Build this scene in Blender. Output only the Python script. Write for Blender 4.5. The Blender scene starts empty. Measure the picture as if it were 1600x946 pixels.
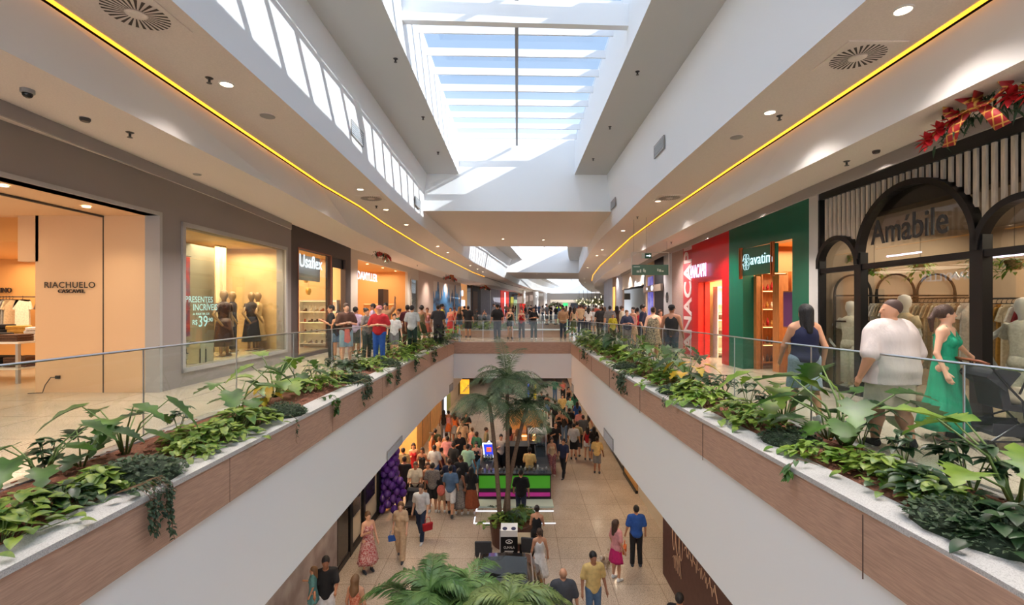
import bpy, bmesh, math, random
import numpy as np
from mathutils import Vector, Matrix
R = math.radians
SC = bpy.context.scene
COL = SC.collection

# ------------------------------------------------------------------ camera
F, CX, CY, EYE = 740.0, 808.0, 477.0, 1.7
cam = bpy.data.objects.new('camera', bpy.data.cameras.new('camera'))
COL.objects.link(cam)
cam.location = (0, 0, EYE)
cam.rotation_euler = (R(90), 0, 0)
cam.data.sensor_width = 36
cam.data.lens = F / 1600 * 36
cam.data.shift_x = -(CX - 800) / 1600
cam.data.shift_y = (CY - 473) / 1600
cam.data.clip_start = 0.05
cam.data.clip_end = 400
SC.camera = cam

# ------------------------------------------------------------------ view, sky, sun
SC.view_settings.view_transform = 'Standard'
SC.view_settings.look = 'None'
SC.view_settings.gamma = 1
SC.view_settings.use_curve_mapping = False
SC.view_settings.exposure = 0.95
SC.cycles.use_denoising = True
SC.cycles.max_bounces = 9
SC.cycles.diffuse_bounces = 5
SC.cycles.glossy_bounces = 3
SC.cycles.transparent_max_bounces = 16
SC.cycles.sample_clamp_indirect = 6
SC.cycles.caustics_reflective = False
SC.cycles.caustics_refractive = False
w = bpy.data.worlds.new('sky'); SC.world = w; w.use_nodes = True
nt = w.node_tree; nt.nodes.clear()
wo = nt.nodes.new('ShaderNodeOutputWorld'); bg = nt.nodes.new('ShaderNodeBackground')
tc = nt.nodes.new('ShaderNodeTexCoord'); sx = nt.nodes.new('ShaderNodeSeparateXYZ')
rp = nt.nodes.new('ShaderNodeValToRGB')
nt.links.new(tc.outputs['Generated'], sx.inputs[0]); nt.links.new(sx.outputs['Z'], rp.inputs[0])
rp.color_ramp.elements[0].position = 0.0; rp.color_ramp.elements[0].color = (0.52, 0.56, 0.62, 1)
rp.color_ramp.elements[1].position = 1.0; rp.color_ramp.elements[1].color = (0.97, 0.98, 1.0, 1)
for p_, c_ in ((0.28, (0.36, 0.42, 0.52, 1)), (0.42, (0.135, 0.18, 0.25, 1)), (0.78, (0.14, 0.19, 0.28, 1)), (0.88, (0.95, 0.97, 1.0, 1))):   # blue band; white zenith added as unseen fill through the skylights
    e_ = rp.color_ramp.elements.new(p_); e_.color = c_
nt.links.new(rp.outputs[0], bg.inputs[0]); nt.links.new(bg.outputs[0], wo.inputs[0])
bg.inputs[1].default_value = 2.2
def lamp(name, kind, loc, energy, color=(1, 1, 1), rot=(0, 0, 0), size=None, size_y=None, spot=None, blend=0.6, radius=0.05):
    d = bpy.data.lights.new(name, kind); o = bpy.data.objects.new(name, d); COL.objects.link(o)
    d.energy = energy; d.color = color; o.location = loc; o.rotation_euler = rot
    if kind == 'AREA':
        d.size = size
        if size_y: d.shape = 'RECTANGLE'; d.size_y = size_y
    elif kind in ('SPOT', 'POINT'):
        d.shadow_soft_size = radius
        if kind == 'SPOT': d.spot_size = spot; d.spot_blend = blend
    return o
sd = Vector((-1, 0.37, -0.53)).normalized()
sun = lamp('sun', 'SUN', (20, -8, 20), 3.4, (1.0, 0.97, 0.93))
sun.rotation_euler = sd.to_track_quat('-Z', 'Y').to_euler(); sun.data.angle = R(0.4)

# ------------------------------------------------------------------ placing: points of the photograph on known planes of the building
LZ = -5.67                                   # floor of the lower level
def U(x, y, z):                              # where the line of sight meets the level z
    d = F * (z - EYE) / (CY - y)
    return ((x - CX) * d / F, d, z)
def D(x, y, Y):                              # the same, at distance Y
    return ((x - CX) * Y / F, Y, EYE + (CY - y) * Y / F)
def HZ(y, Y): return EYE + (CY - y) * Y / F
def along(path, px):                         # where the sight line of column px meets a plan polyline
    m = (px - CX) / F
    for a, b in zip(path, path[1:]):
        fa, fb = a[0] - m * a[1], b[0] - m * b[1]
        if fa * fb <= 0 and (a[1] > 0.5 or b[1] > 0.5) and fa != fb:
            t = fa / (fa - fb); y = a[1] + t * (b[1] - a[1])
            if y > 0.5: return (a[0] + t * (b[0] - a[0]), y)
    return None
def xat(path, y):
    for a, b in zip(path, path[1:]):
        if a[1] <= y <= b[1] and b[1] > a[1]:
            return a[0] + (y - a[1]) / (b[1] - a[1]) * (b[0] - a[0])
    return path[0][0] if y < path[0][1] else path[-1][0]

# ------------------------------------------------------------------ materials
def lin(c):
    return tuple((v / 255 / 12.92) if v / 255 <= 0.04045 else ((v / 255 + 0.055) / 1.055) ** 2.4 for v in c)
MATS = {}
def mat(name, col, rough=0.6, metal=0.0, noise=0.0, scale=20, emit=0, emit_col=None, bump=0.0, spec=0.5, stretch=None, col2=None, alpha=None, coat=0):
    if name in MATS: return MATS[name]
    m = bpy.data.materials.new(name); m.use_nodes = True; MATS[name] = m
    t = m.node_tree; b = t.nodes['Principled BSDF']
    c = lin(col)
    b.inputs['Base Color'].default_value = (*c, 1); b.inputs['Roughness'].default_value = rough
    b.inputs['Metallic'].default_value = metal; b.inputs['Specular IOR Level'].default_value = spec
    if coat: b.inputs['Coat Weight'].default_value = coat; b.inputs['Coat Roughness'].default_value = 0.1
    if emit:
        b.inputs['Emission Color'].default_value = (*lin(emit_col or col), 1); b.inputs['Emission Strength'].default_value = emit
    if noise or bump:
        g = t.nodes.new('ShaderNodeTexCoord'); n = t.nodes.new('ShaderNodeTexNoise'); n.inputs['Scale'].default_value = scale
        n.inputs['Detail'].default_value = 4
        src = g.outputs['Object']
        if stretch:
            mp = t.nodes.new('ShaderNodeMapping'); mp.inputs['Scale'].default_value = stretch
            t.links.new(src, mp.inputs[0]); src = mp.outputs[0]
        t.links.new(src, n.inputs['Vector'])
        if noise:
            r = t.nodes.new('ShaderNodeValToRGB'); e = r.color_ramp.elements
            c2 = lin(col2) if col2 else tuple(min(1, v * (1 + noise)) for v in c)
            c1 = c if col2 else tuple(v * (1 - noise) for v in c)
            e[0].position = 0.35; e[0].color = (*c1, 1); e[1].position = 0.65; e[1].color = (*c2, 1)
            t.links.new(n.outputs['Fac'], r.inputs[0]); t.links.new(r.outputs[0], b.inputs['Base Color'])
        if bump:
            bp = t.nodes.new('ShaderNodeBump'); bp.inputs['Strength'].default_value = bump; bp.inputs['Distance'].default_value = 0.01
            t.links.new(n.outputs['Fac'], bp.inputs['Height']); t.links.new(bp.outputs[0], b.inputs['Normal'])
    return m
def glass(name, tint=(235, 245, 240), gloss=0.08, rough=0.0, ior=1.45, dirt=0.0):
    """thin sheet of glass: clear film that also mirrors at grazing angles"""
    if name in MATS: return MATS[name]
    m = bpy.data.materials.new(name); m.use_nodes = True; MATS[name] = m
    t = m.node_tree; t.nodes.clear()
    o = t.nodes.new('ShaderNodeOutputMaterial'); mx = t.nodes.new('ShaderNodeMixShader')
    tr = t.nodes.new('ShaderNodeBsdfTransparent'); gl = t.nodes.new('ShaderNodeBsdfGlossy'); fr = t.nodes.new('ShaderNodeLayerWeight')
    tr.inputs[0].default_value = (*lin(tint), 1); gl.inputs['Roughness'].default_value = rough
    fr.inputs['Blend'].default_value = 0.5; pw = t.nodes.new('ShaderNodeMath'); pw.operation = 'POWER'; pw.inputs[1].default_value = 5
    t.links.new(fr.outputs['Facing'], pw.inputs[0])
    mm = t.nodes.new('ShaderNodeMath'); mm.operation = 'MULTIPLY_ADD'; mm.inputs[1].default_value = 0.9; mm.inputs[2].default_value = gloss
    t.links.new(pw.outputs[0], mm.inputs[0]); t.links.new(mm.outputs[0], mx.inputs[0])
    t.links.new(tr.outputs[0], mx.inputs[1]); t.links.new(gl.outputs[0], mx.inputs[2])
    out = mx
    if dirt:
        df = t.nodes.new('ShaderNodeBsdfDiffuse'); df.inputs[0].default_value = (0.8, 0.85, 0.85, 1)
        m2 = t.nodes.new('ShaderNodeMixShader'); m2.inputs[0].default_value = dirt
        t.links.new(mx.outputs[0], m2.inputs[1]); t.links.new(df.outputs[0], m2.inputs[2]); out = m2
    t.links.new(out.outputs[0], o.inputs[0])
    return m
def stone(name, base, spots, tile=None, rough=0.12, scale=60, joint=None):
    """speckled granite, cut into slabs when tile is given"""
    if name in MATS: return MATS[name]
    m = mat(name, base, rough)
    t = m.node_tree; b = t.nodes['Principled BSDF']
    g = t.nodes.new('ShaderNodeTexCoord'); n = t.nodes.new('ShaderNodeTexNoise'); n.inputs['Scale'].default_value = scale; n.inputs['Detail'].default_value = 5
    n.inputs['Roughness'].default_value = 0.75
    r = t.nodes.new('ShaderNodeValToRGB'); e = r.color_ramp.elements
    e[0].position = 0.36; e[0].color = (*lin(spots), 1); e[1].position = 0.52; e[1].color = (*lin(base), 1)
    t.links.new(g.outputs['Object'], n.inputs['Vector']); t.links.new(n.outputs['Fac'], r.inputs[0])
    out = r.outputs[0]
    n2 = t.nodes.new('ShaderNodeTexNoise'); n2.inputs['Scale'].default_value = 0.8; t.links.new(g.outputs['Object'], n2.inputs['Vector'])
    mr = t.nodes.new('ShaderNodeMapRange'); mr.inputs[1].default_value = 0.3; mr.inputs[2].default_value = 0.7; mr.inputs[3].default_value = 0.88; mr.inputs[4].default_value = 1.08
    t.links.new(n2.outputs['Fac'], mr.inputs[0])
    mu = t.nodes.new('ShaderNodeMix'); mu.data_type = 'RGBA'; mu.blend_type = 'MULTIPLY'; mu.inputs[0].default_value = 1
    t.links.new(out, mu.inputs[6]); t.links.new(mr.outputs[0], mu.inputs[7]); out = mu.outputs[2]
    if tile:
        br = t.nodes.new('ShaderNodeTexBrick'); br.offset = 0; br.inputs['Scale'].default_value = 1
        br.inputs['Brick Width'].default_value = tile; br.inputs['Row Height'].default_value = tile; br.inputs['Mortar Size'].default_value = 0.006
        br.inputs['Color1'].default_value = (1, 1, 1, 1); br.inputs['Color2'].default_value = (0.93, 0.93, 0.93, 1); br.inputs['Mortar'].default_value = (0.45, 0.42, 0.4, 1)
        t.links.new(g.outputs['Object'], br.inputs['Vector'])
        m3 = t.nodes.new('ShaderNodeMix'); m3.data_type = 'RGBA'; m3.blend_type = 'MULTIPLY'; m3.inputs[0].default_value = 1
        t.links.new(out, m3.inputs[6]); t.links.new(br.outputs['Color'], m3.inputs[7]); out = m3.outputs[2]
    t.links.new(out, b.inputs['Base Color'])
    return m
def lamp_mat(name, col, strength):
    if name in MATS: return MATS[name]
    m = bpy.data.materials.new(name); m.use_nodes = True; MATS[name] = m
    t = m.node_tree; t.nodes.clear(); o = t.nodes.new('ShaderNodeOutputMaterial'); e = t.nodes.new('ShaderNodeEmission')
    e.inputs[0].default_value = (*lin(col), 1); e.inputs[1].default_value = strength; t.links.new(e.outputs[0], o.inputs[0])
    return m

# ------------------------------------------------------------------ mesh builder
class MB:
    def __init__(s): s.v = []; s.f = []; s.m = []; s.cur = 0
    def mat(s, i): s.cur = i; return s
    def add(s, vs, fs):
        n = len(s.v); s.v += [tuple(p) for p in vs]; s.f += [tuple(i + n for i in f) for f in fs]; s.m += [s.cur] * len(fs); return s
    def quad(s, a, b, c, d): return s.add([a, b, c, d], [(0, 1, 2, 3)])
    def box(s, x0, x1, y0, y1, z0, z1, rz=0, piv=None):
        vs = [(x, y, z) for z in (z0, z1) for x, y in ((x0, y0), (x1, y0), (x1, y1), (x0, y1))]
        if rz:
            p = piv or ((x0 + x1) / 2, (y0 + y1) / 2); c, q = math.cos(rz), math.sin(rz)
            vs = [(p[0] + (x - p[0]) * c - (y - p[1]) * q, p[1] + (x - p[0]) * q + (y - p[1]) * c, z) for x, y, z in vs]
        return s.add(vs, [(3, 2, 1, 0), (4, 5, 6, 7), (0, 1, 5, 4), (1, 2, 6, 5), (2, 3, 7, 6), (3, 0, 4, 7)])
    def beam(s, a, b, w, h, up=(0, 0, 1)):
        a, b = Vector(a), Vector(b); d = (b - a).normalized(); u = Vector(up)
        x = d.cross(u)
        if x.length < 1e-4: x = d.cross(Vector((0, 1, 0)))
        x.normalize(); u = x.cross(d).normalized(); x *= w / 2; u *= h / 2
        vs = [p + sx_ * x + su * u for p in (a, b) for sx_, su in ((-1, -1), (1, -1), (1, 1), (-1, 1))]
        return s.add(vs, [(0, 1, 2, 3), (7, 6, 5, 4), (0, 4, 5, 1), (1, 5, 6, 2), (2, 6, 7, 3), (3, 7, 4, 0)])
    def tube(s, pts, r, n=8, cap=True):
        pts = [Vector(p) for p in pts]; rs = r if isinstance(r, (list, tuple)) else [r] * len(pts)
        vs = []; prev = None
        for i, p in enumerate(pts):
            d = (pts[min(i + 1, len(pts) - 1)] - pts[max(i - 1, 0)])
            if d.length < 1e-9: d = Vector((0, 0, 1))
            d.normalize()
            if prev is None:
                a = Vector((0, 0, 1)) if abs(d.z) < 0.9 else Vector((1, 0, 0)); x = d.cross(a).normalized()
            else:
                x = (prev - prev.dot(d) * d)
                if x.length < 1e-6: x = d.cross(Vector((0, 0, 1)))
                x.normalize()
            prev = x; y = d.cross(x)
            for k in range(n):
                t = 2 * math.pi * k / n; vs.append(p + rs[i] * (math.cos(t) * x + math.sin(t) * y))
        fs = []
        for i in range(len(pts) - 1):
            for k in range(n):
                a, b = i * n + k, i * n + (k + 1) % n; fs.append((a, b, b + n, a + n))
        if cap: fs.append(tuple(range(n))[::-1]); fs.append(tuple((len(pts) - 1) * n + k for k in range(n)))
        return s.add(vs, fs)
    def lathe(s, prof, cx=0, cy=0, z=0, n=20, sx_=1, sy=1, cap=True):
        vs = []; fs = []
        for r, h in prof:
            for k in range(n):
                t = 2 * math.pi * k / n; vs.append((cx + r * sx_ * math.cos(t), cy + r * sy * math.sin(t), z + h))
        for i in range(len(prof) - 1):
            for k in range(n):
                a, b = i * n + k, i * n + (k + 1) % n; fs.append((a, b, b + n, a + n))
        if cap: fs.append(tuple(range(n))[::-1]); fs.append(tuple((len(prof) - 1) * n + k for k in range(n)))
        return s.add(vs, fs)
    def ell(s, c, r, n=10, m_=7, rot=None):
        c = Vector(c); r = (r, r, r) if not isinstance(r, (tuple, list)) else r
        vs = [(0, 0, -1)]
        for i in range(1, m_):
            a = -math.pi / 2 + math.pi * i / m_
            for k in range(n):
                t = 2 * math.pi * k / n; vs.append((math.cos(a) * math.cos(t), math.cos(a) * math.sin(t), math.sin(a)))
        vs.append((0, 0, 1)); fs = []
        for k in range(n): fs.append((0, 1 + (k + 1) % n, 1 + k))
        for i in range(m_ - 2):
            for k in range(n):
                a, b = 1 + i * n + k, 1 + i * n + (k + 1) % n; fs.append((a, b, b + n, a + n))
        L = len(vs) - 1; o = 1 + (m_ - 2) * n
        for k in range(n): fs.append((o + k, o + (k + 1) % n, L))
        out = []
        for p in vs:
            q = Vector((p[0] * r[0], p[1] * r[1], p[2] * r[2]))
            if rot is not None: q = rot @ q
            out.append(c + q)
        return s.add(out, fs)
    def ribbon(s, A, B):
        n = len(A); return s.add(list(A) + list(B), [(i, i + 1, n + i + 1, n + i) for i in range(n - 1)])
    def prism(s, poly, a, b, axis='y'):
        """outline poly in the two other axes, extruded from a to b along axis"""
        def P(p, t): return {'y': (p[0], t, p[1]), 'x': (t, p[0], p[1]), 'z': (p[0], p[1], t)}[axis]
        n = len(poly); vs = [P(p, a) for p in poly] + [P(p, b) for p in poly]
        return s.add(vs, [tuple(range(n))[::-1], tuple(range(n, 2 * n))] + [(i, (i + 1) % n, n + (i + 1) % n, n + i) for i in range(n)])
    def xf(s, M, start=0):
        s.v[start:] = [tuple(M @ Vector(p)) for p in s.v[start:]]; return s
    def build(s, name, mats, parent=None, smooth=False, bevel=0, solid=0, fix=True, auto=None):
        me = bpy.data.meshes.new(name); me.from_pydata(s.v, [], s.f)
        for m_ in (mats if isinstance(mats, (list, tuple)) else [mats]): me.materials.append(m_)
        me.polygons.foreach_set('material_index', s.m)
        if fix:
            b = bmesh.new(); b.from_mesh(me); bmesh.ops.recalc_face_normals(b, faces=b.faces); b.to_mesh(me); b.free()
        if smooth: me.polygons.foreach_set('use_smooth', [True] * len(me.polygons))
        o = bpy.data.objects.new(name, me); COL.objects.link(o)
        if parent is not None: o.parent = parent
        if solid:
            q = o.modifiers.new('solid', 'SOLIDIFY'); q.thickness = solid; q.offset = 0
        if bevel:
            q = o.modifiers.new('bevel', 'BEVEL'); q.width = bevel; q.segments = 2; q.limit_method = 'ANGLE'
        if auto:
            me.polygons.foreach_set('use_smooth', [True] * len(me.polygons))
            q = o.modifiers.new('w', 'EDGE_SPLIT'); q.split_angle = R(auto)
        return o
def tag(o, label=None, cat=None, group=None, kind=None):
    if label: o['label'] = label
    if cat: o['category'] = cat
    if group: o['group'] = group
    if kind: o['kind'] = kind
    return o
def struct(o, label=None, cat=None):
    return tag(o, label, cat, None, 'structure')
def thing(name, label, cat, loc=(0, 0, 0), rz=0, group=None):
    o = bpy.data.objects.new(name, None); COL.objects.link(o); o.empty_display_size = 0.1
    o.location = loc; o.rotation_euler = (0, 0, rz); return tag(o, label, cat, group)
def kids(o): return [c for c in bpy.data.objects if c.parent == o]
def dup(root, loc=None, rz=None, label=None, group=None, scale=None):
    r = root.copy(); COL.objects.link(r)
    def rec(a, b):
        for ch in TREE.setdefault(a.name, kids(a)):
            c = ch.copy(); COL.objects.link(c); c.parent = b; rec(ch, c)
    rec(root, r)
    if loc is not None: r.location = loc
    if rz is not None: r.rotation_euler = (0, 0, rz)
    if label: r['label'] = label
    if group: r['group'] = group
    if scale is not None: r.scale = scale if isinstance(scale, (tuple, list)) else (scale,) * 3
    return r
TREE = {}
FONT_CACHE = {}
def text_mesh(s, size, depth=0.02, bold=0.0, spacing=1.0):
    """raised letters as a mesh lying in the XZ plane, reading along +X, facing -Y, starting at x=0; returns (MB, width)"""
    key = (s, size, depth, bold, spacing)
    if key not in FONT_CACHE:
        cu = bpy.data.curves.new('t', 'FONT'); cu.body = s; cu.size = size; cu.extrude = depth / 2; cu.offset = bold; cu.space_character = spacing; cu.resolution_u = 3
        o = bpy.data.objects.new('t', cu); COL.objects.link(o)
        dg = bpy.context.evaluated_depsgraph_get(); dg.update()
        me = bpy.data.meshes.new_from_object(o.evaluated_get(dg))
        FONT_CACHE[key] = ([(v.co.x, -v.co.z, v.co.y) for v in me.vertices], [tuple(p.vertices) for p in me.polygons])
        bpy.data.objects.remove(o); bpy.data.curves.remove(cu); bpy.data.meshes.remove(me)
    vs, fs = FONT_CACHE[key]
    b = MB(); b.add(vs, fs)
    return b, (max(p[0] for p in vs) if vs else 0)
# ================================================================== THE BUILDING
WHITE = mat('white_plaster', (238, 240, 242), 0.75)
SOFFIT = mat('ceiling_paint', (226, 214, 206), 0.85, noise=0.04, scale=60)
GREYC = mat('high_soffit_paint', (200, 200, 199), 0.85)
WOOD = mat('pink_brown_laminate', (186, 152, 132), 0.5, noise=0.13, scale=6, stretch=(1, 1, 14))
SLOT = mat('shadow_slot', (70, 60, 52), 0.8)
FLOOR = stone('polished_beige_granite', (212, 200, 182), (150, 138, 122), tile=1.2, rough=0.13)
FLOORL = stone('polished_lower_granite', (198, 180, 162), (112, 100, 90), tile=1.25, rough=0.16, scale=45)
LEDGE = stone('white_granite_coping', (206, 205, 203), (150, 149, 148), rough=0.35, scale=120)
ZA, ZBL, ZBR, ZC, ZT, ZW, ZV = 4.41, 3.80, 3.72, 6.2, 7.4, -0.53, -2.2
def path(z, px, pre=None, post=None):
    p = [U(x, y, z) for x, y in px]
    if pre: p = [(a, b, z) for a, b in pre] + p
    if post: p += [(a, b, z) for a, b in post]
    return p
YB = -16
E_DL = 120
E_B = 190
E_LOW = 72
A_L = path(ZA, [(500, 209), (608, 310), (648.8, 345.5), (671.6, 363), (699.5, 384), (737.6, 409.6), (770.7, 425.8), (801, 441), (831.6, 452.4), (866, 459.6)], [(-3.07, YB), (-3.07, 4.2)])
A_R = path(ZA, [(1180, 152), (1060, 257.7), (1012, 301.5), (967.8, 345.5), (938.6, 373.4), (923.4, 392.4), (913.3, 409), (904.4, 426), (904, 439), (909, 446), (919, 454), (932, 460.4)], [(3.1, YB), (3.1, 4.2)])
CV_L = path(ZA, [(74.5, 0), (500, 287), (560, 322), (598, 348), (655, 383), (680.5, 397.5), (706, 409.5), (739, 426), (756.8, 432.5), (791, 444), (831, 454)], [(-4.2, YB)])
CV_R = path(ZA, [(1541, 0), (1150, 258), (1060, 319), (1025, 343), (986.8, 371), (948.8, 405.8), (938.6, 415), (927, 430), (925, 439), (928, 447), (940, 457)], [(4.2, YB)])
FB_L = path(ZBL, [(0, 76), (444, 300), (560, 364), (591.7, 379.8), (623.4, 395), (674, 417.8), (702, 428), (720, 434.7), (758, 443.6), (796, 452.6), (830, 462.6)], [(-4.25, YB)])
FB_R = path(ZBR, [(1600, 94), (1244, 268), (1060, 362.6), (999.5, 393.7), (967.8, 412.7), (942.4, 430), (928, 444), (929, 450), (938, 457.5)], [(4.2, YB)])
ST_L = path(ZBL, [(0, 155.5), (345.6, 300), (455, 349), (552, 390), (612.5, 408.5), (652.7, 422), (689, 434), (725, 444.5), (785, 458)], [(-5.3, YB)])
ST_R = path(ZBR, [(1482, 200), (1260, 294.7), (1069, 380), (1032, 394.8), (1001.7, 411.7), (970, 428.5), (952, 446), (947, 456)], [(4.95, YB), (4.95, 3)])
C_L = [(-3.1, YB), (-3.1, 16.3), (-2.85, 26), (-1.7, 36), (-0.73, 45), (0.9, 58), (3.6, 80), (9.6, 115)]
C_R = [(3.05, YB), (3.1, 16.3), (3.85, 26), (5.0, 36), (5.9, 45), (8.0, 58), (12, 80), (18, 115)]
W_L = [(-1.99, YB), (-2.0, 16.3), (-1.75, 26), (-0.55, 36), (0.3, 45), (2.0, 58), (4.7, 80), (10.6, 115)]
W_R = [(1.97, YB), (1.98, 16.3), (2.75, 26), (3.8, 36), (4.9, 45), (6.9, 58), (11, 80), (17, 115)]
IN_L = [(-3.29, YB), (-3.29, 4), (-3.25, 12), (-3.24, 15), (-3.15, 18.5), (-2.92, 21.8), (-2.9, 26), (-2.6, 34), (-1.6, 44), (1.0, 56), (5, 75), (10, 100)]
IN_R = [(3.02, YB), (2.98, 3), (2.90, 4.3), (2.74, 7.4), (2.58, 11), (2.52, 15), (2.50, 21.8), (2.7, 26), (3.3, 34), (4.5, 44), (7.0, 56), (12, 75), (18, 100)]
SH_L = [(-7.05, YB), (-7.05, 9.5), (-6.9, 14.3), (-6.85, 18), (-6.8, 22), (-6.5, 30), (-6.0, 40), (-4.6, 52), (-2.0, 70), (2, 92), (9, 110)]
SH_R = [(6.42, YB), (6.38, 9.9), (6.05, 10.6), (5.94, 13.4), (5.88, 17), (6.1, 21), (6.9, 30), (7.1, 37), (8.05, 45), (10.5, 56), (15, 75), (19, 95)]
def lift(p, z): return [(a[0], a[1], z) for a in p]
def resample(p, ys): return [(xat(p, y), y) for y in ys]
YS = [YB, -6, 0, 2, 4, 6, 8, 10, 12, 14, 16.3, 18.5, 21.8, 24, 26, 28, 31, 34, 37, 40, 44, 48, 52, 56, 62, 70, 80, 92, 100, 115]
def rs(p, z, ys=YS): return lift(resample(p, ys), z)

# floors: upper walkways, bridges, the lower concourse
def slab(name, A, B, z0, z1, top, under, face):
    m = MB(); m.mat(0).ribbon(lift(A, z1), lift(B, z1)); m.mat(1).ribbon(lift(A, z0), lift(B, z0))
    m.mat(2).ribbon(lift(A, z0), lift(A, z1)).ribbon(lift(B, z0), lift(B, z1))
    for e in (0, -1): m.quad((*A[e][:2], z0), (*B[e][:2], z0), (*B[e][:2], z1), (*A[e][:2], z1))
    return struct(m.build(name, [top, under, face], fix=False))
LC = mat('lower_ceiling', (205, 196, 185), 0.85)
yl = [y for y in YS if y <= 100]
slab('floor', resample(IN_L, yl), [(-15, y) for y in yl], ZV, 0, FLOOR, LC, WHITE)
slab('floor', resample(IN_R, yl), [(24, y) for y in yl], ZV, 0, FLOOR, LC, WHITE)
for y0, y1, zb in ((21.8, 26, -1.67), (44, 100, -1.9)):
    q = [y for y in YS if y0 < y < y1]; q = [y0] + q + [y1]
    slab('floor', resample(IN_L, q), resample(IN_R, q), zb, 0, FLOOR, LC, WHITE)
struct(MB().box(-15, 24, YB, 100, LZ - 0.3, LZ).build('floor', FLOORL))
# wood cladding band round the opening
def band(name, P, off, z0, z1, m_, ys):
    p = resample(P, ys); q = [(x + off, y) for x, y in p]
    b = MB(); b.ribbon(lift(q, z0), lift(q, z1)).ribbon(lift(p, z0), lift(p, z1)).ribbon(lift(p, z0), lift(q, z0)).ribbon(lift(p, z1), lift(q, z1))
    return struct(b.build(name, m_, fix=True))
ya = [y for y in YS if y < 21.8] + [21.8]; yb2 = [26, 28, 31, 34, 37, 40, 44]
for ys in (ya, yb2):
    band('trim_left', IN_L, 0.035, ZW, -0.005, WOOD, ys); band('trim_right', IN_R, -0.035, ZW, -0.005, WOOD, ys)
for y, s_ in ((21.8, -0.035), (26, 0.035), (44, -0.035)):
    struct(MB().box(xat(IN_L, y), xat(IN_R, y), min(y, y + s_), max(y, y + s_), ZW, -0.005).build('trim_bridge', WOOD))
# panel joints of the cladding
J = MB()
for y in (2.4, 5.35, 8.3, 11.3, 14.3, 17.3, 20.3):
    J.box(xat(IN_L, y) + 0.03, xat(IN_L, y) + 0.037, y, y + 0.005, ZW, -0.005)
    J.box(xat(IN_R, y) - 0.038, xat(IN_R, y) - 0.03, y - 1.5, y - 1.495, ZW, -0.005)
struct(J.build('trim_joints', mat('joint_brown', (92, 70, 60), 0.8)))

# upper ceilings and the void
def skin(name, A, B, m_, solid=0.0):
    """ribbon between two 3D polylines of different vertex count, joined by distance"""
    ys = sorted(set([p[1] for p in A] + [p[1] for p in B])); lo = max(A[0][1], B[0][1]); hi = min(A[-1][1], B[-1][1])
    ys = [y for y in ys if lo <= y <= hi]
    if len(ys) < 2: ys = [lo, hi]
    o = MB().ribbon([(xat(A, y), y, A[0][2]) for y in ys], [(xat(B, y), y, B[0][2]) for y in ys]).build(name, m_, fix=False, solid=solid)
    return struct(o)
def ext(p, y=115, sl=None):
    a, b = p[-2], p[-1]; t = (y - b[1]); s_ = (b[0] - a[0]) / (b[1] - a[1]) if sl is None else sl
    return p + [(b[0] + s_ * t, y, b[2])] if y > b[1] else p
A_Lx, A_Rx = ext(A_L, 118, 0.2), ext(A_R, 118, 0.2)
CV_Lx, CV_Rx = ext(CV_L, 118, 0.2), ext(CV_R, 118, 0.2)
FB_Lx, FB_Rx = ext(FB_L, 118, 0.2), ext(FB_R, 118, 0.2)
ST_Lx, ST_Rx = ext(ST_L, 118, 0.2), ext(ST_R, 118, 0.2)
skin('ceiling', A_Lx, CV_Lx, SOFFIT); skin('ceiling', A_Rx, CV_Rx, SOFFIT)
FASC = mat('fascia_paint', (226, 222, 219), 0.8)
skin('wall_left', [(p[0] + 0.0, p[1], ZA - 0.04) for p in CV_Lx], FB_Lx, FASC); skin('wall_right', [(p[0], p[1], ZA - 0.04) for p in CV_Rx], FB_Rx, FASC)
skin('ceiling', FB_Lx, ST_Lx, SOFFIT); skin('ceiling', FB_Rx, ST_Rx, SOFFIT)
STRIP = mat('grey_strip', (150, 142, 138), 0.7)
near = lambda p, y: [q for q in p if q[1] <= y]
skin('trim_left', near(ST_Lx, 13), [(p[0], p[1], ZBL - 0.16) for p in near(ST_Lx, 13)], STRIP, 0.03)
skin('trim_right', near(ST_Rx, 45), [(p[0], p[1], ZBR - 0.18) for p in near(ST_Rx, 45)], STRIP, 0.03)
# recess behind the strip, down to the shopfronts
skin('ceiling', [(p[0], p[1], ZBL) for p in ST_Lx], [(x - 0.3, y, ZBL + 0.5) for x, y in SH_L], SOFFIT)
skin('ceiling', [(p[0], p[1], ZBR) for p in ST_Rx], [(x + 0.3, y, ZBR + 0.5) for x, y in SH_R], SOFFIT)
# roof slabs above the shops (outer building envelope)
for P_, xo, dx in ((A_Lx, -15, -0.15), (A_Rx, 24, 0.15)):
    q = [(x + dx, y, 5.0) for x, y, z in P_]
    struct(MB().ribbon(q, [(xo, p[1], 5.0) for p in q]).build('roof', SLOT, fix=False))
struct(MB().box(-15.2, -15, YB, 118, LZ, 5.1).build('wall_left', WHITE)); struct(MB().box(24, 24.2, YB, 118, LZ, 5.1).build('wall_right', WHITE))
struct(MB().box(-15, 24, 118, 118.2, LZ, 5.1).build('wall_back', mat('far_wall', (150, 140, 130), 0.8)))
# walls of the void, the high soffits and the skylight well
CL3, CR3 = lift(C_L, ZC), lift(C_R, ZC)
skin('wall_left', A_Lx, CL3, WHITE); skin('wall_right', A_Rx, CR3, WHITE)
skin('ceiling', CL3, lift(W_L, ZC), GREYC); skin('ceiling', CR3, lift(W_R, ZC), GREYC)
skin('wall_left', lift(W_L, ZC), lift(W_L, ZT + 0.1), WHITE); skin('wall_right', lift(W_R, ZC), lift(W_R, ZT + 0.1), WHITE)
for P_, Q_ in ((C_L, W_L), (C_R, W_R)):       # roof over the high soffits
    o = skin('roof', lift([(x + (-3.5 if P_ is C_L else 3.5), y) for x, y in P_], ZC + 0.5), lift(Q_, ZT), SLOT)
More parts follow.
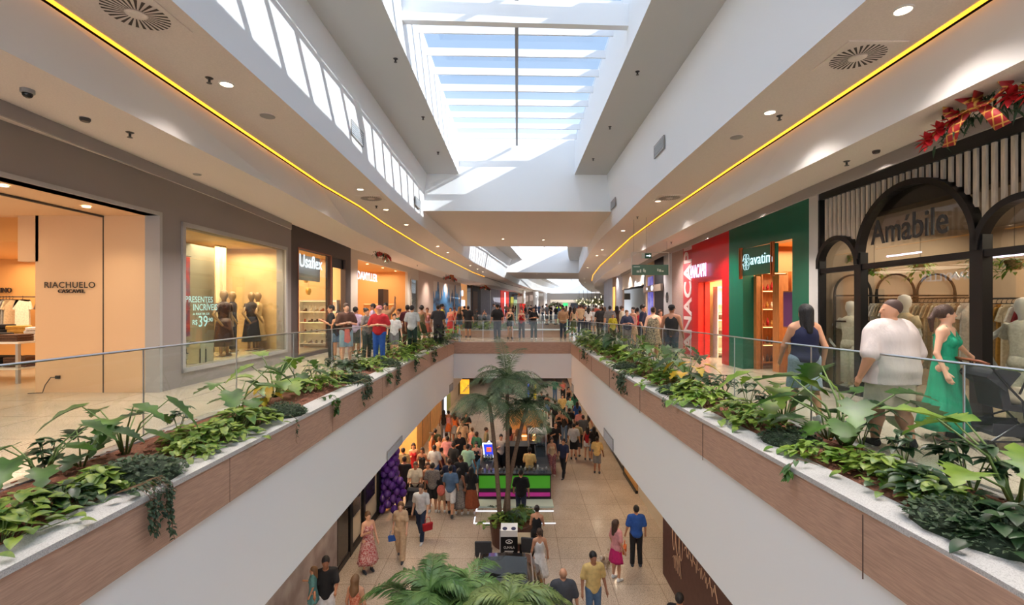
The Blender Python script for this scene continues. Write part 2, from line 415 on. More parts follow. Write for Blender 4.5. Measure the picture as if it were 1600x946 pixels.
# bulkheads across the void
ZBK = 4.93
def bulk(name, nl, nr, fl, fr, y0, y1, ztop, a_only=None):
    a, b, c, d = (U(*nl, ZBK) if isinstance(nl, tuple) and len(nl) == 2 else nl), U(*nr, ZBK), U(*fr, ZBK), U(*fl, ZBK)
    ex = 0.6 if a_only is None else a_only
    m = MB()
    m.mat(1).quad((a[0] - ex, a[1], ZBK), (b[0] + ex, b[1], ZBK), (c[0] + ex, c[1], ZBK), (d[0] - ex, d[1], ZBK))
    m.mat(0).quad((a[0] - ex, a[1], ZBK), (b[0] + ex, b[1], ZBK), (b[0] + ex, b[1], ztop), (a[0] - ex, a[1], ztop))
    m.quad((d[0] - ex, d[1], ZBK), (c[0] + ex, c[1], ZBK), (c[0] + ex, c[1], ztop), (d[0] - ex, d[1], ztop))
    m.quad((a[0] - ex, a[1], ztop), (b[0] + ex, b[1], ztop), (c[0] + ex, c[1], ztop), (d[0] - ex, d[1], ztop))
    return struct(m.build(name, [WHITE, SOFFIT], fix=False)), a, b
bulk('wall_bulkhead', (673, 329.5), (942, 331), (734, 385), (912, 386), 0, 0, ZT)
bulk('wall_bulkhead', (799, 425.5), (904, 427), (822, 436), (905, 436.6), 0, 0, ZT, 1.2)
struct(MB().box(-2, 30, 115, 115.3, ZA, ZT).build('wall_back', WHITE))
# skylight: glass, cross fins, a long rod and one deep beam
SKY = glass('skylight_glass', (232, 240, 246), 0.03)
FIN = mat('white_aluminium', (240, 241, 243), 0.45)
def skylight(n, y0, y1, rod=True):
    g = MB().quad((xat(W_L, y0), y0, ZT), (xat(W_R, y0), y0, ZT), (xat(W_R, y1), y1, ZT), (xat(W_L, y1), y1, ZT)).build('window_%d' % n, SKY)
    struct(g, ['', 'nearest ceiling skylight with white cross fins', 'second ceiling skylight, beyond the first bulkhead', 'farthest ceiling skylight, beyond the second bulkhead'][n], 'skylight')
    y = 15.7
    while y > y0: y -= 0.862
    y += 0.862
    zf = 7.23
    if y0 > 20: y = y0 + 0.5
    while y < y1 - 0.05:
        f = MB().box(xat(W_L, y), xat(W_R, y), y, y + 0.035, zf, zf + 0.17)
        f.v = [(vx, vy + 0.03 * vx, vz) for vx, vy, vz in f.v]
        f.build('fin', FIN, g); y += 0.862
    xm0, xm1 = (xat(W_L, y0) + xat(W_R, y0)) / 2, (xat(W_L, y1) + xat(W_R, y1)) / 2
    MB().beam((xm0 + 0.0, y0, zf - 0.04), (xm1, y1, zf - 0.04), 0.07, 0.07).build('rod', mat('grey_rod', (160, 160, 160), 0.5, 0.4), g)
    return g
s1 = skylight(1, YB, 16.2)
skylight(2, 26.3, 44.8); skylight(3, 59, 112)
for yb_ in (8.3, -2.6, -13):
    q = MB().box(-2.0, 1.99, yb_, yb_ + 0.14, EYE + 4.95, EYE + 5.34); q.v = [(x, y + 0.045 * x, z) for x, y, z in q.v]
    q.build('beam', WHITE, s1)
q = MB().box(xat(W_L, 33), xat(W_R, 33), 33, 33.2, EYE + 4.95, EYE + 5.34).build('beam', WHITE, bpy.data.objects['window_2'])
for y0, y1 in ((YB, 16.2), (26.5, 44.5), (59, 112)):
    po = lamp('daylight_portal', 'AREA', ((xat(W_L, (y0 + y1) / 2) + xat(W_R, (y0 + y1) / 2)) / 2, (y0 + y1) / 2, ZT + 0.05), 1, size=4.2, size_y=y1 - y0)
    po.data.cycles.is_portal = True
    dx = (xat(W_L, y1) - xat(W_L, y0)) / (y1 - y0); po.rotation_euler = (0, 0, -math.atan(dx))
# cove strips: the warm line of light where the fascia meets the soffit
LED = lamp_mat('warm_led', (255, 160, 42), 1.9)
def cove(P, sgn, y1):
    p = [q for q in P if q[1] <= y1]
    a = [(x + sgn * 0.052, y, ZA - 0.006) for x, y, z in p]; b = [(x + sgn * 0.012, y, ZA - 0.02) for x, y, z in p]
    o = MB().ribbon(a, b).build('cove_light', LED, fix=False)
    return o
tag(cove(CV_Lx, 1, 60), 'long thin amber light strip along the ceiling step above the left shops', 'cove light')
tag(cove(CV_Rx, -1, 60), 'long thin amber light strip along the ceiling step above the right shops', 'cove light')
# lower level shopfront walls
LSH_L = [(-4.95, YB), (-4.93, 13), (-4.87, 17), (-4.9, 30), (-4.6, 48), (-4, 60)]
LSH_R = [(4.75, YB), (4.72, 15), (4.72, 30), (5.0, 40), (6, 60)]
# ================================================================== SHOPS
class Bay:
    """a stretch of shopfront seen from the walkway: u runs to the viewer's right, v goes into the shop, z up"""
    def __init__(s, P, Q):
        s.P, s.Q = Vector((P[0], P[1], 0)), Vector((Q[0], Q[1], 0)); d = s.Q - s.P; s.L = d.length; d.normalize(); s.d = d
        n = Vector((-d.y, d.x, 0)); s.n = n; s.rz = math.atan2(d.y, d.x)
        s.M = Matrix(((d.x, n.x, 0, P[0]), (d.y, n.y, 0, P[1]), (0, 0, 1, 0), (0, 0, 0, 1)))
    def at(s, px, py, v=0.0):                 # (u, z) where the sight line meets the plane v
        m = (px - CX) / F; o = s.P + s.n * v
        # o + u d on x = m y
        u = (m * o.y - o.x) / (s.d.x - m * s.d.y); Y = o.y + u * s.d.y
        return u, HZ(py, Y)
    def w(s, u, v, z=0): return tuple(s.M @ Vector((u, v, z)))
    def mb(s, b, name, m_, parent=None, **k):
        b.xf(s.M); return b.build(name, m_, parent, **k)
def bayL(pa, pb, path_=None):
    a, b = along(SH_L, pa), along(SH_L, pb); return Bay(a, b)
def bayR(pa, pb):
    a, b = along(SH_R, pa), along(SH_R, pb); return Bay(a, b)
def holed(b, u0, u1, z0, z1, v0, v1, holes):
    """wall in box pieces round rectangular openings (ua, ub, za, zb) ordered along u"""
    c = u0
    for ua, ub, za, zb in holes:
        if ua > c: b.box(c, ua, v0, v1, z0, z1)
        if za > z0: b.box(ua, ub, v0, v1, z0, za)
        if zb < z1: b.box(ua, ub, v0, v1, zb, z1)
        c = ub
    if c < u1: b.box(c, u1, v0, v1, z0, z1)
    return b
def frame_rect(b, ua, ub, za, zb, w_, v0, v1, sides='lrtb'):
    if 'l' in sides: b.box(ua - w_, ua, v0, v1, za - (w_ if 'b' in sides else 0), zb + w_)
    if 'r' in sides: b.box(ub, ub + w_, v0, v1, za - (w_ if 'b' in sides else 0), zb + w_)
    if 't' in sides: b.box(ua - w_, ub + w_, v0, v1, zb, zb + w_)
    if 'b' in sides: b.box(ua - w_, ub + w_, v0, v1, za - w_, za)
    return b
def sign(B, s_, u0, u1, z, v, m_, label=None, cat='sign', depth=0.03, hscale=1.0, bold=0.0, h=None, back=None, parent=None, spacing=1.0, name='shop_sign'):
    b, wd = text_mesh(s_, 1.0, depth, bold, spacing); k = (u1 - u0) / wd
    hh = k * hscale if h is None else h / 0.7
    b.v = [(x * k + u0, y * 0.6 + v, zz * hh + z) for x, y, zz in b.v]
    o = B.mb(b, name, m_, parent)
    if parent is None: tag(o, label, cat)
    return o
ZTOP = 4.35
GREYW = mat('grey_facade', (146, 138, 136), 0.7)
LFRAME = mat('light_grey_frame', (172, 170, 170), 0.5)
PEACH = mat('peach_wall', (228, 190, 150), 0.7)
SHOPGL = glass('shop_glass', (232, 236, 232), 0.05)
BLACK = mat('black_metal', (24, 23, 24), 0.4, 0.3)
DKGREY = mat('dark_grey_metal', (60, 56, 56), 0.45, 0.2)
WHT = mat('white_paint', (235, 232, 226), 0.5)
WARM = (1.0, 0.80, 0.56)
WARMW = (1.0, 0.90, 0.83)
DL = lamp_mat('downlight_glow', (255, 226, 190), 9)
DLRIM = mat('downlight_rim', (225, 220, 214), 0.5)
# small downlight built once, copied
dl0 = thing('downlight', 'x', 'downlight'); 
MB().lathe([(0.06, 0), (0.075, 0), (0.075, -0.012), (0.06, -0.012), (0.06, 0.0)], n=18, cap=False).build('rim', DLRIM, dl0)
MB().lathe([(0.06, -0.003), (0.03, 0.0), (0.001, 0.0)], n=18, cap=False).build('lens', DL, dl0)
dl0_used = [False]
def downlight(p, label, group=None, energy=0, color=WARMW, spot=R(120), scale=1.0):
    if not dl0_used[0]:
        dl0_used[0] = True; o = dl0; o.location = p; o['label'] = label
        if group: o['group'] = group
        o.scale = (scale,) * 3
    else:
        o = dup(dl0, p, 0, label, scale=scale)
        if group: o['group'] = group
        elif 'group' in o: del o['group']
    if energy:
        lamp('downlight_or_fill', 'SPOT', (p[0], p[1], p[2] - 0.03), energy, color, spot=spot, blend=0.9, radius=0.06)
    return o
def room(B, u0, u1, v1, zc, cw, cc=None, v0=0.2, name='wall_shop', side=True, lights=1, energy=60, color=WARM):
    """inside of a shop: back wall, side walls, ceiling and its light"""
    b = MB(); b.mat(0).box(u0, u1, v1, v1 + 0.1, 0, zc)
    if side: b.box(u0 - 0.06, u0, v0, v1, 0, zc).box(u1, u1 + 0.06, v0, v1, 0, zc)
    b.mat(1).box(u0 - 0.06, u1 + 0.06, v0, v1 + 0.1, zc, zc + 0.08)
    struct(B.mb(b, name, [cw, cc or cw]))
    if energy:
        n = lights
        for i in range(n):
            u = u0 + (i + 0.5) * (u1 - u0) / n; p = B.w(u, (v0 + v1) / 2, zc - 0.12)
            a = lamp('shop_light', 'AREA', p, energy * 0.6 / n, color, size=(u1 - u0) / n * 0.8, size_y=(v1 - v0) * 0.7); a.rotation_euler = (0, 0, B.rz)
    return
# ---- generic shop goods
def cloth_mat(n, c): return mat('cloth_' + n, c, 0.9, noise=0.12, scale=30)
SHIRTS = [cloth_mat('cream', (226, 212, 186)), cloth_mat('sand', (196, 172, 138)), cloth_mat('white', (232, 228, 222)), cloth_mat('grey', (150, 146, 140)),
          cloth_mat('ochre', (190, 140, 60)), cloth_mat('rust', (170, 84, 46)), cloth_mat('red', (170, 30, 34)), cloth_mat('black', (32, 30, 32)), cloth_mat('brown', (92, 64, 48))]
def garment_proto(long_):
    r = thing('hanging_garment', 'x', 'garment')
    h = 1.15 if long_ else 0.68
    b = MB(); sl = 0.2
    out = [(-0.07, 0), (0.07, 0), (0.2, -0.05), (0.26, -0.05 - sl), (0.19, -0.07 - sl), (0.175, -0.13), (0.19, -h), (-0.19, -h), (-0.175, -0.13), (-0.19, -0.07 - sl), (-0.26, -0.05 - sl), (-0.2, -0.05)]
    b.prism(out, -0.025, 0.025, 'y')
    b.build('cloth', SHIRTS[0], r, bevel=0.012)
    MB().tube([(0, 0, 0), (0, 0, 0.05), (0.02, 0, 0.075), (0, 0, 0.1), (-0.02, 0, 0.08)], 0.004, 5).tube([(-0.18, 0, -0.03), (0, 0, 0.02), (0.18, 0, -0.03)], 0.006, 5).build('hanger', BLACK, r)
    return r
GP = {True: garment_proto(True), False: garment_proto(False)}
for g_ in GP.values(): g_.location = (0, -60, -20)
GP_used = {True: False, False: False}
def recolor(root, part, m_):
    for c in kids(root):
        if c.name.split('.')[0] == part:
            c.material_slots[0].link = 'OBJECT'; c.material_slots[0].material = m_
def garment(long_, p, rz, m_, label, group=None):
    if not GP_used[long_]:
        GP_used[long_] = True; o = GP[long_]; TREE[o.name] = kids(o); o.location = p; o.rotation_euler = (0, 0, rz); o['label'] = label
    else: o = dup(GP[long_], p, rz, label)
    if group: o['group'] = group
    for c in [k for k in o.children if k.name.startswith('cloth')]:
        c.material_slots[0].link = 'OBJECT'; c.material_slots[0].material = m_
    return o
def mannequin(name, p, rz, label, top, bottom, skin, dress=False, h=1.75, arm=0.25):
    """faceless shop mannequin on a round base"""
    t = thing(name, label, 'mannequin', p, rz); k = h / 1.75
    b = MB()
    b.lathe([(0.05, 1.42), (0.052, 1.5), (0.06, 1.53), (0.085, 1.58), (0.09, 1.66), (0.07, 1.73), (0.02, 1.755)], n=14, sy=1.15)
    b.tube([(-0.19, 0, 1.38), (-0.26 - arm * 0.3, 0.0, 1.12), (-0.22 - arm * 0.1, -0.12, 0.9), (-0.2, -0.16, 0.82)], [0.045, 0.038, 0.03, 0.022], 8)
    b.tube([(0.19, 0, 1.38), (0.26, 0.03, 1.1), (0.25, -0.03, 0.86), (0.25, -0.05, 0.78)], [0.045, 0.038, 0.03, 0.022], 8)
    b.tube([(-0.09, 0, 0.85), (-0.1, 0, 0.45), (-0.1, 0, 0.08)], [0.085, 0.055, 0.035], 8).tube([(0.09, 0, 0.85), (0.1, -0.02, 0.45), (0.1, 0, 0.08)], [0.085, 0.055, 0.035], 8)
    b.ell((-0.1, -0.05, 0.045), (0.045, 0.11, 0.035)).ell((0.1, -0.05, 0.045), (0.045, 0.11, 0.035))
    b.build('body', skin, t, smooth=True)
    MB().lathe([(0.08, 0.86), (0.175, 0.9), (0.155, 1.08), (0.185, 1.3), (0.17, 1.4), (0.07, 1.46)], n=16, sy=0.68).tube([(-0.17, 0, 1.39), (-0.24, 0, 1.2)], [0.075, 0.07], 8).tube([(0.17, 0, 1.39), (0.24, 0.02, 1.2)], [0.075, 0.07], 8).build('top', top, t, smooth=True)
    if dress: MB().lathe([(0.15, 1.02), (0.2, 0.9), (0.24, 0.6), (0.29, 0.28)], n=20, sy=0.8, cap=False).build('skirt', bottom, t, smooth=True, solid=0.01)
    else: MB().lathe([(0.15, 1.0), (0.19, 0.9), (0.18, 0.82)], n=16, sy=0.72).tube([(-0.09, 0, 0.86), (-0.1, 0, 0.45), (-0.1, 0, 0.12)], [0.11, 0.095, 0.09], 10).tube([(0.09, 0, 0.86), (0.1, 0, 0.45), (0.1, 0, 0.12)], [0.11, 0.095, 0.09], 10).build('trousers', bottom, t, smooth=True)
    MB().lathe([(0.17, 0), (0.17, 0.012), (0.01, 0.014)], n=20).build('base', LFRAME, t)
    t.scale = (k, k, k); return t

# ================= LEFT: first shop, grey facade with portal and display window
B1 = Bay((-7.05, 3.2), along(SH_L, 455))
uP, zP = B1.at(251.5, 337); uw0, zw0 = B1.at(284, 345.5); uw1, zw1 = B1.at(447, 390.5)
zPo = 3.44; ua, ub = uw0 + 0.07, uw1 - 0.07; za, zb = 0.38, 3.34
b = holed(MB(), -9, B1.L, 0, ZTOP, 0, 0.25, [(-2.5, uP - 0.06, 0, zPo), (ua, ub, za, zb)])
struct(B1.mb(b, 'wall_left', GREYW))
b = MB(); b.box(-2.56, uP, -0.03, 0.26, zPo, zPo + 0.07).box(uP - 0.07, uP, -0.03, 0.26, 0, zPo)
struct(B1.mb(b, 'trim_portal', LFRAME))
struct(B1.mb(frame_rect(MB(), ua, ub, za, zb, 0.09, -0.04, 0.05), 'window_4', LFRAME))
pg = B1.mb(MB().box(ua, ub, 0.02, 0.032, za, zb), 'pane', SHOPGL, bpy.data.objects['window_4'])
# the wall across the portal carrying the shop's name (it faces the camera)
struct(MB().box(-9.36, -7.0, 9.2, 9.4, 0, 3.5).box(-9.7, -9.3, 9.2, 9.4, 2.55, 3.5).build('wall_portal', PEACH))
struct(MB().box(-14.5, -7.0, -3, 9.4, 3.44, 3.5).build('ceiling', PEACH))
struct(MB().box(-14.9, -9.3, 9.4, 13.2, 2.95, 3.05).box(-14.9, -9.3, 9.4, 9.45, 3.05, 3.5).box(-14.9, -8.9, 13, 13.2, 0, 3.3).build('wall_back', mat('amber_wall', (220, 160, 92), 0.8)))
struct(MB().beam((-8.05, 9.2, 3.42), (-7.85, 2, 3.42), 0.05, 0.03).box(-8.045, -8.03, 9.19, 9.2, 0, 3.42).build('trim_door_track', SLOT))
BP = Bay((-9.36, 9.2), (-7.0, 9.2))
DARKL = mat('dark_brown_letters', (48, 34, 30), 0.5)
u0_, z0_ = BP.at(70, 450); u1_, _ = BP.at(150, 450)
sg = sign(BP, 'RIACHUELO', u0_, u1_, z0_, -0.02, DARKL, 'dark lettering RIACHUELO on the peach wall inside the left portal', depth=0.008, bold=0.006, h=0.115, spacing=1.1)
sign(BP, 'CASCAVEL', BP.at(92, 458)[0], BP.at(134, 458)[0], HZ(458, 9.2), -0.02, DARKL, 'x', bold=0.004, h=0.07, parent=sg, name='small_lettering')
o = MB().box(-8.95, -8.87, 9.17, 9.2, 0.27, 0.33).tube([(-8.9, 9.17, 0.3), (-9.02, 9.16, 0.3), (-9.12, 9.15, 0.15), (-9.15, 9.13, 0.01), (-9.35, 9.05, 0.01)], 0.008, 6).build('power_cable', BLACK)
tag(o, 'black cable hanging from a socket low on the peach portal wall', 'cable')
for i, (x, y) in enumerate([(135, 323), (5, 290)]):
    downlight(U(x, y, 3.43), ['warm downlight in the portal ceiling above the peach wall', 'warm downlight in the portal ceiling at the left edge'][i], energy=45, color=WARM)
# clothes department deeper in
bt, wd = text_mesh('MASCULINO', 1.0, 0.03)
k = 0.17; x1 = D(18, 450, 12.95)[0]
bt.v = [(x * k + x1 - wd * k, 12.95 + y, z * k * 1.15 + HZ(457.5, 12.95)) for x, y, z in bt.v]
tag(bt.build('wall_lettering', DARKL), 'dark department lettering ending in NO on the amber back wall', 'sign')
o = thing('clothes_table', 'low white table heaped with folded clothes inside the left portal', 'table', (0, 0, 0))
MB().box(-13.9, -10.75, 10.2, 11.3, 0.86, 0.9).build('tabletop', WHT, o)
MB().box(-13.9, -10.75, 10.2, 11.3, 0.3, 0.33).build('shelf', WHT, o)
for x in (-13.85, -10.8):
    for y in (10.25, 11.25): MB().box(x - 0.03, x + 0.03, y - 0.03, y + 0.03, 0, 0.86).build('leg', LFRAME, o)
random.seed(4)
def fold(p, m_, sx, sy, h, label, rz=0):
    b = MB(); n = 4
    for i in range(n):
        j = random.uniform(-0.02, 0.02); b.box(-sx / 2 + j, sx / 2 + j, -sy / 2 - j, sy / 2 - j, h * i / n, h * (i + 0.92) / n)
    o = b.build('folded_clothes', m_, bevel=0.012); o.location = p; o.rotation_euler = (0, 0, rz); return tag(o, label, 'clothes', 'folded clothes on the table inside the left portal')
fc = [(-11.05, 10.45, 8, 'brown'), (-11.5, 10.45, 7, 'black'), (-11.95, 10.45, 0, 'cream'), (-11.05, 10.95, 2, 'white'), (-11.5, 10.95, 4, 'ochre'), (-11.95, 10.95, 7, 'black')]
for i, (x, y, c, n_) in enumerate(fc):
    fold((x, y, 0.9), SHIRTS[c], 0.42, 0.36, 0.16 + 0.14 * (i > 2) + 0.03 * (i % 3), 'pile of %s folded clothes %s on the white clothes table' % (n_, ['at the front right corner', 'in front', 'further left in front', 'at the back right corner', 'in the middle back', 'further left at the back'][i]), 0.2 * i)
for i, (x, c, n_) in enumerate([(-11.1, 8, 'brown'), (-11.7, 7, 'black'), (-12.3, 3, 'grey')]):
    fold((x, 10.7, 0.33), SHIRTS[c], 0.5, 0.5, 0.22, 'pile of %s clothes on the lower shelf of the clothes table, %s' % (n_, ['right', 'middle', 'left'][i]))
o = thing('clothes_rail', 'wall rail with hanging shirts behind the clothes table', 'clothes rail', (0, 0, 0))
MB().tube([(-14.6, 12.6, 1.92), (-9.9, 12.6, 1.92)], 0.015, 6).build('bar', DKGREY, o)
for x in (-14.2, -12, -10): MB().tube([(x, 12.6, 1.92), (x, 13, 1.92)], 0.012, 6).build('bracket', DKGREY, o)
g_ = garment(False, (-13.05, 12.5, 1.84), 0, SHIRTS[0], 'cream T-shirt hung facing out on the rail behind the clothes table')
for i in range(14):
    c = [1, 3, 8, 1, 2][i % 5]
    garment(False, ((-13.42 - i * 0.085) if i < 12 else (-12.55 + (i - 12) * .12), 12.6, 1.84), R(80), SHIRTS[c], 'shirts hung side on along the rail behind the clothes table', 'shirts on the rail behind the clothes table')
for e, p in ((80, (-11.5, 6.5, 3.3)), (90, (-12.0, 11.3, 2.85))):
    a = lamp('shop_light', 'AREA', p, e, WARM, size=3.5, size_y=3)
# display window contents
VITR = mat('display_back_wall', (200, 168, 120), 0.8, noise=0.15, scale=2)
room(B1, ua - 0.15, ub + 0.4, 2.1, 3.42, VITR, energy=280, lights=2)
struct(B1.mb(MB().box(ua - 0.15, ub + 0.4, 0.25, 2.1, 0.3, 0.36), 'floor', stone('display_floor', (220, 205, 175), (170, 140, 90))))
def w1(px, py, v): return B1.w(*[(lambda t: (t[0], v, t[1]))(B1.at(px, py, v))][0])
pn = B1.mb(MB().box(ua + 0.05, B1.at(335, 450, 1.6)[0], 1.6, 1.66, 0.36, 3.3), 'display_screen', mat('olive_grey_panel', (128, 122, 104), 0.7)); tag(pn, 'tall grey green panel at the left of the grey framed display window', 'panel')
u_, _ = B1.at(297, 420, 0.9)
po = thing('display_poster', 'narrow blue and red printed banner at the left end of the display window', 'banner', B1.w(u_, 0.9, 0), B1.rz)
MB().box(-0.22, 0.0, 0, 0.02, 0.95, 2.85).build('banner_sheet', mat('banner_print', (58, 100, 128), 0.6, noise=0.1, scale=3, col2=(190, 60, 50)), po)
MB().tube([(-0.25, 0, 2.87), (0.03, 0, 2.87)], 0.012, 6).build('rod', BLACK, po)
gauze = mat('gauze', (236, 214, 170), 0.8, noise=0.05, scale=8, emit=0.0)
for i, (a_, b_) in enumerate([(338, 352), (400, 412)]):
    ca, cb = B1.at(a_, 400, 1.3)[0], B1.at(b_, 400, 1.3)[0]; m = MB(); n = 24
    A = [(ca + (cb - ca) * t / n, 1.3 + 0.05 * math.sin(t * 1.9), 3.35) for t in range(n + 1)]; m.ribbon(A, [(p[0], p[1], 0.4) for p in A])
    tag(B1.mb(m, 'curtain', gauze, solid=0.01, smooth=True), 'pale gauze curtain hanging in the display window, %s' % ['left of the mannequins', 'right of the mannequins'][i], 'curtain')
MDK = mat('mannequin_bronze', (150, 120, 84), 0.35); DDK = mat('sequin_dress', (66, 42, 38), 0.35, noise=0.4, scale=60); NAVYD = cloth_mat('navy', (38, 36, 48)); BRND = cloth_mat('dkbrown', (58, 46, 40))
for i, (px, v, top, bot, dr, lb) in enumerate([(350, 0.7, DDK, DDK, True, 'bronze mannequin in a dark sequined dress, first behind the display glass'), (363, 1.1, NAVYD, NAVYD, False, 'bronze mannequin in dark navy clothes behind the sequined one'),
        (393, 0.9, BRND, NAVYD, True, 'bronze mannequin in a brown cape in the middle of the display'), (403, 0.9, VITR, VITR, True, 'bronze mannequin with an outstretched arm at the right of the display')]):
    u_, z_ = B1.at(px, 560, v)
    mannequin('mannequin', B1.w(u_, v, 0.36), B1.rz + (0.4 if i % 2 else -0.2), lb, top, bot, MDK, dr, 1.72, 0.25 + (0.3 if i == 3 else 0))
BOXM = mat('cream_box', (236, 226, 200), 0.6); BOXE = mat('dark_box_edge', (40, 34, 30), 0.6)
def gift(u, v, z, a, b_, c, rz, lb):
    o = thing('gift_box', lb, 'gift box', B1.w(u, v, z), B1.rz + rz, 'gift boxes stacked in the display window')
    MB().box(-a / 2, a / 2, -b_ / 2, b_ / 2, 0.0, c * 0.72).build('box', BOXM, o); MB().box(-a / 2 - 0.008, a / 2 + 0.008, -b_ / 2 - 0.008, b_ / 2 + 0.008, c * 0.72, c).build('lid', BOXM, o)
    MB().box(-a / 2 - 0.006, -a / 2 + 0.01, -b_ / 2 - 0.008, -b_ / 2 + 0.012, 0, c * .7).box(-a / 2 - 0.006, -a / 2 + 0.01, b_ / 2 - 0.012, b_ / 2 + 0.006, 0, c * .7).box(-a / 2 - 0.011, a / 2 + 0.011, -b_ / 2 - 0.011, b_ / 2 + 0.011, c - 0.008, c + 0.002).box(-a / 2 - 0.004, a / 2 + 0.004, -b_ / 2 - 0.004, b_ / 2 + 0.004, 0, 0.006).build('ribbon', BOXE, o)
g = [(0.35, 0, 0.5, 'lowest'), (0.35, 0.13, 0.46, 'second from the bottom'), (0.33, 0.29, 0.42, 'third from the bottom'), (0.3, 0.42, 0.6, 'fourth from the bottom'), (0.33, 0.55, 0.42, 'fifth from the bottom'), (0.25, 0.72, 0.5, 'topmost')]
zz = 0.36
for i, (du, _, wd_, n_) in enumerate(g):
    gift(ua + du + 0.05 * (i % 2), 0.55, zz, wd_, 0.34, 0.135, 0.1 * (-1) ** i, 'cream box with dark edges, %s of the stack in the display window' % n_); zz += 0.137
gift(ua + 0.95, 0.42, 0.36, 0.2, 0.3, 0.5, 0.1, 'upright cream box leaning beside the stack, the inner one'); gift(ua + 1.25, 0.42, 0.36, 0.2, 0.3, 0.46, -0.25, 'upright cream box leaning beside the stack, the outer one')
for q_ in (0.2, 0.45, 0.7, 0.9):  # fill spots added behind the glass to brighten boxes and mannequins
    p_ = B1.w(ua + (ub - ua) * q_, 0.12, 3.3); l_ = lamp('display_fill_spot', 'SPOT', p_, 60, WARM, spot=R(95), blend=0.8, radius=0.05); l_.rotation_euler = (Vector(B1.w(ua + (ub - ua) * q_, 0.85, 0.7)) - Vector(p_)).to_track_quat('-Z', 'Y').to_euler()
CYN = mat('cyan_vinyl', (160, 214, 212), 0.6, emit=0.15)
def vin(s_, a, b_, y, h, par=None, lb=None):
    u0, z = B1.at(a, y); u1, _ = B1.at(b_, y)
    return sign(B1, s_, u0, u1, z, 0.008, CYN, lb, 'window lettering', 0.004, bold=0.006, h=h, parent=par, name='window_lettering' if par is None else 'line_of_lettering')
v_ = vin('PRESENTES', 290, 333, 472.5, 0.13, None, 'pale cyan price lettering on the glass of the display window')
vin('INCR\u00cdVEIS', 302, 340, 485.5, 0.14, v_); vin('A PARTIR DE', 302, 328, 493, 0.05, v_); vin('R$', 301, 309, 508, 0.11, v_); vin('39', 310, 325, 511, 0.24, v_); vin(',90', 325, 333, 503, 0.09, v_)
for i, (px, py) in enumerate([(428, 443), (428, 459)]):
    u_, z_ = B1.at(px, py, 0.8); o = thing('spotlight', 'small white spotlight on a pole at the right of the display window, %s' % ['upper', 'lower'][i], 'spotlight', B1.w(u_, 0.8, z_), B1.rz)
    MB().tube([(0, 0, 0), (-0.14, -0.03, -0.03)], 0.045, 10).build('housing', WHT, o); MB().ell((-0.15, -0.03, -0.033), (0.01, 0.035, 0.035)).build('lens', DL, o)
u_, _ = B1.at(430, 450, 0.85); tag(B1.mb(MB().box(u_ - 0.02, u_ + 0.02, 0.85, 0.89, 0.36, 3.4), 'display_pole', LFRAME), 'thin pole carrying two spotlights in the display window', 'pole')

# ================= second shop: dark frame, window with sign and open doorway
B2 = bayL(455, 548)
DKF = mat('dark_brown_facade', (78, 68, 66), 0.6)
h0, h1 = B2.at(466, 400)[0], B2.at(517, 400)[0]; d0, d1 = B2.at(520, 400)[0], B2.at(540, 400)[0]
zt2 = B2.at(466, 388)[1]
struct(B2.mb(holed(MB(), 0, B2.L, 0, ZTOP, 0, 0.2, [(h0, h1, 0.12, zt2), (d0, d1, 0, zt2)]), 'wall_left', DKF))
struct(B2.mb(frame_rect(MB(), h0, h1, 0.12, zt2, 0.03, -0.02, 0.04, 'lrt'), 'window_5', mat('copper_trim', (168, 98, 70), 0.4, 0.4)))
B2.mb(MB().box(h0, h1, 0.05, 0.06, 0.12, zt2), 'pane', SHOPGL, bpy.data.objects['window_5'])
room(B2, 0.1, B2.L - 0.1, 3.4, zt2 + 0.1, mat('light_amber', (236, 196, 140), 0.8), energy=170, lights=2)
LIT = lamp_mat('lit_white_letters', (235, 240, 255), 1.25)
u0_, z0_ = B2.at(477, 416); u1_, _ = B2.at(512, 416)
bd = B2.mb(MB().box(h0 + 0.05, h1 - 0.1, 0.36, 0.42, zt2 - 0.95, zt2 - 0.1), 'sign_board', mat('pale_board', (222, 216, 208), 0.6)); tag(bd, 'pale board hung inside the top of the shoe shop window', 'board')
sign(B2, 'Usaflex', u0_, u1_, z0_, 0.2, LIT, 'white lit letters Usaflex at the top of the shoe shop window', bold=0.01, h=0.42, depth=0.02)
shp = B2.mb(holed(MB(), d0, d1, zt2 - 0.36, zt2, 0.1, 0.16, []), 'roller_shutter', BLACK); tag(shp, 'black roller shutter rolled up over the shoe shop doorway', 'shutter')
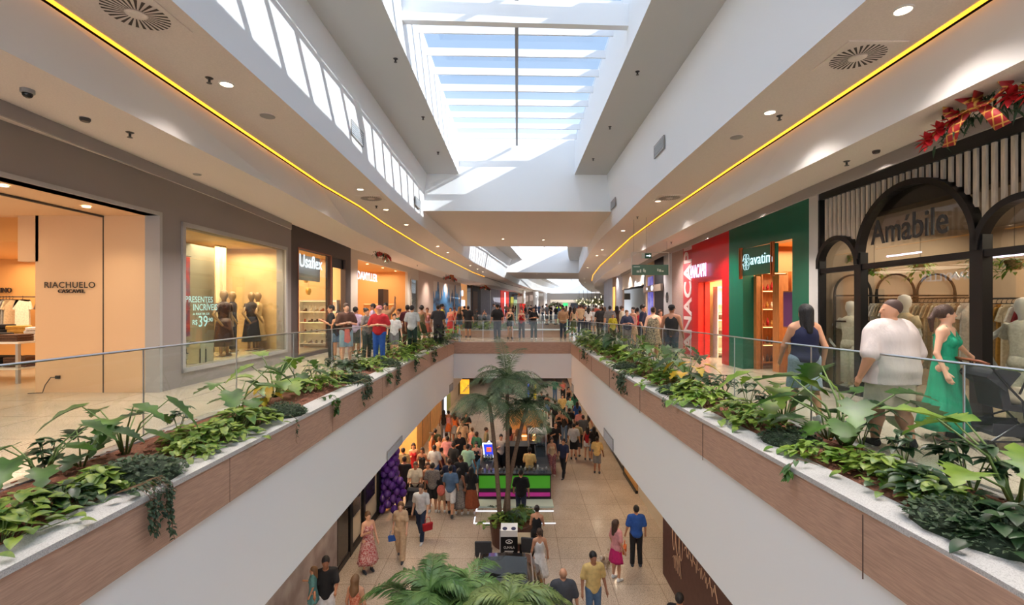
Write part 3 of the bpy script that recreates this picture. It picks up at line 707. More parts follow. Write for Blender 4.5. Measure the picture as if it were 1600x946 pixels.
def shelf_unit(B, u0, u1, v, z1, n, label, m_=None, depth=0.35, goods=True, cat='shelf', cols=(0, 1, 5, 8), seed=1, glow=None, gname='shoe', gl='shoes'):
    o = thing('shelf_unit', label, cat, B.w(u0, v, 0), B.rz); W = u1 - u0; m_ = m_ or WHT
    MB().box(0, 0.03, 0, depth, 0, z1).build('side_panel', m_, o); MB().box(W - 0.03, W, 0, depth, 0, z1).build('side_panel', m_, o); MB().box(0.03, W - 0.03, depth - 0.03, depth, 0.05, z1).build('back_panel', m_, o)
    rr = random.Random(seed)
    for i in range(n):
        z = 0.15 + (z1 - 0.2) * i / max(1, n - 1); MB().box(0.03, W - 0.03, 0, depth - 0.03, z, z + 0.03).build('shelf', m_, o)
        if glow and i: MB().box(0.05, W - 0.05, 0.02, 0.05, z - 0.012, z - 0.002).build('shelf_light', glow, o)
        if goods and i < n - 1:
            k = max(3, int(W / (0.13 if gname == 'bottle' else 0.22)))
            for j in range(k):
                uu = 0.06 + (W - 0.12) * (j + 0.5) / k + rr.uniform(-0.01, 0.01); c = rr.choice(cols); hh = rr.uniform(0.1, 0.2)
                p = B.w(u0 + uu, v + depth * 0.45, z + 0.031)
                b = MB()
                if gname == 'shoe': b.ell((0, -0.04, 0.03), (0.045, 0.1, 0.035), 8, 5).ell((0, 0.04, 0.06), (0.04, 0.05, 0.06), 8, 5).box(-0.04, 0.04, -0.12, 0.08, 0, 0.014)
                elif gname == 'handbag': b.lathe([(0.11, 0), (0.12, 0.02), (0.1, hh), (0.03, hh + 0.01)], n=10, sy=0.5).tube([(-0.07, 0, hh), (-0.05, 0, hh + 0.09), (0.05, 0, hh + 0.09), (0.07, 0, hh)], 0.008, 5)
                elif gname == 'bottle': b.lathe([(0.035, 0), (0.035, hh * 0.7), (0.015, hh * 0.8), (0.015, hh + 0.02)], n=8)
                q = b.build(gname, SHIRTS[c], smooth=gname != 'shoe'); q.location = p; q.rotation_euler = (0, 0, B.rz + rr.uniform(-0.5, 0.5))
                tag(q, 'small %s set out on %s' % (gname, gl), gname, '%s displayed on %s' % (gname, gl))
    return o
GLOW = lamp_mat('shelf_glow', (255, 214, 140), 2.5)
BF2 = Bay((-9.6, B2.w(B2.L, 0)[1] - 0.25), (-7.1, B2.w(B2.L, 0)[1] - 0.25)); shelf_unit(BF2, 0.9, 2.4, -0.3, 1.9, 5, 'lit golden shelves of shoes inside the shoe shop window', glow=GLOW, gl='the golden shelves of the shoe shop')
tb = thing('display_table', 'red topped shoe table behind the shoe shop window', 'table', B2.w(h0 + 0.5, 1.0, 0), B2.rz)
MB().box(-0.4, 0.6, -0.3, 0.3, 0.98, 1.03).build('tabletop', SHIRTS[6], tb)
for q in ((-0.37, -0.27), (0.57, -0.27), (-0.37, 0.27), (0.57, 0.27)): MB().box(q[0] - 0.015, q[0] + 0.015, q[1] - 0.015, q[1] + 0.015, 0, 0.98).build('leg', DKGREY, tb)
pst = B2.mb(MB().box(h0 + 0.1, h0 + 1.2, 1.5, 1.53, 1.15, 1.95), 'poster', mat('poster_print', (190, 170, 160), 0.6, noise=0.2, scale=3, col2=(150, 80, 70))); tag(pst, 'pale poster with reddish figures inside the shoe shop window', 'poster')
for i, py in enumerate((437, 456)):
    u_, z_ = B2.at(478 + 4 * i, py, 0.8); o = thing('pendant_lamp', 'small golden pendant lamp in the shoe shop window, %s' % ['upper', 'lower'][i], 'lamp', B2.w(u_, 0.8, z_))
    MB().lathe([(0.02, 0.14), (0.09, 0.1), (0.1, 0.0), (0.05, -0.12)], n=12, cap=False).build('shade', mat('brass', (200, 150, 70), 0.3, 0.7, emit=0.3, emit_col=(255, 180, 80)), o, smooth=True); MB().tube([(0, 0, 0.14), (0, 0, zt2 - z_)], 0.005, 5).build('cord', BLACK, o)

# ================= third shop: amber opening
B3 = bayL(548, 641)
BEI = mat('beige_facade', (206, 194, 180), 0.7); AMB = mat('amber_interior', (232, 180, 116), 0.8)
e0, e1 = B3.at(559, 420)[0], B3.at(637, 420)[0]; zt3 = B3.at(559, 405)[1]
struct(B3.mb(holed(MB(), 0, B3.L, 0, ZTOP, 0, 0.15, [(e0, e1, 0, zt3)]), 'wall_left', BEI))
room(B3, 0.1, B3.L - 0.1, 3.8, zt3 + 0.05, AMB, energy=200, lights=3)
u0_, z0_ = B3.at(561.5, 436); u1_, _ = B3.at(592.5, 436)
sign(B3, 'DAMYLLER', u0_, u1_, z0_, 0.1, LIT, 'white lit letters DAMYLLER over the amber shop opening', bold=0.006, h=0.36, depth=0.02)
px = B3.mb(MB().box(B3.at(599, 450, .9)[0], B3.at(607, 450, .9)[0], 0.9, 1.2, 0, 2.6), 'dark_screen', mat('dark_screen', (44, 42, 50), 0.3)); tag(px, 'tall dark standing screen inside the amber shop', 'screen')
BF3 = Bay((-9.6, B3.w(B3.L, 0)[1] - 0.3), (-6.9, B3.w(B3.L, 0)[1] - 0.3)); shelf_unit(BF3, 0.4, 2.3, -0.4, 1.8, 4, 'low lit shelves along the back of the amber shop', AMB, glow=GLOW, goods=False)
for i in range(4):
    u_ = e0 + 0.5 + i * (e1 - e0 - 1) / 3; downlight(B3.w(u_, 0.6, zt3 + 0.04), 'downlight in the ceiling of the amber shop, %s from the shoe shop side' % ['first', 'second', 'third', 'fourth'][i])

# ================= further left shopfronts
def panel(side, pa, pb, m_, v=0.0, z0=0, z1=ZTOP, name=None, label=None, cat=None, th=0.12):
    Bq = (bayL if side == 'L' else bayR)(pa, pb); o = Bq.mb(MB().box(0, Bq.L, v, v + th, z0, z1), name or ('wall_left' if side == 'L' else 'wall_right'), m_)
    return (tag(o, label, cat) if label else struct(o)), Bq
o, Bq = panel('L', 641, 654, BEI, z0=3.3)
struct(Bq.mb(frame_rect(MB(), 0.25, Bq.L - 0.25, 0, 3.3, 0.12, -0.02, 0.12, 'lrt'), 'window_6', BEI)); struct(Bq.mb(MB().box(0.2, Bq.L - 0.2, 0.05, 0.06, 0, 3.3), 'window_6_glass', SHOPGL)); struct(Bq.mb(MB().box(0, Bq.L, 1.0, 1.1, 0, ZTOP), 'wall_left', mat('teal_grey', (120, 128, 126), 0.4)))
panel('L', 654, 677, mat('beige_panel', (196, 172, 156), 0.7, noise=0.05, scale=40))
# drip mural
def drip_mat():
    m = mat('drip_mural', (70, 112, 160), 0.5); t = m.node_tree; b = t.nodes['Principled BSDF']
    g = t.nodes.new('ShaderNodeTexCoord'); s_ = t.nodes.new('ShaderNodeSeparateXYZ'); t.links.new(g.outputs['UV'], s_.inputs[0])
    cmb = t.nodes.new('ShaderNodeCombineXYZ'); mu = t.nodes.new('ShaderNodeMath'); mu.operation = 'MULTIPLY'; mu.inputs[1].default_value = 9
    t.links.new(s_.outputs[0], mu.inputs[0]); t.links.new(mu.outputs[0], cmb.inputs[0])
    n = t.nodes.new('ShaderNodeTexNoise'); n.inputs['Scale'].default_value = 1.3; n.inputs['Detail'].default_value = 1; t.links.new(cmb.outputs[0], n.inputs['Vector'])
    mr = t.nodes.new('ShaderNodeMapRange'); mr.inputs[1].default_value = 0.25; mr.inputs[2].default_value = 0.75; mr.inputs[3].default_value = 0.35; mr.inputs[4].default_value = 1.2; t.links.new(n.outputs['Fac'], mr.inputs[0])
    gt = t.nodes.new('ShaderNodeMath'); gt.operation = 'GREATER_THAN'; t.links.new(s_.outputs[1], gt.inputs[0]); t.links.new(mr.outputs[0], gt.inputs[1])
    n2 = t.nodes.new('ShaderNodeTexNoise'); n2.inputs['Scale'].default_value = 4; t.links.new(g.outputs['UV'], n2.inputs['Vector'])
    r = t.nodes.new('ShaderNodeValToRGB'); e = r.color_ramp.elements; e[0].color = (*lin((52, 66, 100)), 1); e[1].color = (*lin((88, 150, 205)), 1); e[0].position = .4; e[1].position = .55; t.links.new(n2.outputs['Fac'], r.inputs[0])
    mx = t.nodes.new('ShaderNodeMix'); mx.data_type = 'RGBA'; mx.inputs[7].default_value = (*lin((208, 190, 176)), 1); t.links.new(gt.outputs[0], mx.inputs[0]); t.links.new(r.outputs[0], mx.inputs[6]); t.links.new(mx.outputs[2], b.inputs['Base Color'])
    return m
def uvplane(Bq, u0, u1, z0, z1, v, name, m_):
    b = MB().box(u0, u1, v, v + 0.04, z0, z1); o = Bq.mb(b, name, m_, fix=False); me = o.data; uv = me.uv_layers.new(name='uv')
    for i, l in enumerate(me.loops):
        p = me.vertices[l.vertex_index].index; vx = p % 4
        uv.data[i].uv = (1.0 if vx in (1, 2) else 0.0, 1.0 if p >= 4 else 0.0)
    return o
o, Bq = panel('L', 677, 721, mat('beige_panel', (196, 172, 156)), v=0.06)
tag(uvplane(Bq, 0.05, Bq.L - 0.05, 0.1, 3.5, 0.0, 'painted_hoarding', drip_mat()), 'beige hoarding with dripping blue paint pattern on the left side', 'hoarding')
tag(Bq.mb(MB().box(Bq.L * 0.68, Bq.L * 0.68 + 0.08, -0.06, 0.0, 0, 3.7), 'hoarding_post', mat('beige_panel', (1, 1, 1))), 'thin post standing in front of the blue dripping hoarding', 'post')
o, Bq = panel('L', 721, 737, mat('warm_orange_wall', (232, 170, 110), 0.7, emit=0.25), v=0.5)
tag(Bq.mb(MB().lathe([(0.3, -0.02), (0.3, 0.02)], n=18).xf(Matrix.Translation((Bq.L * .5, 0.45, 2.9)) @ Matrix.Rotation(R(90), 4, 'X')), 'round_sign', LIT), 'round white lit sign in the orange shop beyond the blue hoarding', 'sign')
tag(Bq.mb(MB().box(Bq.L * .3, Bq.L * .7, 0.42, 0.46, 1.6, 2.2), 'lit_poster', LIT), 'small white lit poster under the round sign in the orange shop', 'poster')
panel('L', 737, 751, mat('dark_entrance', (58, 48, 44), 0.6))
o, Bq = panel('L', 739, 746, mat('dark_wood', (120, 86, 62)), v=-0.03, z1=3.2, name='door_1', th=0.03)
panel('L', 751, 782, mat('grey_hoarding', (158, 152, 162), 0.6, noise=0.12, scale=4)); 
o, Bq = panel('L', 765.5, 766.5, WHT, v=-0.04, z1=3.6, name='hoarding_joint', label='thin pale joint post of the grey hoarding on the left side', cat='post', th=0.05)
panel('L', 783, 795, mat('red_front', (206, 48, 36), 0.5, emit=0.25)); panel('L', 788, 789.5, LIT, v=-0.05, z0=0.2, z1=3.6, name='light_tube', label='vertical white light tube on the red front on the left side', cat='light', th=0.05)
panel('L', 795, 808, mat('navy_front', (40, 56, 76), 0.5)); panel('L', 797, 801.5, mat('olive_yellow', (170, 160, 50), 0.6), v=-0.1, z1=3.0, name='yellow_poster', label='olive yellow poster panel between red and green fronts', cat='poster', th=0.08); panel('L', 802, 807, mat('pale_green', (150, 180, 140), 0.6), v=-0.1, z1=2.6, name='green_poster', label='pale green poster panel beside the olive yellow one', cat='poster', th=0.08)
panel('L', 808, 860, mat('far_front', (140, 120, 108), 0.6), th=0.2)

# ================= RIGHT: from the far end to the arcaded boutique
def pr(a, b_, c, **k): return panel('R', a, b_, c, **k)
pr(943.5, 950, mat('grey_front', (170, 172, 182), 0.6)); pr(950, 957, mat('grey_front', (1, 1, 1))); 
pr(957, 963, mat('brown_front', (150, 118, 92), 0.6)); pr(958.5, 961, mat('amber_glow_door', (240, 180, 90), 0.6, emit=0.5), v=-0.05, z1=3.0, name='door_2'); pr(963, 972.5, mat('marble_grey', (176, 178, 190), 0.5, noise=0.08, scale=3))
o, Bf = pr(972.5, 1006, BEI, z0=2.75)
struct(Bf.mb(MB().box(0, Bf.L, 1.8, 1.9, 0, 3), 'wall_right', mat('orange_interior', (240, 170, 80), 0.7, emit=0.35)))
sign(Bf, 'four', Bf.at(993, 450)[0], Bf.at(1005, 450)[0], Bf.at(1000, 447)[1], -0.05, LIT, 'white lit letters four over the orange shop on the right', h=0.3, bold=0.006)
for i in range(4): downlight(Bf.w(0.5 + i * (Bf.L - 1) / 3, -0.05, 2.72), 'downlight under the beige head of the orange shop, %s from the far end' % ['first', 'second', 'third', 'fourth'][i])
pr(1006, 1009, DKGREY); o, Bq = pr(1009, 1022.5, mat('sand_front', (206, 176, 140), 0.7)); pr(1014, 1021, mat('violet_poster', (84, 84, 190), 0.5, emit=0.3, noise=0.4, scale=2, col2=(190, 200, 240)), v=-0.06, z0=0.6, z1=3.0, name='poster', label='blue and violet poster beside the black doorway on the right', cat='poster', th=0.05)
pr(1022.5, 1037, mat('black_front', (26, 24, 26), 0.5)); 
o, Bq = pr(1009, 1037, mat('taupe_band', (140, 122, 108), 0.6), v=-0.12, z0=HZ(455, 20), z1=HZ(444, 20), name='shop_sign_band', label='taupe sign band with pale emblem between the orange shop and the black doorway', cat='sign', th=0.1)
Bq.mb(MB().ell((Bq.L * .55, -0.13, HZ(449, 20)), (0.22, 0.02, 0.12)).ell((Bq.L * .25, -0.13, HZ(449, 20)), (0.1, 0.02, 0.07)), 'emblem', LIT, o)
o, Bq = pr(1037, 1050, mat('grey_white_wall', (200, 200, 206), 0.6)); u_, z_ = Bq.at(1043, 465)
ov = MB(); 
for k in range(24):
    a, b_ = 2 * math.pi * k / 24, 2 * math.pi * (k + 1) / 24; ov.beam((u_ + .14 * math.cos(a), -0.02, z_ + .2 * math.sin(a)), (u_ + .14 * math.cos(b_), -0.02, z_ + .2 * math.sin(b_)), 0.02, 0.03)
for k in range(4): ov.beam((u_ - .08, -0.02, z_ - .1 + .07 * k), (u_ + .08, -0.02, z_ - .05 + .07 * k), 0.02, 0.02)
tag(Bq.mb(ov, 'oval_emblem', DKGREY), 'dark oval emblem on the pale pier beside the black doorway', 'sign')
pr(1050, 1067.5, mat('pink_stone', (178, 152, 144), 0.6, noise=0.08, scale=20))
o, Bq = pr(1067.5, 1082, mat('red_print', (200, 60, 66), 0.5))
rr = random.Random(3)
lt = MB(); bb, wd = text_mesh('ANACAPRI', 1.0, 0.02, 0.02)
lt.add([(Bq.L * 0.9 - zz_ / 0.72 * Bq.L * 0.78, y - 0.012, 0.12 + x * 4.1 / wd) for x, y, zz_ in bb.v], bb.f)
tag(Bq.mb(lt, 'wall_lettering', mat('white_print', (232, 214, 212), 0.6)), 'large white letters reading upwards on the red printed strip', 'wall lettering')
# red shop
B5 = bayR(1082, 1139)
RED = mat('glossy_red', (206, 10, 24), 0.35); r0, zr = B5.at(1091, 440); r1, _ = B5.at(1128, 440); zr = B5.at(1091, 441.5)[1]
struct(B5.mb(holed(MB(), 0, B5.L, 0, ZTOP, 0, 0.2, [(r0, r1, 0, zr)]), 'wall_right', RED))
struct(B5.mb(MB().box(r0 - 0.02, r0 + 0.05, 0.2, 0.36, 0, zr).box(r0, r1, 0.2, 0.36, zr, zr + 0.05), 'door_3', RED))
room(B5, 0.1, B5.L - 0.1, 3.0, zr + 0.1, mat('cream_interior', (244, 214, 160), 0.7), energy=170, v0=0.3)
sign(B5, 'ANACAPRI', B5.at(1081.5, 430)[0], B5.at(1107, 430)[0], B5.at(1090, 434)[1], -0.08, lamp_mat('lit_lilac_letters', (214, 206, 255), 1.3), 'lilac lit letters ANACAPRI on the glossy red shopfront', h=0.42, depth=0.02, bold=0.006)
BF5 = Bay((B5.w(0.2, 0.4)[0], B5.w(0.2, 0)[1] - 0.1), (9.0, B5.w(0.2, 0)[1] - 0.1)); shelf_unit(BF5, 0.15, 1.9, -0.38, 2.3, 5, 'lit cream shelves of handbags inside the red shop', glow=GLOW, gname='handbag', gl='the cream shelves of the red shop', cols=(0, 1, 2, 8))
# green shop
B6 = bayR(1139, 1264)
GRN = mat('deep_green_lacquer', (8, 98, 78), 0.28); g0 = B6.at(1161, 400)[0]; g1 = B6.at(1238, 400)[0]; zg = B6.at(1161, 389)[1]
struct(B6.mb(holed(MB(), 0, B6.L, 0, ZTOP, 0, 0.3, [(g0, g1, 0, zg)]), 'wall_right', GRN))
OAK = mat('warm_oak', (178, 112, 58), 0.5, noise=0.15, scale=5, stretch=(6, 6, 1))
room(B6, 0.1, B6.L - 0.1, 3.4, zg + 0.15, mat('brown_interior', (150, 96, 52), 0.7), mat('gold_ceiling', (214, 168, 110), 0.6), v0=0.32, energy=230, lights=2)
u0_, u1_ = B6.at(1163, 400)[0], B6.at(1219, 400)[0]; z0_, z1_ = B6.at(1163, 432)[1], B6.at(1163, 391)[1]
bd = thing('shop_sign', 'dark green board with pale emblem and the word avatim hung in copper straps', 'sign')
B6.mb(MB().box(u0_, u1_, -0.12, -0.04, z0_, z1_), 'board', GRN, bd)
PALEB = lamp_mat('pale_blue_letters', (190, 228, 235), 0.95)
bb, wd = text_mesh('avatim', 1.0, 0.012, -0.006); k = (u1_ - u0_) * 0.6 / wd; uu = u0_ + (u1_ - u0_) * 0.34; zc = (z0_ + z1_) / 2
bb.v = [(x * k + uu, y - 0.14, z * k * 1.15 + zc - 0.09) for x, y, z in bb.v]; B6.mb(bb, 'lettering', PALEB, bd)
em = MB(); ue = u0_ + (u1_ - u0_) * 0.2
for k in range(6):
    a = 2 * math.pi * k / 6
    for r_, q in ((0.17, 0.006),):
        for j in range(10):
            t0, t1 = 2 * math.pi * j / 10, 2 * math.pi * (j + 1) / 10; c = (ue + 0.09 * math.cos(a), zc + 0.12 * math.sin(a))
            em.beam((c[0] + 0.08 * math.cos(t0), -0.13, c[1] + 0.1 * math.sin(t0)), (c[0] + 0.08 * math.cos(t1), -0.13, c[1] + 0.1 * math.sin(t1)), q, q)
B6.mb(em, 'emblem', PALEB, bd)
COP = mat('copper', (190, 110, 70), 0.3, 0.8)
for uu in (u0_ + 0.02, u1_ - 0.12):
    for e in (0, 0.08): B6.mb(MB().box(uu + e, uu + e + 0.03, -0.17, -0.125, z0_ - 0.08, zg), 'strap', COP, bd)
struct(B6.mb(MB().box(g0 + 0.0, g0 + 0.12, 0.3, 0.42, 0, z0_).box(g0 + 0.5, g0 + 0.75, 0.5, 0.75, 0, z0_), 'door_4', OAK))
ps = B6.mb(MB().mat(1).box(B6.at(1203, 500)[0], B6.at(1219, 500)[0], 0.34, 0.37, HZ(511, 12), HZ(456, 12)).mat(0).box(B6.at(1204, 500)[0], B6.at(1218, 500)[0], 0.33, 0.345, HZ(509, 12), HZ(458, 12)), 'poster', [mat('plum_poster', (88, 40, 84), 0.5, emit=0.1), OAK]); tag(ps, 'framed plum coloured poster in the entrance of the green shop', 'poster')
BF6 = Bay((B6.w(0.2, 0.4)[0], B6.w(0.2, 0)[1] - 0.1), (9.4, B6.w(0.2, 0)[1] - 0.1)); shelf_unit(BF6, 0.15, 0.85, -0.38, 2.6, 6, 'wooden shelves of bottles in the green shop, closer to the walkway', OAK, gname='bottle', gl='the left shelves of the green shop', cols=(0, 4, 5, 8, 6), glow=GLOW)
shelf_unit(BF6, 0.95, 1.75, -0.38, 2.6, 6, 'wooden shelves of bottles in the green shop, deeper inside', OAK, gname='bottle', gl='the right shelves of the green shop', cols=(0, 4, 5, 8, 6), seed=5, glow=GLOW)
tb = thing('display_table', 'rattan fronted product table inside the green shop', 'table', B6.w(g0 + 1.0, 1.0, 0), B6.rz)
MB().box(-0.7, 0.9, -0.3, 0.3, 0.82, 0.87).build('tabletop', OAK, tb); MB().box(-0.6, 0.8, -0.25, 0.25, 0.4, 0.82).build('rattan_front', mat('rattan', (196, 160, 112), 0.8, noise=0.3, scale=50), tb)
for q in ((-0.62, -0.22), (0.82, -0.22), (-0.62, 0.22), (0.82, 0.22)): MB().box(q[0] - 0.03, q[0] + 0.03, q[1] - 0.03, q[1] + 0.03, 0, 0.82).build('leg', OAK, tb)
panel('R', 1264, 1278, mat('pale_pier', (206, 202, 198), 0.6), th=0.4)
# ================= arcaded boutique
B7 = Bay((6.4, 10.08), (6.42, 1.6)); YA = lambda Y: 10.08 - Y
BZ = 2.42
bl = MB(); bl.box(0, 8.48, -0.03, 0.1, 3.90, ZTOP + 0.0)
struct(B7.mb(bl, 'wall_right', mat('boutique_black', (26, 25, 26), 0.45)))
fr = thing('boutique_front', 'black steel shopfront with round arches and pale vertical slats', 'shopfront')
m = MB(); PW = 0.16
posts = [(0.0, 0.14), (YA(8.93), YA(8.93) + 0.17), (YA(6.66), YA(6.66) + 0.19), (YA(5.42), YA(5.42) + 0.17), (6.8, 6.95)]
for a, b_ in posts: m.box(a, b_, -0.05, 0.09, 0, 3.9 if a in (0.0, 6.8) else BZ + 0.25)
m.box(0, 8.4, -0.03, 0.07, BZ - 0.06, BZ + 0.04).box(0.14, 8.4, -0.03, 0.06, 0, 0.1)
B7.mb(m, 'steel_frame', BLACK, fr)
arches = [((0.14 + posts[1][0]) / 2, (posts[1][0] - 0.0) / 2, 2.46), ((posts[1][0] + posts[2][0] + 0.17) / 2, (posts[2][0] - posts[1][0] + 0.0) / 2, 2.56), ((posts[2][0] + posts[3][0] + .19) / 2, (posts[3][0] - posts[2][0]) / 2, 2.46)]
for c, r_, sp in arches:
    a = MB(); n = 26
    for k in range(n):
        t0, t1 = math.pi * k / n, math.pi * (k + 1) / n
        p = [(c + (r_ + e) * math.cos(t), v, sp + (r_ + e) * math.sin(t)) for t in (t0, t1) for e in (-0.045, 0.045) for v in (-0.08, 0.07)]
        a.add(p, [(0, 1, 3, 2), (4, 6, 7, 5), (0, 4, 5, 1), (2, 3, 7, 6), (0, 2, 6, 4), (1, 5, 7, 3)])
    B7.mb(a, 'arch', BLACK, fr)
SLT = mat('pale_oak_slat', (222, 212, 198), 0.6, noise=0.12, scale=4, stretch=(8, 8, 1))
u = 0.2
while u < 6.7:
    zb_ = BZ + 0.05
    for c, r_, sp in arches:
        if abs(u + 0.025 - c) < r_ + 0.04: zb_ = sp + math.sqrt(max(0, (r_ + 0.04) ** 2 - (u + 0.025 - c) ** 2))
    B7.mb(MB().box(u, u + 0.055, 0.02, 0.06, zb_, 3.9), 'slat', SLT, fr); u += 0.128
struct(B7.mb(MB().box(0.1, 6.8, 0.075, 0.085, 0.1, 3.88), 'window_7', glass('boutique_glass', (236, 236, 232), 0.05)))
u0_, u1_ = YA(8.43), YA(6.93)
sign(B7, 'Am\u00e1bile', u0_, u1_, 2.77, -0.1, mat('gunmetal_letters', (62, 64, 66), 0.35, 0.5), 'gunmetal letters Am\u00e1bile standing in front of the large arch', h=0.42, depth=0.03, bold=0.006)
TAUPE = mat('taupe_interior', (170, 150, 128), 0.8)
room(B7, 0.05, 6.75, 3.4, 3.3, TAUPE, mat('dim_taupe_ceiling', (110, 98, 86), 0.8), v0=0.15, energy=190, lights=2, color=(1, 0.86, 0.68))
def rail(u0, u1, v, z, n, cols, label, gl, long_=True, seed=0):
    o = thing('garment_rail', label, 'clothes rail'); B7.mb(MB().tube([(u0, v, z), (u1, v, z)], 0.015, 6), 'bar', BLACK, o)
    for uu in (u0, u1): B7.mb(MB().tube([(uu, v, 0), (uu, v, z)], 0.015, 6), 'post', BLACK, o)
    rr = random.Random(seed)
    for i in range(n):
        garment(long_, B7.w(u0 + (i + 0.5) * (u1 - u0) / n, v, z - 0.09), B7.rz + R(72), SHIRTS[rr.choice(cols)], gl, gl)
rail(0.45, 2.5, 0.95, 1.82, 24, (0, 0, 1, 2), 'black garment rail of cream clothes behind the large arch window', 'pale garments hanging close together behind the large arch window')
rail(2.7, 3.15, 0.95, 1.80, 6, (0, 1, 4, 5, 0), 'black garment rail of warm toned clothes behind the door post', 'warm toned garments hanging behind the near arch window', seed=3)
rail(3.25, 4.4, 0.9, 1.80, 12, (6, 0, 6, 1, 2), 'black garment rail of red and cream clothes at the right edge', 'red and cream garments at the near end of the boutique', seed=6)
PLAST = mat('mannequin_white', (226, 230, 226), 0.35); LINEN = cloth_mat('linen', (224, 222, 206)); TAN = cloth_mat('tan_print', (206, 186, 150))
def bp(px, v): return B7.at(px, 480, v)[0]
mannequin('mannequin', B7.w(bp(1329, 0.42), 0.42, 0), B7.rz + 0.3, 'white mannequin in a pale linen suit with hand on hip, left of the black post', LINEN, LINEN, PLAST, False, 1.78, 1.0)
mannequin('mannequin', B7.w(bp(1413, 0.45), 0.45, 0), B7.rz, 'white mannequin in a tan printed shirt behind the large arch window', TAN, LINEN, PLAST, False, 1.88, 0.2)
mannequin('mannequin', B7.w(bp(1600, 0.42), 0.42, 0), B7.rz, 'white mannequin in cream with bent arm at the right edge of the boutique', LINEN, LINEN, PLAST, False, 1.8, 0.9)
for i, (xc, r_) in enumerate(((7.05, 0.38), (7.95, 0.4), (8.8, 0.4))):
    o = thing('arched_shelf', 'black arched wall frame inside the boutique, %s from the walkway' % ['first', 'second', 'third'][i], 'shelf')
    m = MB(); yy = 9.95
    for k in range(14):
        t0, t1 = math.pi * k / 14, math.pi * (k + 1) / 14; m.beam((xc + r_ * math.cos(t0), yy, 1.95 + r_ * math.sin(t0)), (xc + r_ * math.cos(t1), yy, 1.95 + r_ * math.sin(t1)), 0.035, 0.035, (0, 1, 0))
    m.box(xc - r_ - .02, xc - r_ + .02, yy - .02, yy + .02, 0, 1.97).box(xc + r_ - .02, xc + r_ + .02, yy - .02, yy + .02, 0, 1.97); m.build('arch_frame', BLACK, o)
    MB().box(xc - r_, xc + r_, yy - .3, yy, 1.88, 1.91).build('shelf', BLACK, o); MB().box(xc - r_, xc + r_, yy - .3, yy, 1.35, 1.38).build('shelf', BLACK, o)
LT = lamp_mat('lilac_tube', (226, 206, 255), 4)
for i, (a, b_, y) in enumerate(((1385, 1437, 402), (1534, 1600, 405))):
    v = 1.2; tag(B7.mb(MB().box(B7.at(a, y, v)[0], B7.at(b_, y, v)[0], v, v + 0.04, B7.at(a, y, v)[1], B7.at(a, y, v)[1] + 0.025), 'tube_light', LT), 'thin lilac tube light under the boutique ceiling, %s' % ['behind the large arch', 'behind the near arch'][i], 'light')
sign(B7, 'AC', B7.at(1487, 438, 1.0)[0], B7.at(1512, 438, 1.0)[0], B7.at(1490, 434, 1.0)[1], 1.0, WHT, 'white letters AC on the wall inside the boutique', h=0.1)
# ================================================================== PLANTERS, GLASS RAILINGS, PLANTS
GL_L = [(-4.75, YB), (-4.8, 4.5), (-4.74, 8), (-4.65, 12), (-4.5, 16), (-4.2, 19.5), (-3.6, 21.6), (-3.0, 22.25)]
GL_R = [(4.45, YB), (4.35, 4.1), (3.95, 7), (3.8, 9.5), (3.8, 12), (3.72, 15), (3.35, 19.5), (2.9, 21.7), (2.6, 22.25)]
def gz(y): return 1.13 if y < 9 else max(0.95, 1.13 - (y - 9) * 0.0155)
RAILG = glass('railing_glass', (234, 242, 238), 0.035, dirt=0.035)
STEEL = mat('satin_steel', (190, 190, 192), 0.3, 0.9)
def railing(P, label, y0, step=1.95):
    t = thing('glass_railing', label, 'railing', (P[0][0], max(y0, P[0][1]), 0)); base = t.location.copy()
    pts = [(xat(P, y0), y0)] ; 
    # walk the path by length
    path_ = [(xat(P, y0), y0)] + [p for p in P if p[1] > y0]
    acc = 0; segs = []; cur = path_[0]
    i = 1; left = step; chain = [cur]
    while i < len(path_):
        nx = path_[i]; d = math.dist(cur, nx)
        if d < left: left -= d; cur = nx; chain.append(cur); i += 1
        else:
            k = left / d; cur = (cur[0] + (nx[0] - cur[0]) * k, cur[1] + (nx[1] - cur[1]) * k); chain.append(cur); segs.append(chain); chain = [cur]; left = step
    if len(chain) > 1: segs.append(chain)
    L = lambda p, z: (p[0] - base.x, p[1] - base.y, z)
    for c in segs:
        MB().ribbon([L(p, 0.0) for p in c], [L(p, gz(p[1])) for p in c]).build('glass_pane', RAILG, t, fix=False)
        p = c[0]
        MB().box(p[0] - base.x - 0.006, p[0] - base.x + 0.006, p[1] - base.y - 0.008, p[1] - base.y + 0.008, 0, gz(p[1])).build('joint', STEEL, t)
    MB().tube([L(p, gz(p[1]) + 0.008) for p in path_], 0.014, 6).build('handrail', STEEL, t)
    MB().ribbon([L((p[0] - 0.03, p[1]), 0.03) for p in path_], [L((p[0] + 0.03, p[1]), 0.03) for p in path_]).ribbon([L((p[0] - 0.03, p[1]), 0.0) for p in path_], [L((p[0] - 0.03, p[1]), 0.03) for p in path_]).ribbon([L((p[0] + 0.03, p[1]), 0.0) for p in path_], [L((p[0] + 0.03, p[1]), 0.03) for p in path_]).build('shoe_channel', STEEL, t, fix=False)
    return t
railing(GL_L, 'glass railing with steel handrail behind the left planter', -5.65)
railing(GL_R, 'glass railing with steel handrail behind the right planter', -5.2)
t = thing('glass_railing', 'straight glass railing along the near edge of the bridge', 'railing', (0, 22.25, 0))
n = 4; xa, xb = -3.0, 2.6
for i in range(n):
    a, b_ = xa + (xb - xa) * i / n, xa + (xb - xa) * (i + 1) / n
    MB().quad((a, 0, 0), (b_, 0, 0), (b_, 0, 0.95), (a, 0, 0.95)).build('glass_pane', RAILG, t); MB().box(a - 0.01, a + 0.01, -0.01, 0.01, 0, 0.95).build('joint', STEEL, t)
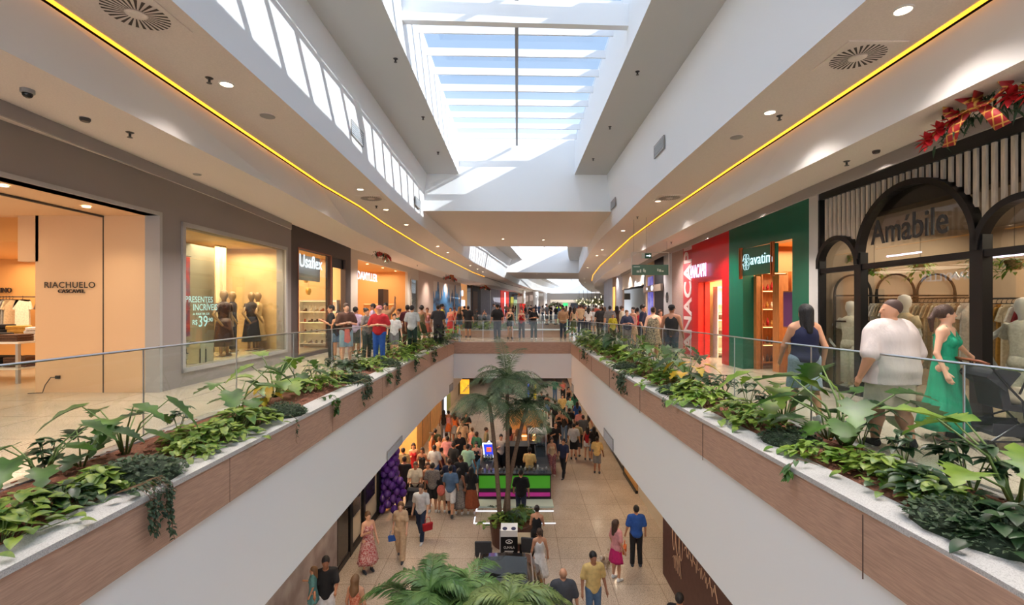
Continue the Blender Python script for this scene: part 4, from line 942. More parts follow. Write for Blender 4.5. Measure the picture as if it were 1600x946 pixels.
MB().tube([(xa, 0, 0.955), (xb, 0, 0.955)], 0.014, 6).build('handrail', STEEL, t)
t = thing('glass_railing', 'glass railing along the far edge of the bridge above the wooden planter', 'railing', (0, 25.9, 0))
for i in range(3):
    a, b_ = -2.8 + 5.5 * i / 3, -2.8 + 5.5 * (i + 1) / 3
    MB().quad((a, 0, 0.42), (b_, 0, 0.42), (b_, 0, 1.15), (a, 0, 1.15)).build('glass_pane', RAILG, t)
MB().tube([(-2.8, 0, 1.155), (2.7, 0, 1.155)], 0.014, 6).build('handrail', STEEL, t)
# coping and soil
MULCH = mat('bark_mulch', (120, 76, 56), 0.95, noise=0.45, scale=40, bump=0.8)
def planter(P, G, sgn, label, name='planter'):
    ys = [y for y in [-6, -2, 0, 2, 3, 4, 5, 6, 7, 8, 10, 12, 14, 15, 16.3, 18, 19.5, 21, 21.9]]
    t = thing(name, label, 'planter', (0, 0, 0))
    o = [(xat(P, y) - sgn * 0.05, y) for y in ys]; i_ = [(xat(P, y) + sgn * 0.30, y) for y in ys]; g = [(xat(G, y) - sgn * 0.14, y) for y in ys]; ge = [(xat(G, y) - sgn * 0.03, y) for y in ys]
    g = [(a[0], a[1]) if (a[0] - b[0]) * sgn > 0.05 else (b[0] + sgn * 0.05, b[1]) for a, b in zip(g, i_)]
    m = MB(); m.ribbon(lift(o, 0.03), lift(i_, 0.03)).ribbon(lift(o, -0.02), lift(o, 0.03)).ribbon(lift(i_, 0.0), lift(i_, 0.03)).ribbon(lift(o, -0.02), lift(i_, -0.02)); m.build('coping', LEDGE, t)
    m = MB(); m.ribbon(lift(g, 0.03), lift(ge, 0.03)).ribbon(lift(g, 0.0), lift(g, 0.03)); m.build('inner_coping', LEDGE, t)
    rr = random.Random(9); m = MB(); K = 7; rows = []
    ysf = [y * 0.25 for y in range(-24, 88)]
    for y in ysf:
        a, b_ = xat(i_, y), xat(g, y); rows.append([(a + (b_ - a) * k / K, y, 0.012 + (0.045 * rr.random() if 0 < k < K else 0) + 0.03 * math.sin(math.pi * k / K)) for k in range(K + 1)])
    for A, B_ in zip(rows, rows[1:]): m.ribbon(A, B_)
    s_ = m.build('soil', MULCH, t, smooth=False)
    ch = MB()
    for k in range(900):
        y = 2.5 + rr.random() ** 1.6 * 12; a, b_ = xat(i_, y), xat(g, y); x = a + (b_ - a) * rr.uniform(0.03, 0.97); z = 0.055 + rr.random() * 0.02
        ch.box(x - rr.uniform(.01, .03), x + rr.uniform(.01, .03), y - .01, y + .01, z, z + .008, rz=rr.uniform(0, 3))
    tag(ch.build('bark_chips', mat('bark_chip', (142, 88, 66), 0.9, noise=0.4, scale=9), t), kind='stuff')
    return t
planter(IN_L, GL_L, -1, 'long raised planter bed with white stone coping along the left opening edge')
planter(IN_R, GL_R, 1, 'long raised planter bed with white stone coping along the right opening edge')
t = thing('planter', 'low wood clad planter across the far side of the bridge', 'planter', (0, 24.8, 0))
MB().box(-2.9, 2.7, 0, 1.0, 0, 0.36).build('box', WOOD, t); MB().box(-2.95, 2.75, -0.04, 1.04, 0.36, 0.4).build('coping', LEDGE, t)
# ---- leaf geometry
def leaf(b, p, d, L_, W_, lobes=0, droop=0.5, fold=0.15, n=7, up=None):
    """blade starting at p, heading d, with folded midrib; lobes cut the margin"""
    p = Vector(p); d = Vector(d).normalized(); up = Vector(up) if up else Vector((0, 0, 1))
    x = d.cross(up)
    if x.length < 1e-3: x = Vector((1, 0, 0))
    x.normalize(); nrm = x.cross(d).normalized()
    vs = []; 
    for i in range(n + 1):
        t = i / n; w_ = (math.sin(math.pi * min(1, t * 0.9 + 0.1) ** 0.75)) ** 0.8 if i < n else 0.0
        if lobes: w_ *= 1.0 - 0.6 * (0.5 + 0.5 * math.cos(2 * math.pi * t * lobes)) * (0.3 + t)
        c = p + d * (L_ * (t - (0.12 if lobes else 0.06) * (1 if i == 0 else 0) * 0)) + Vector((0, 0, -1)) * droop * L_ * t * t
        back = d * (-0.18 * L_ if i == 0 else 0)
        if i == 0: w_ = 0.45
        vs += [c + x * (-w_ * W_ / 2) + nrm * fold * w_ * W_ + back, c, c + x * (w_ * W_ / 2) + nrm * fold * w_ * W_ + back]
    fs = []
    for i in range(n):
        a = i * 3; fs += [(a, a + 1, a + 4, a + 3), (a + 1, a + 2, a + 5, a + 4)]
    b.add(vs, fs)
def leafmat(n, c, c2, rough=0.42, scale=6):
    c = tuple(v * 0.86 for v in c); c2 = tuple(v * 0.86 for v in c2)
    m = mat('leaf_' + n, c, rough, noise=0.3, scale=scale, col2=c2); t = m.node_tree; b = t.nodes['Principled BSDF']; out = t.nodes['Material Output']
    tr = t.nodes.new('ShaderNodeBsdfTranslucent'); mx = t.nodes.new('ShaderNodeMixShader'); mx.inputs[0].default_value = 0.25
    src = b.inputs['Base Color'].links[0].from_socket; t.links.new(src, tr.inputs[0]); t.links.new(b.outputs[0], mx.inputs[1]); t.links.new(tr.outputs[0], mx.inputs[2]); t.links.new(mx.outputs[0], out.inputs[0])
    return m
LF_PHIL = leafmat('philodendron', (44, 84, 40), (92, 140, 52), scale=3); LF_BRIGHT = leafmat('bright', (90, 140, 44), (150, 180, 60), scale=4)
LF_POTH = leafmat('pothos', (70, 120, 46), (160, 184, 70), scale=9); LF_CREEP = leafmat('creeper', (52, 78, 56), (98, 122, 84), 0.6, 14)
LF_DARK = leafmat('dark', (38, 70, 44), (70, 104, 62), 0.35, 6); LF_YEL = leafmat('yellow', (222, 170, 30), (196, 190, 60), scale=3); LF_PALM = leafmat('palm', (58, 84, 46), (120, 140, 86), 0.45, 2)
STEM = mat('green_stem', (96, 120, 62), 0.5); BSTEM = mat('brown_stem', (110, 82, 56), 0.8)
def protoplant(kind, seed, rng=None):
    r = random.Random(seed); t = thing('plant', 'x', 'plant'); bl, st = MB(), MB()
    if kind == 'phil':
        n = 9
        for i in range(n):
            a = 2 * math.pi * i / n + r.uniform(-.3, .3); rr_ = r.uniform(0.14, 0.46); h = r.uniform(0.22, 0.62); e = Vector((rr_ * math.cos(a), rr_ * math.sin(a), h))
            st.tube([(0.02 * math.cos(a), 0.02 * math.sin(a), 0), (e.x * 0.35, e.y * 0.35, h * 0.6), e], [0.012, 0.009, 0.006], 5)
            d = Vector((math.cos(a + r.uniform(-.5, .5)), math.sin(a + r.uniform(-.5, .5)), r.uniform(-0.5, 0.35)))
            leaf(bl, e, d, r.uniform(0.26, 0.4), r.uniform(0.24, 0.34), lobes=5 if i % 3 else 3, droop=r.uniform(0.1, 0.5), fold=0.12, n=14)
        bl.build('leaves', LF_PHIL, t, smooth=True); st.build('stems', STEM, t, smooth=True)
    elif kind == 'poth':
        for i in range(80):
            x, y = r.gauss(0, 0.2), r.gauss(0, 0.16); a = math.atan2(y, x) + r.uniform(-1, 1); h = 0.06 + max(0, 0.22 - 0.6 * math.hypot(x, y)) * r.uniform(0.5, 1.1)
            leaf(bl, (x, y, h), (math.cos(a), math.sin(a), r.uniform(-.3, .5)), r.uniform(0.1, 0.16), r.uniform(0.08, 0.12), droop=0.35, n=5)
            if i % 3 == 0: st.tube([(x * 0.5, y * 0.5, 0), (x * .9, y * .9, h * .7), (x, y, h)], 0.004, 4)
        bl.build('leaves', LF_POTH, t, smooth=True); st.build('stems', STEM, t)
    elif kind == 'creep':
        for i in range(620):
            a = r.uniform(0, 6.28); q = r.random() ** 0.5 * 0.36; x, y = q * math.cos(a), q * math.sin(a); h = 0.03 + 0.16 * (1 - (q / 0.36) ** 2) * r.uniform(0.5, 1)
            leaf(bl, (x, y, h), (math.cos(a + r.uniform(-2, 2)), math.sin(a + r.uniform(-2, 2)), r.uniform(-.2, .9)), r.uniform(0.03, 0.05), r.uniform(0.022, 0.035), droop=0.2, n=2)
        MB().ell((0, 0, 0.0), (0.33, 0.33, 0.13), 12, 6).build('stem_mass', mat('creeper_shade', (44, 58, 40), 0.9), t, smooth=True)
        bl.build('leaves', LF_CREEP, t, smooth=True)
    elif kind == 'seed':
        for k in range(4):
            a = r.uniform(0, 6.28); tip = Vector((0.1 * math.cos(a), 0.1 * math.sin(a), r.uniform(0.2, 0.36))); st.tube([(0, 0, 0), tip * 0.5 + Vector((0.01, 0, 0)), tip], [0.007, 0.005, 0.004], 5)
            for j in range(7):
                b_ = a + 2 * math.pi * j / 7; c = tip * (1 if j > 2 else 0.75)
                leaf(bl, c, (math.cos(b_), math.sin(b_), r.uniform(-.1, .3)), r.uniform(0.1, 0.15), r.uniform(0.045, 0.07), droop=0.4, n=5)
        bl.build('leaves', LF_DARK, t, smooth=True); st.build('stems', STEM, t)
    return t
PROTO = {k: [protoplant(k, s_) for s_ in (1, 2, 3)] for k in ('phil', 'poth', 'creep', 'seed')}
FIRST = {}
def plant(kind, v, p, rz, s, label, m_=None, name=None, group=None):
    pr_ = PROTO[kind][v]
    if (kind, v) not in FIRST: FIRST[(kind, v)] = 1; TREE[pr_.name] = kids(pr_); o = pr_; o.location = p; o.rotation_euler = (0, 0, rz); o['label'] = label; o.scale = (s, s, s)
    else: o = dup(pr_, p, rz, label, scale=s)
    if group: o['group'] = group
    if m_:
        for c in [k for k in o.children if k.name.startswith('leaves')]: c.material_slots[0].link = 'OBJECT'; c.material_slots[0].material = m_
    return o
ORD = ['first', 'second', 'third', 'fourth', 'fifth', 'sixth', 'seventh', 'eighth', 'ninth', 'tenth', 'eleventh', 'twelfth', 'thirteenth', 'fourteenth', 'fifteenth', 'sixteenth', 'seventeenth', 'eighteenth', 'nineteenth', 'twentieth', 'twenty-first', 'twenty-second']
KN = {'phil': 'lobed philodendron', 'poth': 'pothos clump', 'creep': 'creeper mat', 'seed': 'slender seedling plant'}
KS = {'phil': 'philodendron', 'poth': 'pothos', 'creep': 'creeper', 'seed': 'seedling'}
left = [('phil', 68, 755, .85, 0, None), ('phil', 132, 733, .75, 1, LF_DARK), ('phil', 208, 712, 1.0, 2, None), ('creep', 212, 748, 1.15, 0, None), ('creep', 170, 752, .8, 2, None), ('poth', 30, 815, 1.1, 0, None), ('poth', 100, 792, .9, 1, LF_DARK), ('poth', 150, 768, 1.0, 2, None),
        ('poth', 5, 845, 1.0, 1, None), ('poth', 298, 696, 1.15, 0, LF_BRIGHT), ('poth', 345, 690, 1.1, 1, None), ('seed', 278, 678, 1.0, 0, None), ('seed', 55, 744, 1.0, 1, None), ('poth', 320, 712, .9, 2, None),
        ('phil', 385, 648, 1.1, 0, None), ('phil', 434, 622, 1.25, 1, LF_BRIGHT), ('phil', 470, 610, .95, 2, None), ('phil', 432, 634, .55, 2, LF_YEL), ('poth', 372, 672, 1.15, 2, None), ('poth', 410, 662, .9, 1, None), ('creep', 448, 648, 1.0, 1, None), ('poth', 495, 610, 1.2, 0, LF_BRIGHT), ('poth', 525, 598, 1.1, 1, None),
        ('seed', 490, 596, 1.2, 2, None), ('seed', 520, 586, 1.3, 0, None), ('poth', 545, 580, 1.2, 2, LF_DARK), ('poth', 572, 578, 1.2, 0, None), ('creep', 556, 596, 1.1, 2, None), ('seed', 548, 571, 1.2, 1, None), ('poth', 592, 571, 1.1, 1, LF_BRIGHT),
        ('phil', 603, 560, 1.1, 0, LF_BRIGHT), ('phil', 622, 553, 1.0, 1, None), ('phil', 640, 545, 1.15, 2, None), ('poth', 620, 563, 1.4, 0, None), ('creep', 612, 572, 1.1, 0, None), ('poth', 648, 553, 1.4, 1, LF_BRIGHT), ('phil', 660, 538, 1.1, 0, LF_DARK), ('phil', 674, 533, 1.2, 1, None), ('poth', 672, 545, 1.5, 2, None), ('poth', 690, 538, 1.3, 0, LF_DARK), ('phil', 686, 530, 1.1, 2, LF_BRIGHT), ('poth', 700, 534, 1.1, 1, None)]
right = [('phil', 1320, 700, 1.45, 0, None), ('phil', 1300, 690, 1.0, 1, LF_PHIL), ('phil', 1240, 664, 1.2, 2, LF_BRIGHT), ('creep', 1236, 692, 1.0, 0, None), ('seed', 1200, 652, 1.2, 0, None), ('poth', 1272, 716, .9, 0, LF_BRIGHT), ('poth', 1340, 730, 1.0, 1, LF_BRIGHT), ('poth', 1383, 748, 1.1, 2, None), ('poth', 1440, 776, 1.2, 0, LF_DARK), ('poth', 1470, 790, 1.0, 1, None), ('poth', 1410, 762, .8, 2, LF_BRIGHT),
         ('seed', 1372, 704, 1.2, 1, None), ('seed', 1413, 734, 1.2, 2, None), ('seed', 1484, 752, 1.2, 0, None), ('seed', 1521, 774, 1.3, 1, None), ('seed', 1582, 795, 1.3, 2, None), ('creep', 1520, 826, 1.15, 1, None), ('creep', 1560, 842, 1.1, 2, None), ('phil', 1600, 800, 1.2, 1, LF_BRIGHT), ('poth', 1592, 850, 1.3, 2, LF_DARK),
         ('phil', 1092, 604, 1.15, 1, None), ('phil', 1060, 590, 1.15, 0, None), ('phil', 1106, 606, .85, 2, LF_YEL), ('phil', 1034, 580, 1.15, 2, None), ('poth', 1019, 588, 1.3, 0, None), ('poth', 1044, 602, 1.3, 1, LF_BRIGHT), ('creep', 1056, 614, 1.0, 2, None), ('poth', 1080, 620, 1.2, 2, None), ('poth', 1108, 632, 1.2, 0, LF_BRIGHT), ('poth', 1152, 654, 1.1, 1, None), ('poth', 1180, 668, .9, 2, None), ('seed', 1147, 624, 1.3, 0, None), ('seed', 1175, 640, 1.2, 1, None), ('seed', 1128, 618, 1.1, 2, None),
         ('phil', 1008, 566, 1.2, 0, LF_BRIGHT), ('phil', 984, 560, 1.2, 1, None), ('poth', 990, 572, 1.4, 2, None), ('poth', 965, 562, 1.4, 0, LF_BRIGHT), ('creep', 972, 576, 1.0, 0, None), ('phil', 958, 552, 1.2, 2, LF_DARK), ('phil', 938, 544, 1.2, 0, None), ('poth', 942, 552, 1.4, 1, None), ('phil', 920, 537, 1.2, 1, LF_BRIGHT), ('poth', 918, 545, 1.4, 2, None), ('phil', 906, 534, 1.0, 2, None), ('poth', 900, 538, 1.2, 0, None)]
rr = random.Random(21)
for side, lst in (('left', left), ('right', right)):
    G, I_, sg_ = (GL_L, IN_L, -1) if side == 'left' else (GL_R, IN_R, 1)
    pos = []
    for k, px, py, s_, v, m_ in lst:
        x, y, z = U(px, py, 0.03); hi = xat(G, y) - sg_ * (0.3 if k == 'phil' else 0.2); lo = xat(I_, y) + sg_ * (0.38 if k != 'creep' else 0.30)
        if k == 'phil': x = x * 0.6 + hi * 0.4 if y > 4 else x
        x = min(max(x, min(lo, hi)), max(lo, hi)); pos.append((y, k, x, s_, v, m_))
    pos.sort(key=lambda q: q[0]); cnt = {}
    for y, k, x, s_, v, m_ in pos:
        i = cnt.get((k, m_ is LF_YEL), 0); cnt[(k, m_ is LF_YEL)] = i + 1
        col = {id(LF_BRIGHT): 'bright green ', id(LF_DARK): 'dark green ', id(LF_YEL): 'yellow leaved '}.get(id(m_), '')
        lb = 'yellowing lobed leaf philodendron low in the %s planter' % side if m_ is LF_YEL else '%s%s in the %s planter, %s %s from the camera' % (col, KN[k], side, ORD[i], KS[k])
        o = plant(k, v, (x, y, 0.03), rr.uniform(0, 6.28), s_ * (0.8 if k == 'poth' and y < 6 else 1), lb, m_)
        o.name = {'phil': 'philodendron', 'poth': 'pothos', 'creep': 'creeping_plant', 'seed': 'young_plant'}[k]
# trailing strands over the wood band
def trail(px, py0, py1, side, n, label, m_=None, spread=0.06, size=0.035, bushy=1):
    P, sg_ = (IN_L, -1) if side == 'left' else (IN_R, 1)
    m = (px - CX) / F; q = along([(x - sg_ * 0.07, y) for x, y in P], px); x0, y0 = q; za, zb = 0.06, HZ(py1, y0)
    r = random.Random(px); b, st = MB(), MB()
    for k in range(n):
        dy = r.gauss(0, spread); L_ = (za - zb) * r.uniform(0.45, 1.0); pts = [(sg_ * 0.28, dy, 0.03), (sg_ * 0.08, dy, 0.09), (-0.02 * sg_, dy, 0.02)] + [(-0.02 * sg_ + 0.015 * math.sin(j * 2.1 + k), dy + 0.02 * math.sin(j * 1.3 + k), -L_ * j / 6) for j in range(1, 7)]
        st.tube(pts, 0.0025, 4)
        for j in range(int(L_ / 0.022 * bushy) + 4):
            t_ = r.random(); i0 = min(7, int(t_ * 8)); a, c = Vector(pts[i0]), Vector(pts[i0 + 1]); p = a.lerp(c, t_ * 8 - i0)
            leaf(b, p, (r.uniform(-1, 1) - sg_ * 0.6, r.uniform(-1, 1), r.uniform(-.8, .4)), size * r.uniform(.7, 1.3), size * 0.8, droop=0.5, n=3)
    t = thing('trailing_vine', label, 'plant', (x0, y0, za - 0.03)); b.build('leaves', m_ or LF_CREEP, t, smooth=True); st.build('stems', BSTEM, t)
trail(246, 770, 838, 'left', 14, 'bushy trailing vine hanging over the left wood band nearest the camera', spread=0.13)
trail(262, 760, 855, 'left', 3, 'thin vine strand hanging beside the bushy vine on the left band', spread=0.03)
trail(524, 630, 650, 'left', 3, 'small pothos sprig hanging over the left band below the yellow leaves', LF_PHIL, 0.05, 0.09, 0.5)
trail(462, 655, 695, 'left', 2, 'thin bare vine strand on the left wood band', spread=0.05, bushy=0.4)
trail(574, 600, 628, 'left', 12, 'thick hanging tuft of creeper in the middle of the left band', spread=0.16, size=0.05)
trail(606, 585, 602, 'left', 3, 'pothos sprig hanging over the left band beyond the thick tuft', LF_PHIL, 0.1, 0.1, 0.5)
trail(621, 575, 600, 'left', 8, 'narrow hanging tuft of creeper further along the left band', spread=0.14, size=0.05)
trail(650, 560, 578, 'left', 5, 'hanging creeper on the left band near the bridge corner', spread=0.2, size=0.06)
trail(675, 549, 566, 'left', 5, 'hanging creeper closest to the bridge on the left band', spread=0.3, size=0.07)
trail(1237, 715, 758, 'right', 3, 'thin pothos strand hanging over the right band near the camera', LF_PHIL, 0.04, 0.07, 0.5)
trail(1040, 620, 640, 'right', 3, 'short vine strand in the middle of the right wood band', spread=0.05)
trail(971, 586, 612, 'right', 14, 'thick hanging tuft of creeper on the right band', spread=0.3, size=0.06)
trail(915, 555, 562, 'right', 5, 'hanging creeper on the right band near the bridge corner', spread=0.4, size=0.07)
# plants in the far planter
for i, (x, k, s_) in enumerate([(-2.5, 'poth', 1.5), (-2.0, 'phil', 0.8), (-1.5, 'poth', 1.6), (-1.0, 'phil', 0.7), (-0.6, 'poth', 1.4)]):
    o = plant(k, i % 3, (x, 25.3, 0.4), i, s_, '%s on the wooden bridge planter, %s from the left' % (KN[k], ORD[i])); o.name = 'planter_shrub'
# ================================================================== CEILING FIXTURES
DLS = {'left': [(354, 131), (563, 295.7), (603, 327.5), (635, 351), (684, 385), (699.5, 394.7), (735, 415), (746, 420.6), (754.4, 425), (801.8, 444.6), (823, 450.5)],
       'right': [(1411, 15), (1203, 175), (1028, 314.3), (973.5, 360.4), (941, 390.4), (932.5, 399.5), (918.3, 418.4), (912.9, 435.7), (914, 441.4), (923, 452.6)]}
for side, l in DLS.items():
    for i, (x, y) in enumerate(l):
        p = U(x, y, ZA)
        downlight(p, 'round recessed downlight in the upper soffit above the %s walkway, %s from the camera' % (side, ORD[i]), energy=E_DL if p[1] < 60 else 0, scale=1.15)
for i, (x, y) in enumerate(((786, 373.7), (849, 375))):
    downlight(U(x, y, ZBK), 'downlight in the first bulkhead across the void, %s one' % ['left', 'right'][i], energy=E_DL)
downlight(U(839, 428, ZBK), 'downlight in the second bulkhead across the void')
for sgn, xs in ((-1, -3.75), (1, 3.75)):          # the rows go on behind the camera
    for y in (-1.5, -5, -9): lamp('downlight_or_fill', 'SPOT', (xs, y, ZA - 0.04), E_DL, WARMW, spot=R(120), blend=0.9, radius=0.06)
for side, P_, z_, dx in (('left', ST_L, ZBL, 0.3), ('right', ST_R, ZBR, -0.25)):  # fill spots added under the lower soffits, without fixtures
    for y in (-4, -0.5, 3.0, 6.4, 9.8, 13.2, 16.6, 20, 24, 28, 33, 39, 46):
        lamp('downlight_or_fill', 'SPOT', (xat(P_, y) + dx, y, z_ - 0.03), E_B, WARMW, spot=R(125), blend=0.9, radius=0.06)
# swirl diffusers
def diffuser(px, py, label, s_=0.31):
    p = U(px, py, ZA); t = thing('air_diffuser', label, 'air diffuser', p)
    MB().box(-s_, s_, -s_, s_, -0.012, 0.0).build('plate', SOFFIT, t)
    m = MB()
    for k in range(28):
        a = 2 * math.pi * k / 28; q = Matrix.Rotation(a, 4, 'Z'); n0 = len(m.v)
        m.add([(0.09, -0.004, -0.0135), (s_ * 0.84, -0.022, -0.0135), (s_ * 0.84, 0.006, -0.0135), (0.09, 0.004, -0.0135)], [(0, 1, 2, 3)]); m.xf(q, n0)
    m.build('vanes', SLOT, t, fix=False); MB().lathe([(0.085, -0.02), (0.05, -0.024), (0.001, -0.024)], n=20).build('hub', SOFFIT, t)
diffuser(213, 20, 'square swirl air diffuser in the left soffit near the top edge'); diffuser(1340, 88, 'square swirl air diffuser in the right soffit near the camera')
diffuser(580, 310, 'small looking swirl air diffuser further along the left soffit'); diffuser(1046, 309, 'small looking swirl air diffuser further along the right soffit')
SENS = mat('sensor_grey', (150, 146, 142), 0.5); SENSD = mat('sensor_dark', (60, 56, 54), 0.4)
sp0 = thing('sprinkler', 'x', 'sprinkler'); MB().lathe([(0.045, 0), (0.03, -0.012), (0.012, -0.015), (0.012, -0.05), (0.001, -0.05)], n=12).build('body', SENSD, sp0); MB().lathe([(0.03, -0.06), (0.03, -0.064)], n=10).box(-0.015, -0.011, -0.003, 0.003, -0.062, -0.02).box(0.011, 0.015, -0.003, 0.003, -0.062, -0.02).build('deflector', SENSD, sp0)
SPU = [0]
def sprinkler(p, label):
    if not SPU[0]: SPU[0] = 1; TREE[sp0.name] = kids(sp0); sp0.location = p; sp0['label'] = label; return
    dup(sp0, p, 0, label)
for i, (x, y, z, lb) in enumerate([(327, 122, ZA, 'sprinkler beside the nearest left downlight'), (618, 92, ZC, 'sprinkler on the high grey soffit left of the skylight, nearest'), (661, 183, ZC, 'sprinkler on the high grey soffit left of the skylight, second'), (684.5, 238, ZC, 'sprinkler on the high grey soffit left of the skylight, third'),
        (996, 112, ZC, 'sprinkler on the high grey soffit right of the skylight, nearest'), (953, 198, ZC, 'sprinkler on the high grey soffit right of the skylight, second'), (927, 248, ZC, 'sprinkler on the high grey soffit right of the skylight, third'), (1218, 181, ZA, 'sprinkler beside the second right downlight'),
        (996, 339, ZA, 'sprinkler on the right soffit beyond the third downlight'), (203, 207, ZBL, 'sprinkler on the lower left soffit above the portal'), (588, 322, ZA, 'sprinkler on the left soffit beside the far diffuser'), (1323, 252, ZBR, 'sprinkler on the lower right soffit above the boutique'), (1049, 378.5, ZBR, 'sprinkler on the lower right soffit above the red shop'), (652, 414.5, ZBL, 'sprinkler on the lower left soffit beyond the garland')]):
    sprinkler(U(x, y, z), lb)
def disc(name, p, r_, m_, label, cat, h=0.02):
    t = thing(name, label, cat, p); MB().lathe([(r_, 0), (r_, -h * 0.6), (r_ * 0.8, -h), (0.001, -h)], n=22).build('grille', m_, t); MB().lathe([(r_ * 1.12, 0), (r_ * 1.12, -0.006), (r_, -0.006)], n=22, cap=False).build('rim', SOFFIT, t)
disc('ceiling_speaker', U(418, 181, ZA), 0.1, SENS, 'round grey ceiling speaker in the left soffit', 'speaker'); disc('ceiling_speaker', U(1151, 214, ZA), 0.1, SENS, 'round grey ceiling speaker in the right soffit', 'speaker')
disc('smoke_detector', U(133, 184, ZBL), 0.05, SENSD, 'smoke detector on the lower left soffit beside the camera dome', 'detector', 0.045); disc('smoke_detector', U(1369, 235, ZBR), 0.045, SENSD, 'smoke detector on the lower right soffit above the boutique', 'detector', 0.04)
disc('smoke_detector', U(308, 272, ZBL), 0.06, SENS, 'flat round detector on the lower left soffit above the display window', 'detector', 0.02)
t = thing('security_camera', 'small grey dome camera on the lower left soffit at the left edge', 'security camera', U(43, 140, ZBL)); MB().lathe([(0.055, 0), (0.055, -0.035), (0.05, -0.04)], n=20).build('housing', SENS, t, smooth=False); MB().ell((0, 0, -0.045), (0.042, 0.042, 0.04), 16, 8).build('dome', mat('dark_dome', (30, 28, 28), 0.1), t, smooth=True)
# louvred grilles on the void walls and the white walls below
def grille(x0, y0, x1, y1, wall, label, face):
    """x0,y0 top corner farther/nearer columns; wall gives X at distance Y"""
    a, b_ = wall
    t = thing('air_grille', label, 'air grille', (0, 0, 0)); s_ = 1 if face == 'L' else -1
    ya_, yb_ = a[1], b_[1]; d = Vector((b_[0] - a[0], b_[1] - a[1], 0)); 
    m = MB(); za, zb = y0, y1; off = 0.012 * s_
    fr_ = MB(); c0 = (a[0] + off, ya_); c1 = (b_[0] + off, yb_)
    fr_.beam((*c0, za), (*c1, za), 0.025, 0.02).beam((*c0, zb), (*c1, zb), 0.025, 0.02).beam((*c0, za), (*c0, zb), 0.02, 0.025, (0, 1, 0)).beam((*c1, za), (*c1, zb), 0.02, 0.025, (0, 1, 0)); fr_.build('frame', SENS, t)
    m.quad((a[0] + 0.004 * s_, ya_, za), (b_[0] + 0.004 * s_, yb_, za), (b_[0] + 0.004 * s_, yb_, zb), (a[0] + 0.004 * s_, ya_, zb)); m.build('duct', SENSD, t)
    n = 7; q = MB()
    for k in range(n): z = za + (zb - za) * (k + 0.5) / n; q.beam((*c0, z), (*c1, z), 0.022, (zb - za) / n * 0.5)
    q.build('slats', mat('grille_light', (196, 200, 206), 0.4), t)
def voidpt(px, P, z):                       # point on the tilted void wall at column px and height z
    f_ = (z - ZA) / (ZC - ZA); Q = A_L if P == 'L' else A_R; C_ = C_L if P == 'L' else C_R
    ys = [y * 0.5 for y in range(0, 120)]; path_ = [(xat(Q, y) * (1 - f_) + xat(C_, y) * f_, y) for y in ys]
    return along(path_, px)
for px0, px1, pyc, s_, lb in ((546, 565, 208, 'L', 'louvred grille in the sunlit stripes of the left void wall, nearer one'), (647, 655, 316, 'L', 'louvred grille on the left void wall close to the bulkhead'), (1040, 1024.6, 230, 'R', 'louvred grille on the right void wall, nearer one'), (963, 956, 318, 'R', 'louvred grille on the right void wall close to the bulkhead')):
    a = voidpt((px0 + px1) / 2, s_, 5.2); zc_ = HZ(pyc, a[1]); a = voidpt(px0, s_, zc_); b_ = voidpt(px1, s_, zc_); e = 0.02 if s_ == 'L' else -0.02
    grille(0, zc_ - 0.13, 0, zc_ + 0.13, ((a[0] + e, a[1]), (b_[0] + e, b_[1])), lb, s_)
for px0, px1, pyc, P_, s_, lb in ((604, 627, 703, IN_L, 'L', 'louvred grille low on the white wall of the left side, nearer one'), (702, 707, 606, IN_L, 'L', 'louvred grille low on the white wall of the left side near the bridge'), (959, 945, 687, IN_R, 'R', 'louvred grille low on the white wall of the right side, nearer one'), (896.5, 894, 607, IN_R, 'R', 'louvred grille low on the white wall of the right side near the bridge')):
    a, b_ = along(P_, px0), along(P_, px1); zc_ = HZ(pyc, (a[1] + b_[1]) / 2); e = 0.01 if s_ == 'L' else -0.01
    grille(0, max(zc_ - 0.16, ZV + 0.03), 0, zc_ + 0.16, ((a[0] + e, a[1]), (b_[0] + e, b_[1])), lb, s_)
# Christmas garlands
GRNN = mat('pine_green', (36, 62, 36), 0.8); REDV = mat('poinsettia_red', (190, 22, 30), 0.6); GOLD = mat('gold_tinsel', (170, 130, 60), 0.35, 0.6)
def tartan():
    m = mat('tartan_ribbon', (150, 24, 24), 0.6); t = m.node_tree; b = t.nodes['Principled BSDF']; g = t.nodes.new('ShaderNodeTexCoord')
    w1_ = t.nodes.new('ShaderNodeTexWave'); w1_.inputs['Scale'].default_value = 4; w2_ = t.nodes.new('ShaderNodeTexWave'); w2_.bands_direction = 'Z'; w2_.inputs['Scale'].default_value = 4
    for q in (w1_, w2_): t.links.new(g.outputs['Object'], q.inputs[0])
    mx = t.nodes.new('ShaderNodeMath'); mx.operation = 'MAXIMUM'; t.links.new(w1_.outputs['Fac'], mx.inputs[0]); t.links.new(w2_.outputs['Fac'], mx.inputs[1])
    r = t.nodes.new('ShaderNodeValToRGB'); e = r.color_ramp.elements; e[0].position = .9; e[0].color = (*lin((160, 24, 26)), 1); e[1].position = .97; e[1].color = (*lin((214, 160, 70)), 1); t.links.new(mx.outputs[0], r.inputs[0]); t.links.new(r.outputs[0], b.inputs['Base Color'])
    return m
